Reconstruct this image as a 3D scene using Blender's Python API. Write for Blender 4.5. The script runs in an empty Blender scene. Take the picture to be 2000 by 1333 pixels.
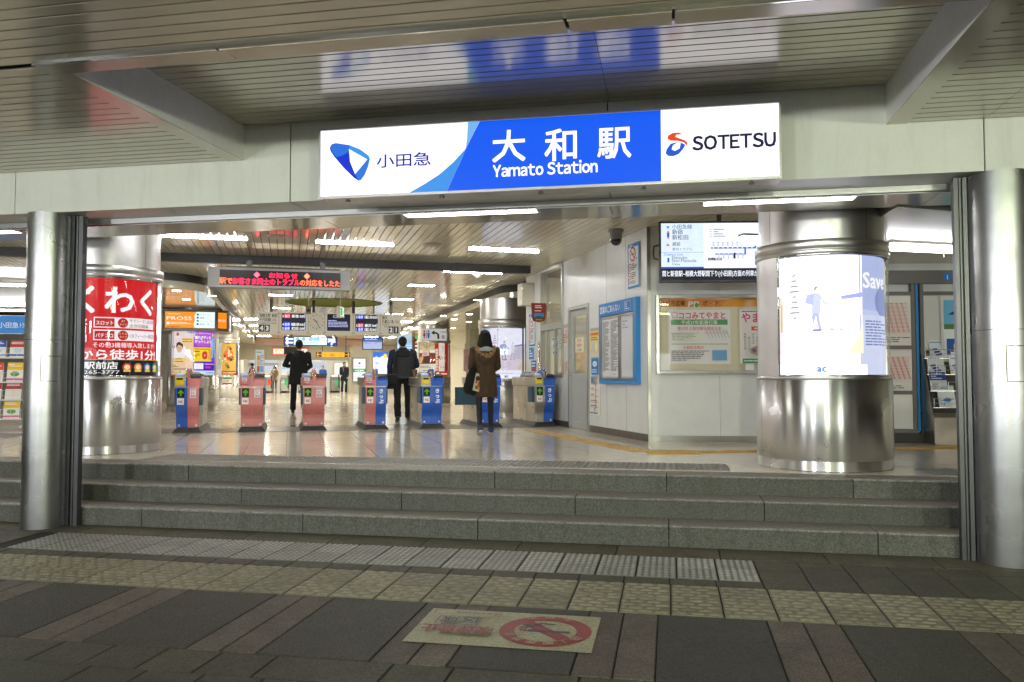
import bpy, bmesh, math, random
from mathutils import Vector, Matrix, noise
random.seed(7)
R = math.radians
SC = bpy.context.scene
COL = SC.collection

# ------------------------------------------------------------------ camera, world, light
YAW, PITCH, ROLL, FPX, CAMH = R(11.006), R(2.5), R(0.043), 1600.1, 1.40
cam_d = bpy.data.cameras.new('camera'); cam = bpy.data.objects.new('camera', cam_d); COL.objects.link(cam)
cam_d.sensor_fit = 'HORIZONTAL'; cam_d.sensor_width = 36.0; cam_d.lens = 36.0 * FPX / 2000.0
cam_d.clip_start = 0.05; cam_d.clip_end = 500
cam.location = (0, 0, CAMH)
cam.rotation_euler = (Matrix.Rotation(YAW, 3, 'Z') @ Matrix.Rotation(R(90) + PITCH, 3, 'X') @ Matrix.Rotation(-ROLL, 3, 'Z')).to_euler()
SC.camera = cam

W = bpy.data.worlds.new("World"); SC.world = W; W.use_nodes = True
nt = W.node_tree
sky = nt.nodes.new('ShaderNodeTexSky'); sky.sky_type = 'NISHITA'; sky.sun_disc = False
sky.sun_elevation = R(12); sky.sun_rotation = R(200)
bg = nt.nodes['Background']; bg.inputs['Strength'].default_value = 0.004
nt.links.new(sky.outputs[0], bg.inputs['Color'])
sun_d = bpy.data.lights.new('sun', 'SUN'); sun_d.energy = 0.02; sun_d.angle = R(12); sun_d.color = (1, .95, .88)
sun = bpy.data.objects.new('sun', sun_d); COL.objects.link(sun); sun.location = (4, -10, 20)
sun.rotation_euler = (R(78), 0, R(-20))

SC.view_settings.view_transform = 'Standard'; SC.view_settings.look = 'None'
SC.view_settings.exposure = 0.0; SC.view_settings.gamma = 1.0
SC.render.engine = 'CYCLES'
cy = SC.cycles
cy.use_denoising = True
try: cy.denoiser = 'OPENIMAGEDENOISE'
except Exception: pass
cy.max_bounces = 7; cy.diffuse_bounces = 4; cy.glossy_bounces = 4; cy.transmission_bounces = 6; cy.transparent_max_bounces = 8
cy.sample_clamp_indirect = 8.0; cy.caustics_reflective = False; cy.caustics_refractive = False
cy.use_adaptive_sampling = False

# ------------------------------------------------------------------ frames
TH = R(26.3)                                        # the concourse is turned 26.3 degrees from the facade
EU = Vector((math.cos(TH), math.sin(TH), 0)); EV = Vector((-math.sin(TH), math.cos(TH), 0))
FZ = 0.494                                          # concourse floor above the foot of the steps
CEIL = 3.50
def I(u, v, z=0.0): return EU * u + EV * v + Vector((0, 0, z))
MI = Matrix.Rotation(TH, 4, 'Z')
_cm = cam.rotation_euler.to_matrix(); _cc = Vector((0, 0, CAMH))
def ray(px, py): return _cm @ Vector(((px - 1000) / FPX, -(py - 666.5) / FPX, -1.0))
def onplane(px, py, n, c):
    d = ray(px, py); n = Vector(n); return _cc + d * ((c - n.dot(_cc)) / n.dot(d))
def on_v(px, py, v):
    p = onplane(px, py, EV, v); return p.dot(EU), p.z
def on_u(px, py, u):
    p = onplane(px, py, EU, u); return p.dot(EV), p.z
def on_y(px, py, y):
    p = onplane(px, py, (0, 1, 0), y); return p.x, p.z
def on_floor(px, py, z=FZ):
    p = onplane(px, py, (0, 0, 1), z); return p.dot(EU), p.dot(EV)

# ------------------------------------------------------------------ helpers
def lin(c):
    if isinstance(c, str):
        c = c.lstrip('#'); c = [int(c[i:i + 2], 16) / 255 for i in (0, 2, 4)]
    return tuple((x / 12.92 if x <= .04045 else ((x + .055) / 1.055) ** 2.4) for x in c[:3])
def tag(o, label=None, cat=None, group=None, kind=None):
    if label: o['label'] = label
    if cat: o['category'] = cat
    if group: o['group'] = group
    if kind: o['kind'] = kind
    return o
def thing(name, label, cat, loc=(0, 0, 0), rz=0.0, group=None):
    o = bpy.data.objects.new(name, None); COL.objects.link(o); o.empty_display_size = .1
    o.location = loc; o.rotation_euler = (0, 0, rz)
    return tag(o, label, cat, group, 'thing')
def copy_tree(o, parent=None):
    c = o.copy(); COL.objects.link(c)
    if parent: c.parent = parent
    for ch in list(o.children): copy_tree(ch, c)
    return c

class MB:
    """collects faces, then links them as ONE mesh object"""
    def __init__(s, M=None):
        s.v = []; s.f = []; s.m = []; s.c = []; s.sm = []; s.M = M or Matrix(); s.mi = 0; s.col = (1, 1, 1); s.smooth = False
    def add(s, vs, fs, smooth=None):
        o = len(s.v); s.v += [s.M @ Vector(p) for p in vs]
        for f in fs:
            s.f.append([o + i for i in f]); s.m.append(s.mi); s.c.append(s.col); s.sm.append(s.smooth if smooth is None else smooth)
    def box(s, x0, x1, y0, y1, z0, z1):
        s.add([(x0, y0, z0), (x1, y0, z0), (x1, y1, z0), (x0, y1, z0), (x0, y0, z1), (x1, y0, z1), (x1, y1, z1), (x0, y1, z1)],
              [(0, 3, 2, 1), (4, 5, 6, 7), (0, 1, 5, 4), (1, 2, 6, 5), (2, 3, 7, 6), (3, 0, 4, 7)], False)
    def bbox(s, x0, x1, y0, y1, z0, z1, b=.01):
        """box with chamfered edges"""
        xs = (x0, x0 + b, x1 - b, x1); ys = (y0, y0 + b, y1 - b, y1); zs = (z0, z0 + b, z1 - b, z1)
        bm = bmesh.new(); bmesh.ops.create_cube(bm, size=1)
        for v in bm.verts: v.co = Vector(((x0 + x1) / 2 + v.co.x * (x1 - x0), (y0 + y1) / 2 + v.co.y * (y1 - y0), (z0 + z1) / 2 + v.co.z * (z1 - z0)))
        bmesh.ops.bevel(bm, geom=bm.edges[:], offset=b, segments=2, affect='EDGES', profile=.5)
        bm.verts.index_update()
        s.add([v.co[:] for v in bm.verts], [[v.index for v in f.verts] for f in bm.faces], False); bm.free()
    def quad(s, a, b, c, d): s.add([a, b, c, d], [(0, 1, 2, 3)])
    def prism(s, pts, a, b, axis='z'):
        """polygon pts (2D, ccw) pushed from a to b along axis"""
        def P(p, t):
            if axis == 'z': return (p[0], p[1], t)
            if axis == 'y': return (p[0], t, p[1])
            return (t, p[0], p[1])
        n = len(pts)
        s.add([P(p, a) for p in pts] + [P(p, b) for p in pts],
              [list(range(n))[::-1], list(range(n, 2 * n))] + [(i, (i + 1) % n, n + (i + 1) % n, n + i) for i in range(n)], False)
    def lathe(s, prof, n=48, a0=0.0, a1=2 * math.pi, caps=True, cx=0, cy=0, smooth=True):
        """prof: list of (r, z)"""
        full = abs(a1 - a0 - 2 * math.pi) < 1e-6; k = n if full else n + 1
        vs = []
        for r, z in prof:
            for i in range(k):
                a = a0 + (a1 - a0) * i / n; vs.append((cx + r * math.cos(a), cy + r * math.sin(a), z))
        fs = []
        for j in range(len(prof) - 1):
            for i in range(n):
                i2 = (i + 1) % k; fs.append((j * k + i, j * k + i2, (j + 1) * k + i2, (j + 1) * k + i))
        s.add(vs, fs, smooth)
        if caps and full:
            s.add([vs[i] for i in range(k)], [list(range(k))[::-1]], False)
            s.add([vs[(len(prof) - 1) * k + i] for i in range(k)], [list(range(k))], False)
    def cyl(s, p, q, r, r2=None, n=12, smooth=True):
        s.tube([p, q], [r, r if r2 is None else r2], n, smooth)
    def tube(s, path, rad, n=10, smooth=True, squash=1.0, up=(0, 0, 1), rnd=False):
        path = [Vector(p) for p in path]; N = len(path)
        if not isinstance(rad, (list, tuple)): rad = [rad] * N
        if rnd:
            d0 = (path[0] - path[1]).normalized(); d1 = (path[-1] - path[-2]).normalized()
            r0 = rad[0] if not isinstance(rad[0], tuple) else min(rad[0]); r1 = rad[-1] if not isinstance(rad[-1], tuple) else min(rad[-1])
            def sc(r, k): return tuple(x * k for x in r) if isinstance(r, tuple) else r * k
            path = [path[0] + d0 * r0 * .9, path[0] + d0 * r0 * .6] + path + [path[-1] + d1 * r1 * .6, path[-1] + d1 * r1 * .9]
            rad = [sc(rad[0], .4), sc(rad[0], .8)] + list(rad) + [sc(rad[-1], .8), sc(rad[-1], .4)]; N = len(path)
        vs = []; U = Vector(up)
        for i, p in enumerate(path):
            t = (path[min(i + 1, N - 1)] - path[max(i - 1, 0)]).normalized()
            a = t.cross(U)
            if a.length < .05: a = t.cross(Vector((0, 1, 0)))
            a.normalize(); b = a.cross(t).normalized()
            ra, rb = rad[i] if isinstance(rad[i], tuple) else (rad[i], rad[i] * squash)
            for k in range(n):
                w = 2 * math.pi * k / n; vs.append(p + a * (ra * math.cos(w)) + b * (rb * math.sin(w)))
        fs = []
        for i in range(N - 1):
            for k in range(n):
                k2 = (k + 1) % n; fs.append((i * n + k, i * n + k2, (i + 1) * n + k2, (i + 1) * n + k))
        s.add(vs, fs, smooth)
        s.add(vs[:n], [list(range(n))[::-1]], False); s.add(vs[-n:], [list(range(n))], False)
    def ell(s, c, r, n=16, m=10, M=None):
        vs = []; fs = []; c = Vector(c)
        for j in range(m + 1):
            t = math.pi * j / m
            for i in range(n):
                a = 2 * math.pi * i / n
                p = Vector((r[0] * math.sin(t) * math.cos(a), r[1] * math.sin(t) * math.sin(a), r[2] * math.cos(t)))
                if M: p = M @ p
                vs.append(c + p)
        for j in range(m):
            for i in range(n):
                i2 = (i + 1) % n; fs.append((j * n + i, (j + 1) * n + i, (j + 1) * n + i2, j * n + i2))
        s.add(vs, fs, True)
    def mesh(s, name, mats):
        me = bpy.data.meshes.new(name); me.from_pydata([tuple(v) for v in s.v], [], s.f)
        for m in (mats if isinstance(mats, (list, tuple)) else [mats]): me.materials.append(m)
        me.polygons.foreach_set('material_index', s.m); me.polygons.foreach_set('use_smooth', s.sm)
        ca = me.color_attributes.new('col', 'FLOAT_COLOR', 'CORNER')
        buf = []
        for f, c in zip(s.f, s.c): buf += (list(c) + [1.0]) * len(f)
        ca.data.foreach_set('color', buf); me.update(); me.validate()
        return me
    def build(s, name, mats, parent=None, label=None, weld=False):
        me = s.mesh(name, mats)
        if weld:
            bm = bmesh.new(); bm.from_mesh(me); bmesh.ops.remove_doubles(bm, verts=bm.verts[:], dist=1e-5); bmesh.ops.recalc_face_normals(bm, faces=bm.faces[:]); bm.to_mesh(me); bm.free()
        o = bpy.data.objects.new(name, me); COL.objects.link(o)
        if parent: o.parent = parent
        if label: o['label'] = label
        return o
def struct(o, label=None):
    o['kind'] = 'structure'
    if label: o['label'] = label
    return o

# ------------------------------------------------------------------ materials
def newmat(name):
    m = bpy.data.materials.new(name); m.use_nodes = True
    n = m.node_tree.nodes; l = m.node_tree.links; return m, n, l, n['Principled BSDF']
def N(n, t, **kw):
    x = n.new(t)
    for k, v in kw.items():
        if k in x.inputs: x.inputs[k].default_value = v
        else: setattr(x, k, v)
    return x
def mat(name, col, rough=.5, metal=0.0, spec=.5, var=.08, scale=8.0, bump=0.0, bscale=60.0, attr=False, coat=0.0, rvar=.0, wob=0.0, wscale=2.0, dirt=0.0, dscale=3.0, dcol=(.02, .018, .014), stretch=None, ior=None):
    """painted / stone / plastic surface: base colour with noise variation, optional dirt blotches, bump and waviness"""
    m, n, l, b = newmat(name)
    co = n.new('ShaderNodeTexCoord').outputs['Object']
    if stretch:
        mp = N(n, 'ShaderNodeMapping'); mp.inputs['Scale'].default_value = stretch; l.new(co, mp.inputs[0]); co = mp.outputs[0]
    c3 = lin(col) if (isinstance(col, str)) else col
    if attr:
        src = N(n, 'ShaderNodeAttribute', attribute_name='col').outputs['Color']
    else:
        rgb = n.new('ShaderNodeRGB'); rgb.outputs[0].default_value = (*c3, 1); src = rgb.outputs[0]
    if var:
        tx = N(n, 'ShaderNodeTexNoise', Scale=scale, Detail=6.0, Roughness=.65); l.new(co, tx.inputs['Vector'])
        mr = N(n, 'ShaderNodeMapRange'); mr.inputs[1].default_value = .3; mr.inputs[2].default_value = .7; mr.inputs[3].default_value = 1 - var; mr.inputs[4].default_value = 1 + var
        l.new(tx.outputs['Fac'], mr.inputs[0])
        mx = N(n, 'ShaderNodeMix', data_type='RGBA', blend_type='MULTIPLY'); mx.inputs[0].default_value = 1
        l.new(src, mx.inputs[6]); l.new(mr.outputs[0], mx.inputs[7]); src = mx.outputs[2]
    if dirt:
        t2 = N(n, 'ShaderNodeTexNoise', Scale=dscale, Detail=8.0, Roughness=.72); l.new(co, t2.inputs['Vector'])
        rp = N(n, 'ShaderNodeMapRange'); rp.inputs[1].default_value = .5; rp.inputs[2].default_value = .72; rp.inputs[3].default_value = 0; rp.inputs[4].default_value = dirt
        l.new(t2.outputs['Fac'], rp.inputs[0])
        mx = N(n, 'ShaderNodeMix', data_type='RGBA'); l.new(rp.outputs[0], mx.inputs[0]); l.new(src, mx.inputs[6]); mx.inputs[7].default_value = (*dcol, 1); src = mx.outputs[2]
    l.new(src, b.inputs['Base Color'])
    b.inputs['Roughness'].default_value = rough; b.inputs['Metallic'].default_value = metal
    b.inputs['Specular IOR Level'].default_value = spec
    if ior: b.inputs['IOR'].default_value = ior
    if coat: b.inputs['Coat Weight'].default_value = coat; b.inputs['Coat Roughness'].default_value = .06
    if rvar:
        t3 = N(n, 'ShaderNodeTexNoise', Scale=scale * .6, Detail=5.0); l.new(co, t3.inputs['Vector'])
        m3 = N(n, 'ShaderNodeMapRange'); m3.inputs[1].default_value = .3; m3.inputs[2].default_value = .7; m3.inputs[3].default_value = max(.02, rough - rvar); m3.inputs[4].default_value = rough + rvar
        l.new(t3.outputs['Fac'], m3.inputs[0]); l.new(m3.outputs[0], b.inputs['Roughness'])
    nrm = None
    if wob:
        t4 = N(n, 'ShaderNodeTexNoise', Scale=wscale, Detail=1.0); l.new(co, t4.inputs['Vector'])
        b4 = N(n, 'ShaderNodeBump', Strength=1.0, Distance=wob); l.new(t4.outputs['Fac'], b4.inputs['Height']); nrm = b4.outputs[0]
    if bump:
        t5 = N(n, 'ShaderNodeTexNoise', Scale=bscale, Detail=4.0, Roughness=.6); l.new(co, t5.inputs['Vector'])
        b5 = N(n, 'ShaderNodeBump', Strength=1.0, Distance=bump); l.new(t5.outputs['Fac'], b5.inputs['Height'])
        if nrm: l.new(nrm, b5.inputs['Normal'])
        nrm = b5.outputs[0]
    if nrm: l.new(nrm, b.inputs['Normal'])
    return m
def steel(name, col=(.62, .62, .60), rough=.28, aniso=.7, horiz=True, smudge=.10, wob=.0008, streak=0.0):
    """brushed stainless steel"""
    m, n, l, b = newmat(name)
    tc = n.new('ShaderNodeTexCoord'); co = tc.outputs['Object']
    mp = N(n, 'ShaderNodeMapping'); mp.inputs['Scale'].default_value = (6, 6, 160) if horiz else (160, 160, 4); l.new(co, mp.inputs[0])
    t = N(n, 'ShaderNodeTexNoise', Scale=2.0, Detail=4.0); l.new(mp.outputs[0], t.inputs['Vector'])
    t2 = N(n, 'ShaderNodeTexNoise', Scale=2.3, Detail=2.5, Roughness=.5); l.new(co, t2.inputs['Vector'])
    mr = N(n, 'ShaderNodeMapRange'); mr.inputs[1].default_value = .3; mr.inputs[2].default_value = .75; mr.inputs[3].default_value = 1 + smudge; mr.inputs[4].default_value = 1 - 1.6 * smudge
    l.new(t2.outputs['Fac'], mr.inputs[0])
    mx = N(n, 'ShaderNodeMix', data_type='RGBA', blend_type='MULTIPLY'); mx.inputs[0].default_value = 1
    mx.inputs[6].default_value = (*col, 1); l.new(mr.outputs[0], mx.inputs[7])
    l.new(mx.outputs[2], b.inputs['Base Color'])
    b.inputs['Metallic'].default_value = 1
    m2 = N(n, 'ShaderNodeMapRange'); m2.inputs[1].default_value = .25; m2.inputs[2].default_value = .75; m2.inputs[3].default_value = rough * .75; m2.inputs[4].default_value = rough * 1.35
    l.new(t2.outputs['Fac'], m2.inputs[0]); l.new(m2.outputs[0], b.inputs['Roughness'])
    b.inputs['Anisotropic'].default_value = aniso
    b.inputs['Anisotropic Rotation'].default_value = .25 if horiz else 0.0
    tg = N(n, 'ShaderNodeTangent', direction_type='RADIAL', axis='Z'); l.new(tg.outputs[0], b.inputs['Tangent'])
    b1 = N(n, 'ShaderNodeBump', Strength=.07, Distance=.0003); l.new(t.outputs['Fac'], b1.inputs['Height'])
    t3 = N(n, 'ShaderNodeTexNoise', Scale=2.6, Detail=2.0); l.new(co, t3.inputs['Vector'])
    b2 = N(n, 'ShaderNodeBump', Strength=1.0, Distance=wob * 4); l.new(t3.outputs['Fac'], b2.inputs['Height']); l.new(b2.outputs[0], b1.inputs['Normal'])
    l.new(b2.outputs[0], b.inputs['Normal'])
    return m
def emit(name, col, strength, attr=False, mottle=True):
    """things that give off light: tubes, screens, backlit sign faces"""
    m, n, l, b = newmat(name)
    b.inputs['Base Color'].default_value = (.012, .012, .012, 1); b.inputs['Roughness'].default_value = .3; b.inputs['Specular IOR Level'].default_value = .12
    if attr and not mottle:
        a = N(n, 'ShaderNodeAttribute', attribute_name='col'); l.new(a.outputs['Color'], b.inputs['Emission Color'])
    elif attr:
        a = N(n, 'ShaderNodeAttribute', attribute_name='col'); co = n.new('ShaderNodeTexCoord').outputs['Object']
        t = N(n, 'ShaderNodeTexNoise', Scale=9.0, Detail=8.0, Roughness=.7); l.new(co, t.inputs['Vector'])         # mottled ink
        r = N(n, 'ShaderNodeMapRange'); r.inputs[1].default_value = .3; r.inputs[2].default_value = .7; r.inputs[3].default_value = .93; r.inputs[4].default_value = 1.05; l.new(t.outputs['Fac'], r.inputs[0])
        mx = N(n, 'ShaderNodeMix', data_type='RGBA', blend_type='MULTIPLY'); mx.inputs[0].default_value = 1; l.new(a.outputs['Color'], mx.inputs[6]); l.new(r.outputs[0], mx.inputs[7]); l.new(mx.outputs[2], b.inputs['Emission Color'])
    else:
        b.inputs['Emission Color'].default_value = (*(lin(col) if isinstance(col, str) else col), 1)
    b.inputs['Emission Strength'].default_value = strength
    return m
def glassm(name, tint=(1, 1, 1), refl=.06, rough=.02):
    m, n, l, b = newmat(name)
    out = [x for x in n if x.type == 'OUTPUT_MATERIAL'][0]
    tr = n.new('ShaderNodeBsdfTransparent'); tr.inputs[0].default_value = (*tint, 1)
    gl = n.new('ShaderNodeBsdfGlossy'); gl.inputs['Roughness'].default_value = rough
    fr = n.new('ShaderNodeFresnel'); ge = n.new('ShaderNodeNewGeometry'); mr = N(n, 'ShaderNodeMapRange'); mr.inputs[3].default_value = 1.5; mr.inputs[4].default_value = 1 / 1.5; l.new(ge.outputs['Backfacing'], mr.inputs[0]); l.new(mr.outputs[0], fr.inputs[0])
    ms = n.new('ShaderNodeMixShader'); l.new(fr.outputs[0], ms.inputs[0]); l.new(tr.outputs[0], ms.inputs[1]); l.new(gl.outputs[0], ms.inputs[2])
    l.new(ms.outputs[0], out.inputs[0]); n.remove(b)
    return m

# ------------------------------------------------------------------ print: flat artwork built as coloured faces
_tcache = {}
def text_mesh(s, bold=0.0, space=1.0, vertical=False):
    k = (s, bold, space)
    if k in _tcache: return _tcache[k]
    cu = bpy.data.curves.new('txt', 'FONT'); cu.body = s; cu.size = 1.0; cu.offset = bold; cu.resolution_u = 2; cu.space_character = space
    cu.align_x = 'LEFT'
    ob = bpy.data.objects.new('txt', cu)
    me = ob.to_mesh()
    vs = [(v.co.x, v.co.y) for v in me.vertices]; fs = [list(p.vertices) for p in me.polygons]
    ob.to_mesh_clear(); bpy.data.objects.remove(ob); bpy.data.curves.remove(cu)
    xs = [v[0] for v in vs] or [0]; ys = [v[1] for v in vs] or [0]
    _tcache[k] = (vs, fs, min(xs), max(xs), min(ys), max(ys)); return _tcache[k]

def sans_mesh(s, bold=0.0, gap=.075):
    """latin words set glyph by glyph in the grotesque full-width forms"""
    k = (s, bold, 'sans')
    if k in _tcache: return _tcache[k]
    V = []; F = []; x = 0.0
    for ch in s:
        if ch == ' ': x += .26; continue
        vs, fs, x0, x1, y0, y1 = text_mesh(chr(ord(ch) + 0xFEE0), bold)
        o = len(V); V += [(a - x0 + x, b) for a, b in vs]; F += [[o + i for i in f] for f in fs]; x += x1 - x0 + gap
    ys = [v[1] for v in V]
    _tcache[k] = (V, F, 0, x - gap, min(ys), max(ys)); return _tcache[k]

class Art:
    """a printed sheet w x h; everything on it is a coloured polygon on its own thin layer"""
    EPS = .0012
    def __init__(s, w, h, bg=None, seed=1):
        s.w, s.h = w, h; s.bm = bmesh.new(); s.cl = s.bm.faces.layers.int.new('ci'); s.pal = []; s.n = 0; s.r = random.Random(seed)
        if bg: s.rect(0, 0, w, h, bg)
    def _ci(s, c):
        c = lin(c) if isinstance(c, str) else c
        if c not in s.pal: s.pal.append(c)
        return s.pal.index(c)
    def poly(s, pts, c, layer=None):
        if layer is None: s.n += 1; layer = s.n
        vs = [s.bm.verts.new((x, y, layer * s.EPS)) for x, y in pts]
        f = s.bm.faces.new(vs); f.normal_update()
        if f.normal.z < 0: f.normal_flip()
        f[s.cl] = s._ci(c)
        if len(pts) > 4: bmesh.ops.triangulate(s.bm, faces=[f])
    def rect(s, x0, y0, x1, y1, c, layer=None): s.poly([(x0, y0), (x1, y0), (x1, y1), (x0, y1)], c, layer)
    def frame(s, x0, y0, x1, y1, t, c):
        s.n += 1; L = s.n
        for a in ((x0, y0, x1, y0 + t), (x0, y1 - t, x1, y1), (x0, y0 + t, x0 + t, y1 - t), (x1 - t, y0 + t, x1, y1 - t)): s.rect(*a, c, L)
    def disc(s, x, y, r, c, n=28, ry=None):
        ry = ry or r; s.poly([(x + r * math.cos(2 * math.pi * i / n), y + ry * math.sin(2 * math.pi * i / n)) for i in range(n)], c)
    def ring(s, x, y, r, t, c, n=36):
        s.n += 1; L = s.n
        for i in range(n):
            a, b = 2 * math.pi * i / n, 2 * math.pi * (i + 1) / n
            s.poly([(x + r * math.cos(a), y + r * math.sin(a)), (x + r * math.cos(b), y + r * math.sin(b)), (x + (r - t) * math.cos(b), y + (r - t) * math.sin(b)), (x + (r - t) * math.cos(a), y + (r - t) * math.sin(a))], c, L)
    def text(s, t, x, y, size, c, al='l', bold=0.0, maxw=None, sx=1.0, space=1.0, rot=0.0, skew=0.0, fw=None, sans=False):
        """size = height of a kanji-sized glyph box"""
        fat = bold; bold = 0.0
        vs, fs, x0, x1, y0, y1 = sans_mesh(t, bold) if sans else text_mesh(t, bold, space)
        if not fs: return
        k = size / .93
        kx = k * sx
        if maxw and (x1 - x0) * kx > maxw: kx = maxw / (x1 - x0)
        if fw: kx = fw / (x1 - x0)
        w = (x1 - x0) * kx; ox = x - (0 if al == 'l' else w / 2 if al == 'c' else w)
        s.n += 1; ci = s._ci(c); cr, sr = math.cos(rot), math.sin(rot)
        o_ = fat * k * 1.0                                               # heavier weights: the word laid down a few times, a hair apart
        sh = [(0, 0)] if fat < .004 else ([(-o_, 0), (o_, 0)] if size < .07 else [(-o_, -o_), (o_, -o_), (-o_, o_), (o_, o_)])
        for q, (hx, hy) in enumerate(sh):
            L = s.n + q * .12; bv = []
            for a, b in vs:
                X = ox + (a - x0) * kx + skew * b * k + hx; Y = y + b * k + hy
                dx, dy = X - x, Y - y
                bv.append(s.bm.verts.new((x + dx * cr - dy * sr, y + dx * sr + dy * cr, L * s.EPS)))
            for f in fs:
                try: g = s.bm.faces.new([bv[i] for i in f]); g[s.cl] = ci
                except ValueError: pass
    def vtext(s, t, x, y, size, c, bold=0.0, pitch=1.08):
        for i, ch in enumerate(t): s.text(ch, x, y - i * size * pitch, size, c, 'c', bold)
    def lines(s, x0, y0, x1, y1, rows, c, fill=.8, t=.5):
        """rows of print far too small to read"""
        s.n += 1; L = s.n; p = (y1 - y0) / rows
        for i in range(rows):
            y = y1 - (i + .5) * p; x = x0; xe = x0 + (x1 - x0) * (s.r.uniform(fill - .15, 1) if s.r.random() < .85 else .4)
            while x < xe:
                w = (x1 - x0) * s.r.uniform(.05, .16); s.rect(x, y - p * t / 2, min(x + w, xe), y + p * t / 2, c, L); x += w + (x1 - x0) * .018
    def arrow(s, x, y, sz, ang, c, t=.22, head=.5):
        pts = [(-.5, -t / 2), (.5 - head * .6, -t / 2), (.5 - head, -.5 + .02), (.5 - head + .24, -.5), (.5, 0), (.5 - head + .24, .5), (.5 - head, .5 - .02), (.5 - head * .6, t / 2), (-.5, t / 2)]
        ca, sa = math.cos(ang), math.sin(ang)
        s.poly([(x + sz * (a * ca - b * sa), y + sz * (a * sa + b * ca)) for a, b in pts], c)
    def build(s, name, m, parent=None, M=None, cyl=None, label=None, step=.05):
        """flat: sheet lies in local x,z at y=0 facing -y with its corner at the origin of M.
           cyl=(r, a_mid): wrapped round a vertical cylinder of radius r, centred on angle a_mid, seen from outside"""
        bm = s.bm
        if cyl:
            r, am = cyl; x = step
            while x < s.w:
                bmesh.ops.bisect_plane(bm, geom=bm.verts[:] + bm.edges[:] + bm.faces[:], plane_co=(x, 0, 0), plane_no=(1, 0, 0), dist=1e-6); x += step
        for v in bm.verts:
            x, y, z = v.co
            if cyl:
                a = am + (x - s.w / 2) / r; rr = r + z; p = Vector((rr * math.cos(a), rr * math.sin(a), y))
            else: p = Vector((x, -z, y))
            v.co = (M @ p) if M else p
        me = bpy.data.meshes.new(name); 
        cis = [f[s.cl] for f in bm.faces]; ls = [len(f.verts) for f in bm.faces]
        bm.to_mesh(me); bm.free(); me.materials.append(m)
        ca = me.color_attributes.new('col', 'FLOAT_COLOR', 'CORNER'); buf = []
        for c, k in zip(cis, ls): buf += (list(s.pal[c]) + [1.0]) * k
        ca.data.foreach_set('color', buf); me.update()
        o = bpy.data.objects.new(name, me); COL.objects.link(o)
        if parent: o.parent = parent
        if label: o['label'] = label
        return o
def T(x, y, z, rz=0.0): return Matrix.Translation((x, y, z)) @ Matrix.Rotation(rz, 4, 'Z')

STEEL = steel('brushed_steel'); STEELV = steel('upright_brushed_steel', (.44, .45, .455), .28, .45, False, .26, .0005)
STEELD = steel('dull_steel', (.42, .41, .38), .36, .5, True, .14)
CHROME = steel('polished_trim', (.72, .72, .71), .10, 0, True, .04)
ALU = mat('anodised_aluminium', (.46, .46, .45), .34, .9, var=.06)
DKMETAL = mat('dark_track_metal', (.05, .05, .05), .4, .6, var=.2)
BLACK = mat('black_plastic', (.012, .012, .013), .4, var=.15)
DKGREY = mat('dark_grey_paint', (.06, .06, .065), .5, var=.1)
GREYP = mat('grey_paint', (.30, .30, .30), .5, var=.06)
WHITEP = mat('white_paint', (.72, .72, .69), .42, var=.05)
CREAM = mat('cream_panel', (.66, .62, .50), .35, var=.06)
PAPER = mat('printed_sheet', (1, 1, 1), .55, attr=True, var=.0)
PAPERG = mat('printed_sheet_behind_cover', (1, 1, 1), .08, attr=True, var=.0)
LIT = emit('backlit_print', (1, 1, 1), 1.0, attr=True)
LIT2 = emit('strong_backlit_print', (1, 1, 1), 2.3, attr=True)
SCREEN = emit('screen_image', (1, 1, 1), 1.0, attr=True)
TUBE = emit('fluorescent_tube', (.96, .96, .97), 92.0)
GLASS = glassm('clear_glass')
# ------------------------------------------------------------------ pavement in front of the steps
SL, YS = 0.0178, 6.94
SHEAR = Matrix(((1, 0, 0, 0), (0, 1, 0, 0), (0, SL, 1, -SL * YS), (0, 0, 0, 1)))
M_JOINT = mat('joint_dirt', (.016, .014, .010), .9, var=.3)
M_SLAB = mat('paving_slab', (1, 1, 1), .62, attr=True, var=.30, scale=140, bump=.0025, bscale=240, dirt=.45, dscale=2.6, dcol=(.025, .021, .013), rvar=.12, spec=.35)
def spots(m, scale, thr, col, fac):
    n, l = m.node_tree.nodes, m.node_tree.links; b = n['Principled BSDF']; src = b.inputs['Base Color'].links[0].from_socket
    co = n.new('ShaderNodeTexCoord').outputs['Object']
    v = N(n, 'ShaderNodeTexVoronoi', Scale=scale, Randomness=1.0); l.new(co, v.inputs['Vector'])
    w = N(n, 'ShaderNodeTexNoise', Scale=30.0, Detail=3.0); l.new(co, w.inputs['Vector'])
    ad = N(n, 'ShaderNodeMath', operation='MULTIPLY_ADD'); l.new(w.outputs['Fac'], ad.inputs[0]); ad.inputs[1].default_value = .05; l.new(v.outputs['Distance'], ad.inputs[2])
    r = N(n, 'ShaderNodeMapRange'); r.inputs[1].default_value = thr; r.inputs[2].default_value = thr * .7; r.inputs[3].default_value = 0; r.inputs[4].default_value = fac; l.new(ad.outputs[0], r.inputs[0])
    mx = N(n, 'ShaderNodeMix', data_type='RGBA'); l.new(r.outputs[0], mx.inputs[0]); l.new(src, mx.inputs[6]); mx.inputs[7].default_value = (*col, 1); l.new(mx.outputs[2], b.inputs['Base Color'])
spots(M_SLAB, .8, .13, (.11, .105, .075), .45); spots(M_SLAB, 1.7, .085, (.14, .13, .10), .6); spots(M_SLAB, 2.1, .075, (.015, .014, .012), .7)
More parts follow.
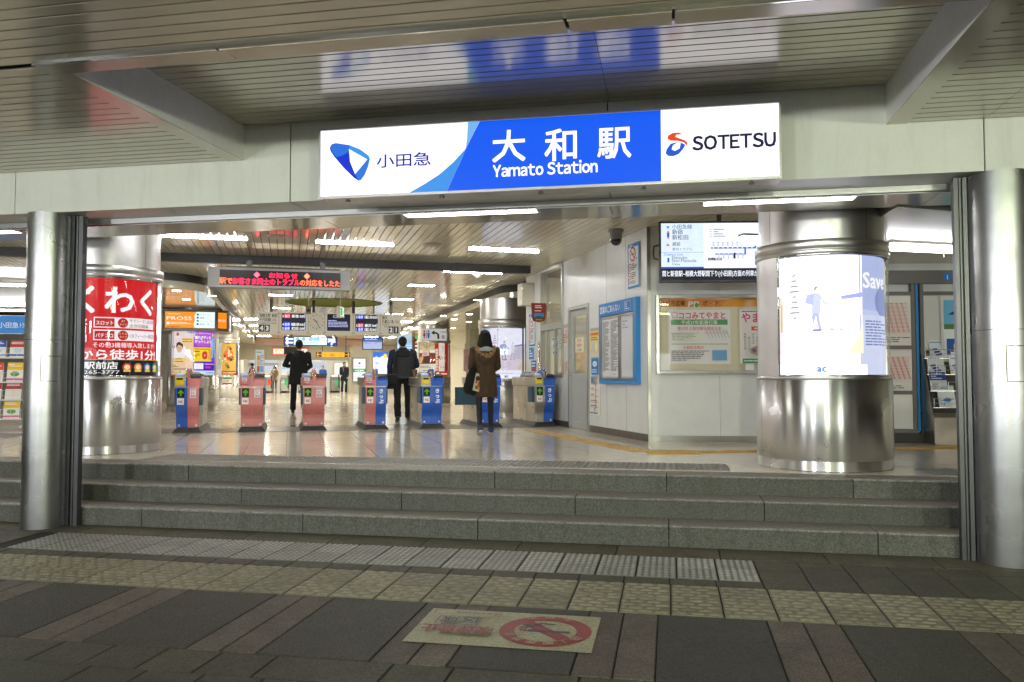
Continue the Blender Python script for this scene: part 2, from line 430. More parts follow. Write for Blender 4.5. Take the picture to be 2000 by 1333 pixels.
def grit(m, scale, lo, hi):
    n, l = m.node_tree.nodes, m.node_tree.links; b = n['Principled BSDF']; src = b.inputs['Base Color'].links[0].from_socket
    co = n.new('ShaderNodeTexCoord').outputs['Object']; v = N(n, 'ShaderNodeTexVoronoi', Scale=scale); l.new(co, v.inputs['Vector'])
    sp = n.new('ShaderNodeSeparateColor'); l.new(v.outputs['Color'], sp.inputs[0])
    r = N(n, 'ShaderNodeMapRange'); r.inputs[3].default_value = lo; r.inputs[4].default_value = hi; l.new(sp.outputs[0], r.inputs[0])
    mx = N(n, 'ShaderNodeMix', data_type='RGBA', blend_type='MULTIPLY'); mx.inputs[0].default_value = 1; l.new(src, mx.inputs[6]); l.new(r.outputs[0], mx.inputs[7]); l.new(mx.outputs[2], b.inputs['Base Color'])
grit(M_SLAB, 170, .55, 1.45)
PATCH = ((2.2, .44, .70, .55, (.026, .022, .013)), (3.7, .55, .75, .40, (.085, .074, .052)), (.7, .46, .66, .30, (.030, .028, .016)))
M_ROAD = mat('asphalt', (.045, .045, .045), .8, var=.3, scale=40, bump=.004, bscale=120)
mb = MB(SHEAR); mb.box(-70, 70, -60, YS + .6, -.5, -.012); struct(mb.build('ground', M_ROAD))
rs = random.Random(3)
def jit(c, a=.14): k = 1 + rs.uniform(-a, a); return tuple(x * k * (1 + rs.uniform(-.03, .03)) for x in lin(c))
def slab(mb, x0, x1, y0, y1, c, g=.004, b=.004):
    mb.col = c; x0 += g; x1 -= g; y0 += g; y1 -= g; z = rs.uniform(-.0012, .0012)
    a = [(x0, y0, z - .006), (x1, y0, z - .006), (x1, y1, z - .006), (x0, y1, z - .006), (x0 + b, y0 + b, z), (x1 - b, y0 + b, z), (x1 - b, y1 - b, z), (x0 + b, y1 - b, z)]
    mb.add(a, [(4, 5, 6, 7), (0, 1, 5, 4), (1, 2, 6, 5), (2, 3, 7, 6), (3, 0, 4, 7)], False)
BR, OL, DK, RD, GB = '#4a4636', '#444233', '#3d3a2f', '#5e544b', '#55513f'
mb = MB(SHEAR)
x = -14 + .36 - .8
k = 0
xa = [.361 - .81 * i for i in range(18)][::-1] + [.361 + .8 * i for i in range(1, 11)]
for a, b in zip(xa[:-1], xa[1:]): slab(mb, a, b, 6.575, 6.94, jit(GB))
xb = [.604 + .315 * i for i in range(26)]
for a, b in zip(xb[:-1], xb[1:]):                                   # brown pavers right of the white tactile strip
    s = rs.choice((6.18, 6.26, 6.4)); slab(mb, a, b, s, 6.565, jit(BR)); slab(mb, a, b, 5.775, s, jit(BR))
xb = [-14 + .289 * i for i in range(30)]
for a, b in zip(xb[:-1], xb[1:]): slab(mb, a, b, 5.955, 6.565, jit(BR)) if b < -5.43 else None
xb = [.604 - .315 * i for i in range(48)][::-1]
for a, b in zip(xb[:-1], xb[1:]): slab(mb, a, b, 5.775, 5.945, jit(BR))
for i in range(-14, 9):                                             # wide dark slabs with pairs of reddish ones
    o = .536 + 1.035 * i
    slab(mb, o, o + .203, 4.035, 5.085, jit(RD)); slab(mb, o + .203, o + .408, 4.035, 5.085, jit(RD))
    if i % 2: slab(mb, o + .408, o + 1.035, 4.035, 5.085, jit(DK))
    else: slab(mb, o + .408, o + 1.035, 4.035, 5.085, jit(DK))
y = 4.03; row = 0
while y > -3.0:
    n = row % 4
    off = rs.choice((0, .157, .0, .08)); xx = -14 + off + .006
    while xx < 9:
        w = .315 if rs.random() < .7 else .63
        slab(mb, xx, xx + w, y - .30, y, jit(OL, .2)); xx += w
    y -= .30; row += 1
pav = struct(mb.build('pavement', M_SLAB))
mb = MB(SHEAR); mb.quad((-14, -3.2, -.0095), (9, -3.2, -.0095), (9, 6.94, -.0095), (-14, 6.94, -.0095)); struct(mb.build('pavement_bed', M_JOINT))

M_TACY = mat('yellow_tactile_tile', (1, 1, 1), .55, attr=True, var=.28, scale=30, bump=.001, bscale=200, dirt=.42, dscale=4.2, dcol=(.07, .06, .035))
M_TACW = mat('pale_tactile_tile', (1, 1, 1), .5, attr=True, var=.22, scale=30, bump=.001, bscale=200, dirt=.4, dscale=5, dcol=(.08, .075, .06))
def stud(mb, cx, cy, lx, ly, h, n=8, top=.62):
    """a low raised bar with rounded ends"""
    vs = []
    for z, k in ((-.001, 1.0), (h, top)):
        for i in range(n):
            a = 2 * math.pi * (i + .5) / n
            px = math.copysign(abs(math.cos(a)) ** .5, math.cos(a)); py = math.copysign(abs(math.sin(a)) ** .7, math.sin(a))
            ex = lx - (ly - ly * k); vs.append((cx + px * ex, cy + py * ly * k, z))
    mb.add(vs, [list(range(n, 2 * n))] + [(i, (i + 1) % n, n + (i + 1) % n, n + i) for i in range(n)], True)
mb = MB(SHEAR)
for i in range(-46, 26):
    x0 = .298 + .315 * i
    if x0 < -9 or x0 > 6: continue
    for j in range(2):
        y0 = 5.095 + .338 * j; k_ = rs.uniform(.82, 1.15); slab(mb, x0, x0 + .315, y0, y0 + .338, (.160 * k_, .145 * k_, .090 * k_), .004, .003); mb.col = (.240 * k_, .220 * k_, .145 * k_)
        for r in range(5):
            yy = y0 + .036 + r * .0665
            for q in range(3):
                cx = x0 + .055 + q * .105 + (.05 if r % 2 else 0)
                w = .044 if (cx + .044 < x0 + .31) else (x0 + .31 - cx)
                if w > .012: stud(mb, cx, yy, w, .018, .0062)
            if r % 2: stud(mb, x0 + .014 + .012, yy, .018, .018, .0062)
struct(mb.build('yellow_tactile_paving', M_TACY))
mb = MB(SHEAR)
for i in range(21):
    x0 = .60 - .2885 * (i + 1)
    for j in range(2):
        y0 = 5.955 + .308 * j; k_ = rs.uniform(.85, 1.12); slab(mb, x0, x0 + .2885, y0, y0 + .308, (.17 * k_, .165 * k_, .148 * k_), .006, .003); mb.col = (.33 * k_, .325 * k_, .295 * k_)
        for r in range(6):
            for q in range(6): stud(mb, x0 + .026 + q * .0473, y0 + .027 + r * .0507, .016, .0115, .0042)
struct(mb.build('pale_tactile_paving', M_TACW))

# no-smoking sheet glued to the pavement, lettering facing the station side
def ring_text(a, s, x, y, r, size, c, a0, a1, flip=False):
    for i, ch in enumerate(s):
        an = a0 + (a1 - a0) * (i + .5) / len(s)
        rot = an - math.pi / 2 if not flip else an + math.pi / 2
        dx, dy = size * .5 * math.cos(rot), size * .5 * math.sin(rot); nx, ny = -math.sin(rot) * size * .4, math.cos(rot) * size * .4
        a.text(ch, x + r * math.cos(an) - dx - nx, y + r * math.sin(an) - dy - ny, size, c, 'l', .012, rot=rot)
dw_, dh_ = 1.035, .61
M_DEC = mat('worn_ground_sheet', (1, 1, 1), .5, attr=True, var=.45, scale=70, bump=.0025, bscale=120, dirt=.4, dscale=6, dcol=(.06, .055, .035))
A = Art(dw_, dh_, None, 140); A.EPS = .0006; CR = '#9c9775'
A.rect(0, 0, dw_, dh_, CR)
cx, cy = .29, .305; A.ring(cx, cy, .262, .085, '#8c2a28', 48)
A.poly([(cx - .165, cy + .105), (cx - .105, cy + .165), (cx + .165, cy - .105), (cx + .105, cy - .165)], '#8c2a28')
A.rect(cx - .14, cy - .008, cx + .10, cy + .028, '#3a3a48'); A.rect(cx + .105, cy - .008, cx + .125, cy + .028, '#8c2a28'); A.rect(cx + .13, cy - .008, cx + .145, cy + .028, '#8c2a28')
for k, (px, py) in enumerate(((.13, -.03), (.10, -.055), (.12, -.075), (.06, -.09), (.03, -.11), (-.02, -.10))): A.poly([(cx + px - .03, cy + py - .008), (cx + px + .02, cy + py - .014), (cx + px + .03, cy + py + .006), (cx + px - .02, cy + py + .012)], '#3a3a48')
ring_text(A, '路上喫煙禁止', cx, cy, .2195, .058, CR, R(160), R(20)); ring_text(A, '大和市', cx, cy, .2195, .058, CR, R(225), R(315), True)
A.text('喫煙禁止', .58, .345, .125, '#7c1c20', 'l', .03, fw=.41); A.text('区域', .70, .19, .105, '#33344e', 'l', .016, fw=.22); A.frame(.685, .17, .94, .32, .007, '#3a3c58'); A.lines(.60, .08, .98, .12, 1, '#6a4a48'); A.frame(.585, .065, .995, .135, .005, '#6a5a58')
o = A.build('sheet', M_DEC, None, None)
t = thing('ground_sticker', 'rectangular no smoking sticker with a red ring on the pavement', 'sticker', (-.424, 4.955, 0), 0)
o.parent = t
for v in o.data.vertices:
    x, d, y = v.co.x, -v.co.y, v.co.z; wx, wy = -x, -dh_ + (dh_ - y) * 0 + (dh_ - y) - 0 
    wy = -(y); v.co = (wx, wy, SL * (4.955 + wy - YS) + .0035 + d)
o.data.update()

# ------------------------------------------------------------------ three stone steps
M_STEP = mat('terrazzo_step', (1, 1, 1), .6, attr=True, var=.35, scale=60, bump=.0016, bscale=260, dirt=.5, dscale=2.4, dcol=(.075, .075, .05))
_n = M_STEP.node_tree                                                  # rain streaks down the risers
def step_streaks(m):
    n, l = m.node_tree.nodes, m.node_tree.links; b = n['Principled BSDF']
    src = b.inputs['Base Color'].links[0].from_socket
    co = n.new('ShaderNodeTexCoord').outputs['Object']
    mp = N(n, 'ShaderNodeMapping'); mp.inputs['Scale'].default_value = (5, 5, 1.1); l.new(co, mp.inputs[0])
    t = N(n, 'ShaderNodeTexNoise', Scale=2.2, Detail=6.0, Roughness=.7); l.new(mp.outputs[0], t.inputs['Vector'])
    mr = N(n, 'ShaderNodeMapRange'); mr.inputs[1].default_value = .48; mr.inputs[2].default_value = .70; mr.inputs[4].default_value = .62; l.new(t.outputs['Fac'], mr.inputs[0])
    mx = N(n, 'ShaderNodeMix', data_type='RGBA'); l.new(mr.outputs[0], mx.inputs[0]); l.new(src, mx.inputs[6]); mx.inputs[7].default_value = (.052, .054, .036, 1)
    v = N(n, 'ShaderNodeTexVoronoi', Scale=150.0); l.new(co, v.inputs['Vector'])
    m2 = N(n, 'ShaderNodeMapRange'); m2.inputs[1].default_value = .12; m2.inputs[2].default_value = .3; m2.inputs[3].default_value = .55; m2.inputs[4].default_value = 1.0; l.new(v.outputs['Distance'], m2.inputs[0])
    m3 = N(n, 'ShaderNodeMix', data_type='RGBA', blend_type='MULTIPLY'); m3.inputs[0].default_value = 1; l.new(mx.outputs[2], m3.inputs[6]); l.new(m2.outputs[0], m3.inputs[7])
    l.new(m3.outputs[2], b.inputs['Base Color'])
step_streaks(M_STEP); grit(M_STEP, 120, .66, 1.32)
ZS = (.171, .333, FZ); YF = (6.94, 7.32, 7.72)
off = (-1.652, -.852, -1.671)
M_TREAD = mat('worn_tread', (.15, .135, .11), .45, var=.2, scale=60, dirt=.4, dscale=2.0, dcol=(.07, .06, .045), rvar=.1, bump=.0008, bscale=200)
mb = MB()
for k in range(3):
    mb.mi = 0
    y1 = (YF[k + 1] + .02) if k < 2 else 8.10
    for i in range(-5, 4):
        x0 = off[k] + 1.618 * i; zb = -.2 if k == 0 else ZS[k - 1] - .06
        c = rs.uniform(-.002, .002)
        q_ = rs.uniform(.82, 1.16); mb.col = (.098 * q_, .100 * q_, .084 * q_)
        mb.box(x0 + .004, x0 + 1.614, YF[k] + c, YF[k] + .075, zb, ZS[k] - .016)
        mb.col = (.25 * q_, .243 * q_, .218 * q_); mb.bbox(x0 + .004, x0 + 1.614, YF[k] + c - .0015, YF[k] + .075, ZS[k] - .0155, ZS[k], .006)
        mb.mi = 1
        mb.box(x0 + .004, x0 + 1.614, YF[k] + .068, y1, zb, ZS[k] - .0008)
        mb.mi = 0
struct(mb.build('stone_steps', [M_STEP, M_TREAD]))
mb = MB(); mb.box(-9.6, 4.9, 6.975, 8.3, -.3, .14); mb.box(-9.6, 4.9, 7.36, 8.3, .1, .31); mb.box(-9.6, 4.9, 7.76, 8.11, .3, .475)
struct(mb.build('step_core', M_JOINT))

# ------------------------------------------------------------------ concourse floor
def floor_mat():
    m, n, l, b = newmat('polished_floor_tile')
    co = n.new('ShaderNodeTexCoord').outputs['Object']
    mp = N(n, 'ShaderNodeMapping'); mp.inputs['Rotation'].default_value = (0, 0, -TH); l.new(co, mp.inputs[0])
    br = N(n, 'ShaderNodeTexBrick', offset=0.0, squash=1.0); l.new(mp.outputs[0], br.inputs['Vector'])
    br.inputs['Color1'].default_value = (.76, .685, .56, 1); br.inputs['Color2'].default_value = (.73, .66, .535, 1); br.inputs['Mortar'].default_value = (.33, .30, .25, 1)
    br.inputs['Scale'].default_value = 1; br.inputs['Mortar Size'].default_value = .0035; br.inputs['Brick Width'].default_value = .5; br.inputs['Row Height'].default_value = .5; br.inputs['Bias'].default_value = 0
    t = N(n, 'ShaderNodeTexNoise', Scale=1.4, Detail=6.0, Roughness=.7); l.new(co, t.inputs['Vector'])
    mr = N(n, 'ShaderNodeMapRange'); mr.inputs[1].default_value = .3; mr.inputs[2].default_value = .7; mr.inputs[3].default_value = .95; mr.inputs[4].default_value = 1.04; l.new(t.outputs['Fac'], mr.inputs[0])
    mx = N(n, 'ShaderNodeMix', data_type='RGBA', blend_type='MULTIPLY'); mx.inputs[0].default_value = 1; l.new(br.outputs['Color'], mx.inputs[6]); l.new(mr.outputs[0], mx.inputs[7])
    l.new(mx.outputs[2], b.inputs['Base Color'])
    m2 = N(n, 'ShaderNodeMapRange'); m2.inputs[1].default_value = .3; m2.inputs[2].default_value = .7; m2.inputs[3].default_value = .10; m2.inputs[4].default_value = .16; l.new(t.outputs['Fac'], m2.inputs[0]); l.new(m2.outputs[0], b.inputs['Roughness'])
    b.inputs['Specular IOR Level'].default_value = .75
    return m
mb = MB(); mb.box(-60, 40, 8.102, 75, FZ - .3, FZ); struct(mb.build('concourse_floor', floor_mat()))
M_BAND = mat('taupe_floor_band', (.17, .145, .115), .3, var=.15, scale=20)
mb = MB(MI); mb.box(-8, 4.85, 14.12, 15.35, FZ + .001, FZ + .004); struct(mb.build('gate_floor_band', M_BAND))
M_TACG = mat('grey_tactile_tile', (.17, .163, .148), .42, var=.2, scale=30, dirt=.3, dscale=6)
def tact_rect(mb, x0, x1, y0, y1, tile=.3, p=.05, z=.004, stude=(.0165, .014)):
    nx = max(1, round((x1 - x0) / tile)); ny = max(1, round((y1 - y0) / tile))
    for i in range(nx):
        for j in range(ny):
            a, b = x0 + i * tile, y0 + j * tile; g = .0025
            mb.add([(a + g, b + g, 0), (a + tile - g, b + g, 0), (a + tile - g, b + tile - g, 0), (a + g, b + tile - g, 0), (a + g, b + g, z), (a + tile - g, b + g, z), (a + tile - g, b + tile - g, z), (a + g, b + tile - g, z)],
                   [(4, 5, 6, 7), (0, 1, 5, 4), (1, 2, 6, 5), (2, 3, 7, 6), (3, 0, 4, 7)], False)
            k = int(tile / p)
            for q in range(k):
                for r in range(k):
                    n0 = len(mb.v); stud(mb, a + (q + .5) * tile / k, b + (r + .5) * tile / k, stude[0], stude[1], .0045 + z)
mb = MB(Matrix.Translation((0, 0, FZ))); tact_rect(mb, -5.75, .52, 8.16, 8.76); struct(mb.build('grey_tactile_paving', M_TACG))
mb = MB(Matrix.Translation((0, 0, FZ))); tact_rect(mb, 2.35, 4.2, 8.16, 8.76); struct(mb.build('grey_tactile_paving', M_TACG))
M_TACO = mat('orange_tactile_tile', (.58, .36, .09), .45, var=.15, scale=30, dirt=.3, dscale=5)
mb = MB(MI @ Matrix.Translation((0, 0, FZ)))
def bars(mb, p, q, w=.30):
    p = Vector(p); q = Vector(q); d = (q - p); Ln = d.length; ang = math.atan2(d.y, d.x); M0 = mb.M
    mb.M = M0 @ Matrix.Translation((p.x, p.y, 0)) @ Matrix.Rotation(ang, 4, 'Z')
    n = int(Ln / .3)
    for i in range(n):
        a = i * .3; mb.box(a + .002, a + .298, -w / 2, w / 2, .0, .004)
        for r in range(4): stud(mb, a + .15, -w / 2 + .0375 + r * .075, .125, .016, .009)
    mb.M = M0
a = on_floor(1040, 841); b = on_floor(1180, 866); c = on_floor(1262, 884); d2 = on_floor(1470, 884); e2 = on_floor(1745, 875); f2 = on_floor(1900, 874)
bars(mb, a, c); mb.M = mb.M
mbt = MB(MI @ Matrix.Translation((c[0], c[1], FZ)) @ Matrix.Rotation(math.atan2(d2[1] - c[1], d2[0] - c[0]), 4, 'Z'))
tact_rect(mbt, 0, .6, -.3, .3, .3, .05, .005)
bars(mb, Vector(c) + (Vector(d2) - Vector(c)).normalized() * .62, Vector(f2))
struct(mb.build('orange_tactile_path', M_TACO)); struct(mbt.build('orange_tactile_corner', M_TACO))

# ------------------------------------------------------------------ canopy outside
M_CAN = mat('canopy_slat', (.57, .525, .41), .19, .30, spec=.9, var=.06, scale=1.2, wob=.0015, wscale=1.1, dirt=.10, dscale=1.5, dcol=(.12, .11, .08), ior=1.8)
M_GAP = mat('slat_gap', (.012, .011, .010), .8, var=0)
M_COF = mat('white_coffer_panel', (.80, .79, .76), .35, var=.06, scale=2, dirt=.18, dscale=30, dcol=(.15, .13, .10))
ZL, ZH, YB = 3.35, 3.66, 6.70
XL, XR, YN = -3.76, 1.65, 4.54
def slats_x(mb, x0, x1, y0, y1, z, pitch, seams=(), gap=.008):
    y = y1 - .012
    xs = [x0] + [s for s in seams if x0 < s < x1] + [x1]
    while y - pitch > y0 - .05:
        for a, b in zip(xs[:-1], xs[1:]):
            ya, yb = y - pitch + gap, y; c = .004; dz = rs.uniform(-.0006, .0006)
            mb.add([(a + .002, ya, z + .016), (a + .002, ya, z + c), (a + .002, ya + c, z + dz), (a + .002, yb - c, z - dz), (a + .002, yb, z + c), (a + .002, yb, z + .016),
                    (b - .002, ya, z + .016), (b - .002, ya, z + c), (b - .002, ya + c, z + dz), (b - .002, yb - c, z - dz), (b - .002, yb, z + c), (b - .002, yb, z + .016)],
                   [(i, i + 1, i + 7, i + 6) for i in range(5)], False)
        y -= pitch
mb = MB()
SE = (-10.3, -6.12, 2.35, 6.5)
slats_x(mb, -14, XL - .15, YN - .17, YB, ZL, .1135, SE); slats_x(mb, XR + .15, 9, YN - .17, YB, ZL, .1135, SE)
slats_x(mb, -14, 9, -2.6, YN - .17, ZL, .1135, SE + (-1.9,))
struct(mb.build('canopy_ceiling', M_CAN))
mb = MB(); slats_x(mb, XL, XR, YN, YB, ZH, .1063, (-.48,)); struct(mb.build('coffer_ceiling', M_CAN))
mb = MB()
mb.box(-14, XL - .02, YN, YB + .6, ZL + .02, ZH + .3); mb.box(XR + .02, 9, YN, YB + .6, ZL + .02, ZH + .3); mb.box(-14, 9, -2.7, YN - .02, ZL + .02, ZH + .3); mb.box(XL - .02, XR + .02, YN - .02, YB + .6, ZH + .02, ZH + .3)
struct(mb.build('canopy_roof', M_GAP))
M_FLG = mat('smooth_canopy_panel', (.57, .525, .41), .18, .30, spec=.9, var=.04, scale=1.0, wob=.003, wscale=1.0, ior=1.8)
mb = MB()                                                             # smooth frame round the coffer
for a, b in ((XL - .15, -2.6), (-2.595, -.56), (-.54, .02), (.035, XR + .15)): mb.box(a, b, YN - .165, YN, ZL - .004, ZL + .02)
mb.box(XL - .15, XL, YN + .003, YB - .004, ZL - .004, ZL + .02); mb.box(XR, XR + .15, YN + .003, YB - .004, ZL - .004, ZL + .02)
struct(mb.build('coffer_frame', M_FLG))
mb = MB()
mb.box(XL - .018, XL + .002, YN, YB - .003, ZL + .001, ZH); mb.box(XR - .002, XR + .018, YN, YB - .003, ZL + .001, ZH); mb.box(XL, XR, YN - .018, YN + .002, ZL + .021, ZH)
struct(mb.build('coffer_side_panel', M_COF))
mb = MB()
for a, b in ((XL - .1, -2.62), (-2.6, -.56), (-.54, .02), (.04, XR + .5)):
    mb.tube([(a, YN - .19, ZL - .012), (b, YN - .19, ZL - .012)], .011, 8); mb.box(a, b, YN - .215, YN - .197, ZL - .022, ZL + .01)
struct(mb.build('coffer_trim', CHROME))

# ------------------------------------------------------------------ facade beam, shutter track, soffit
M_BEAM = mat('enamelled_beam_panel', (.65, .665, .60), .33, var=.04, scale=1.5, dirt=.10, dscale=45, dcol=(.25, .22, .18), wob=.002, wscale=1.5)
ZB = 2.952
def streaks(m, sc, lo, hi, fac, col):
    n, l = m.node_tree.nodes, m.node_tree.links; b = n['Principled BSDF']; src = b.inputs['Base Color'].links[0].from_socket
    co = n.new('ShaderNodeTexCoord').outputs['Object']; mp = N(n, 'ShaderNodeMapping'); mp.inputs['Scale'].default_value = sc; l.new(co, mp.inputs[0])
    t = N(n, 'ShaderNodeTexNoise', Scale=2.0, Detail=7.0, Roughness=.7); l.new(mp.outputs[0], t.inputs['Vector'])
    r = N(n, 'ShaderNodeMapRange'); r.inputs[1].default_value = lo; r.inputs[2].default_value = hi; r.inputs[4].default_value = fac; l.new(t.outputs['Fac'], r.inputs[0])
    mx = N(n, 'ShaderNodeMix', data_type='RGBA'); l.new(r.outputs[0], mx.inputs[0]); l.new(src, mx.inputs[6]); mx.inputs[7].default_value = (*col, 1); l.new(mx.outputs[2], b.inputs['Base Color'])
for sc_, lo_, hi_, fa_, co_ in PATCH: streaks(M_SLAB, (sc_, sc_, sc_), lo_, hi_, fa_, co_)
streaks(M_BEAM, (4, 4, .5), .5, .8, .35, (.36, .35, .29)); streaks(M_BEAM, (70, 70, 70), .68, .74, .6, (.12, .10, .08))
streaks(M_COF, (60, 60, 60), .66, .73, .6, (.10, .09, .07))
mb = MB()
js = [-9.2, -6.13, -3.31, -.5, 2.34, 5.2]
for a, b in zip(js[:-1], js[1:]):
    top = ZL + .018
    lo, hi = a + .005, b - .005
    # panels reach the coffer ceiling inside the coffer
    segs = [(lo, hi, top)] if hi < XL or lo > XR else ([(lo, XL, top), (XL, hi, ZH + .018)] if lo < XL else ([(lo, XR, ZH + .018), (XR, hi, top)] if hi > XR else [(lo, hi, ZH + .018)]))
    if len(segs) == 1: mb.bbox(lo, hi, YB, YB + .40, ZB, segs[0][2], .004)
    else:
        (x0, x1, t0), (x2, x3, t1) = segs
        pts = [(x0, ZB), (x3, ZB), (x3, t1), (x2, t1), (x1, t0), (x0, t0)] if t0 < t1 else [(x0, ZB), (x3, ZB), (x3, t1), (x2, t1), (x1, t0), (x0, t0)]
        mb.prism(pts[::-1], YB, YB + .40, 'y')
struct(mb.build('facade_beam', M_BEAM, weld=True))
mb = MB(); mb.box(-9.2, 5.2, YB + .02, YB + .38, ZB + .02, ZH); struct(mb.build('beam_core', M_GAP))
mb = MB()
for y0, y1, z0 in ((7.102, 7.118, 2.905), (7.13, 7.15, 2.93), (7.16, 7.176, 2.90), (7.19, 7.205, 2.925)): mb.box(-9.2, 5.2, y0, y1, z0, 3.0)
struct(mb.build('shutter_track', ALU))
mb = MB(); mb.box(-9.2, 5.2, 7.1005, 7.21, 2.965, 3.05); struct(mb.build('shutter_slot', M_GAP))
M_SOF = mat('glossy_soffit_panel', (.50, .48, .40), .10, .15, spec=.9, var=.04, scale=1.2, wob=.005, wscale=.9, ior=1.7)
mb = MB()
ss = [-9.2, -6.2, -3.43, -.55, 2.28, 5.2]
for a, b in zip(ss[:-1], ss[1:]): mb.box(a + .003, b - .003, 7.213, 8.13, 2.98, 3.02)
struct(mb.build('entrance_soffit', M_SOF))
mb = MB(); mb.box(-9.2, 5.2, 8.05, 8.12, 3.021, 3.7); mb.box(-9.2, 5.2, 7.22, 8.05, 3.025, 3.06); struct(mb.build('soffit_upstand', M_GAP))

# ------------------------------------------------------------------ concourse ceiling
M_SLAT = mat('concourse_ceiling_slat', (.82, .775, .63), .09, .03, spec=.6, var=.05, scale=.9, wob=.0006, wscale=.8, dirt=.06, dscale=2, ior=1.7)
U0, U1, VB = -1.7, 4.75, 17.5
OC, OR_ = (1.25, 23.7), 1.32
def vlim(u):
    if u > 5.0: return 13.0
    if U0 <= u <= U1: return 50.0
    d = (u - U1) if u > U1 else (U0 - u); r = 1.3
    return VB + (r - math.sqrt(max(0, r * r - (r - d) ** 2)) if d < r else 0)
mb = MB(MI); P_ = .1155; u = -13.0
while u < 12:
    a, b = u, u + P_ - .008; c = .004; um = (a + b) / 2
    v0 = (8.10 - um * math.sin(TH)) / math.cos(TH); v1 = vlim(um)
    if v1 > v0 + .05:
        segs = [(v0, v1)]
        if abs(um - OC[0]) < OR_ and v1 > 30:
            h = math.sqrt(OR_ ** 2 - (um - OC[0]) ** 2); segs = [(v0, OC[1] - h), (OC[1] + h, v1)]
        o2 = []
        for s0, s1 in segs:
            cuts = [s0] + [t for t in (12.0, 20.9, 26.4, 33.0, 40.0) if s0 + .02 < t < s1 - .02] + [s1]
            o2 += [(p + .003, q - .003) for p, q in zip(cuts[:-1], cuts[1:])]
        for s0, s1 in o2:
            z = CEIL; dz = rs.uniform(-.0005, .0005)
            pr = [(a, z + .016), (a, z + c), (a + c, z + dz), (b - c, z - dz), (b, z + c), (b, z + .016)]
            mb.add([(p[0], s0, p[1]) for p in pr] + [(p[0], s1, p[1]) for p in pr], [(i + 6, i + 7, i + 1, i) for i in range(5)], False)
    u += P_
struct(mb.build('concourse_ceiling', M_SLAT))
mb = MB(); mb.M = MI
vf = lambda u: (8.07 - u * math.sin(TH)) / math.cos(TH)
mb.prism([(-13, vf(-13)), (12, vf(12)), (12, OC[1] - OR_ - .05), (-13, OC[1] - OR_ - .05)], CEIL + .018, CEIL + .05, 'z'); mb.box(-13, OC[0] - OR_ - .02, OC[1] - OR_ - .05, OC[1] + OR_ + .05, CEIL + .018, CEIL + .05)
mb.box(OC[0] + OR_ + .02, 12, OC[1] - OR_ - .05, OC[1] + OR_ + .05, CEIL + .018, CEIL + .05); mb.box(-13, 12, OC[1] + OR_ + .05, 60, CEIL + .018, CEIL + .05)
struct(mb.build('ceiling_void', M_GAP))
M_OVAL = mat('lime_recess_paint', (.55, .60, .20), .5, var=.04)
mb = MB(MI); mb.lathe([(OR_ + .02, CEIL + .0), (OR_ + .02, CEIL + .35), (OR_ * .3, CEIL + .42), (.02, CEIL + .43)], 64, cx=OC[0], cy=OC[1], caps=False); struct(mb.build('round_ceiling_recess', M_OVAL))
mb = MB(MI); mb.lathe([(OR_ - .03, CEIL + .002), (OR_ - .03, CEIL - .012), (OR_ + .03, CEIL - .012), (OR_ + .03, CEIL + .002)], 64, cx=OC[0], cy=OC[1], caps=False); struct(mb.build('recess_rim', DKGREY))
# flat panels beside and beyond the slats
M_FLAT = mat('flat_ceiling_panel', (.62, .58, .48), .22, spec=.7, var=.05, scale=1, wob=.004, wscale=.8)
def panels(mb, u0, u1, v0, v1, z, pu=1.0, pv=1.0, g=.006, t=.03):
    u = u0
    while u < u1 - .01:
        v = v0
        while v < v1 - .01:
            mb.box(u + g, min(u + pu, u1) - g, v + g, min(v + pv, v1) - g, z, z + t); v += pv
        u += pu
mb = MB(MI); panels(mb, -13, -4.6, 17.52, 30, CEIL - .004, 1.0, 1.3)
struct(mb.build('panelled_ceiling', M_FLAT))
ZR = 2.965                                                            # lower panelled ceiling before the timetable wall
pa = onplane(1752, 404, (0, 0, 1), ZR); pb = onplane(1860, 413, (0, 0, 1), ZR); dr_ = (pb - pa).normalized(); ar_ = math.atan2(dr_.y, dr_.x)
k_ = math.tan(ar_ - R(4)); ML_ = Matrix.Translation((pa.x, pa.y, 0)) @ Matrix.Rotation(ar_, 4, 'Z')
mb = MB(ML_)
for i in range(5):
    for j in range(5):
        a, b, t0, t1 = i * 1.0 + .004, i * 1.0 + .996, j * 1.05 + .004, j * 1.05 + 1.046
        mb.prism([(a + t0 * k_, t0), (b + t0 * k_, t0), (b + t1 * k_, t1), (a + t1 * k_, t1)], ZR, ZR + .03, 'z')
struct(mb.build('low_panelled_ceiling', M_FLAT))
mb = MB(ML_); mb.prism([(0, 0), (5, 0), (5 + 5.2 * k_, 5.2), (5.2 * k_, 5.2)], ZR + .031, ZR + .05, 'z'); mb.prism([(0, 0), (5, 0), (5, .03), (0, .03)], ZR + .051, CEIL, 'z'); mb.prism([(.03 * k_, .031), (.03, .031), (.03 + 5.2 * k_, 5.2), (5.2 * k_, 5.2)], ZR + .051, CEIL, 'z'); struct(mb.build('ceiling_step', M_FLAT))
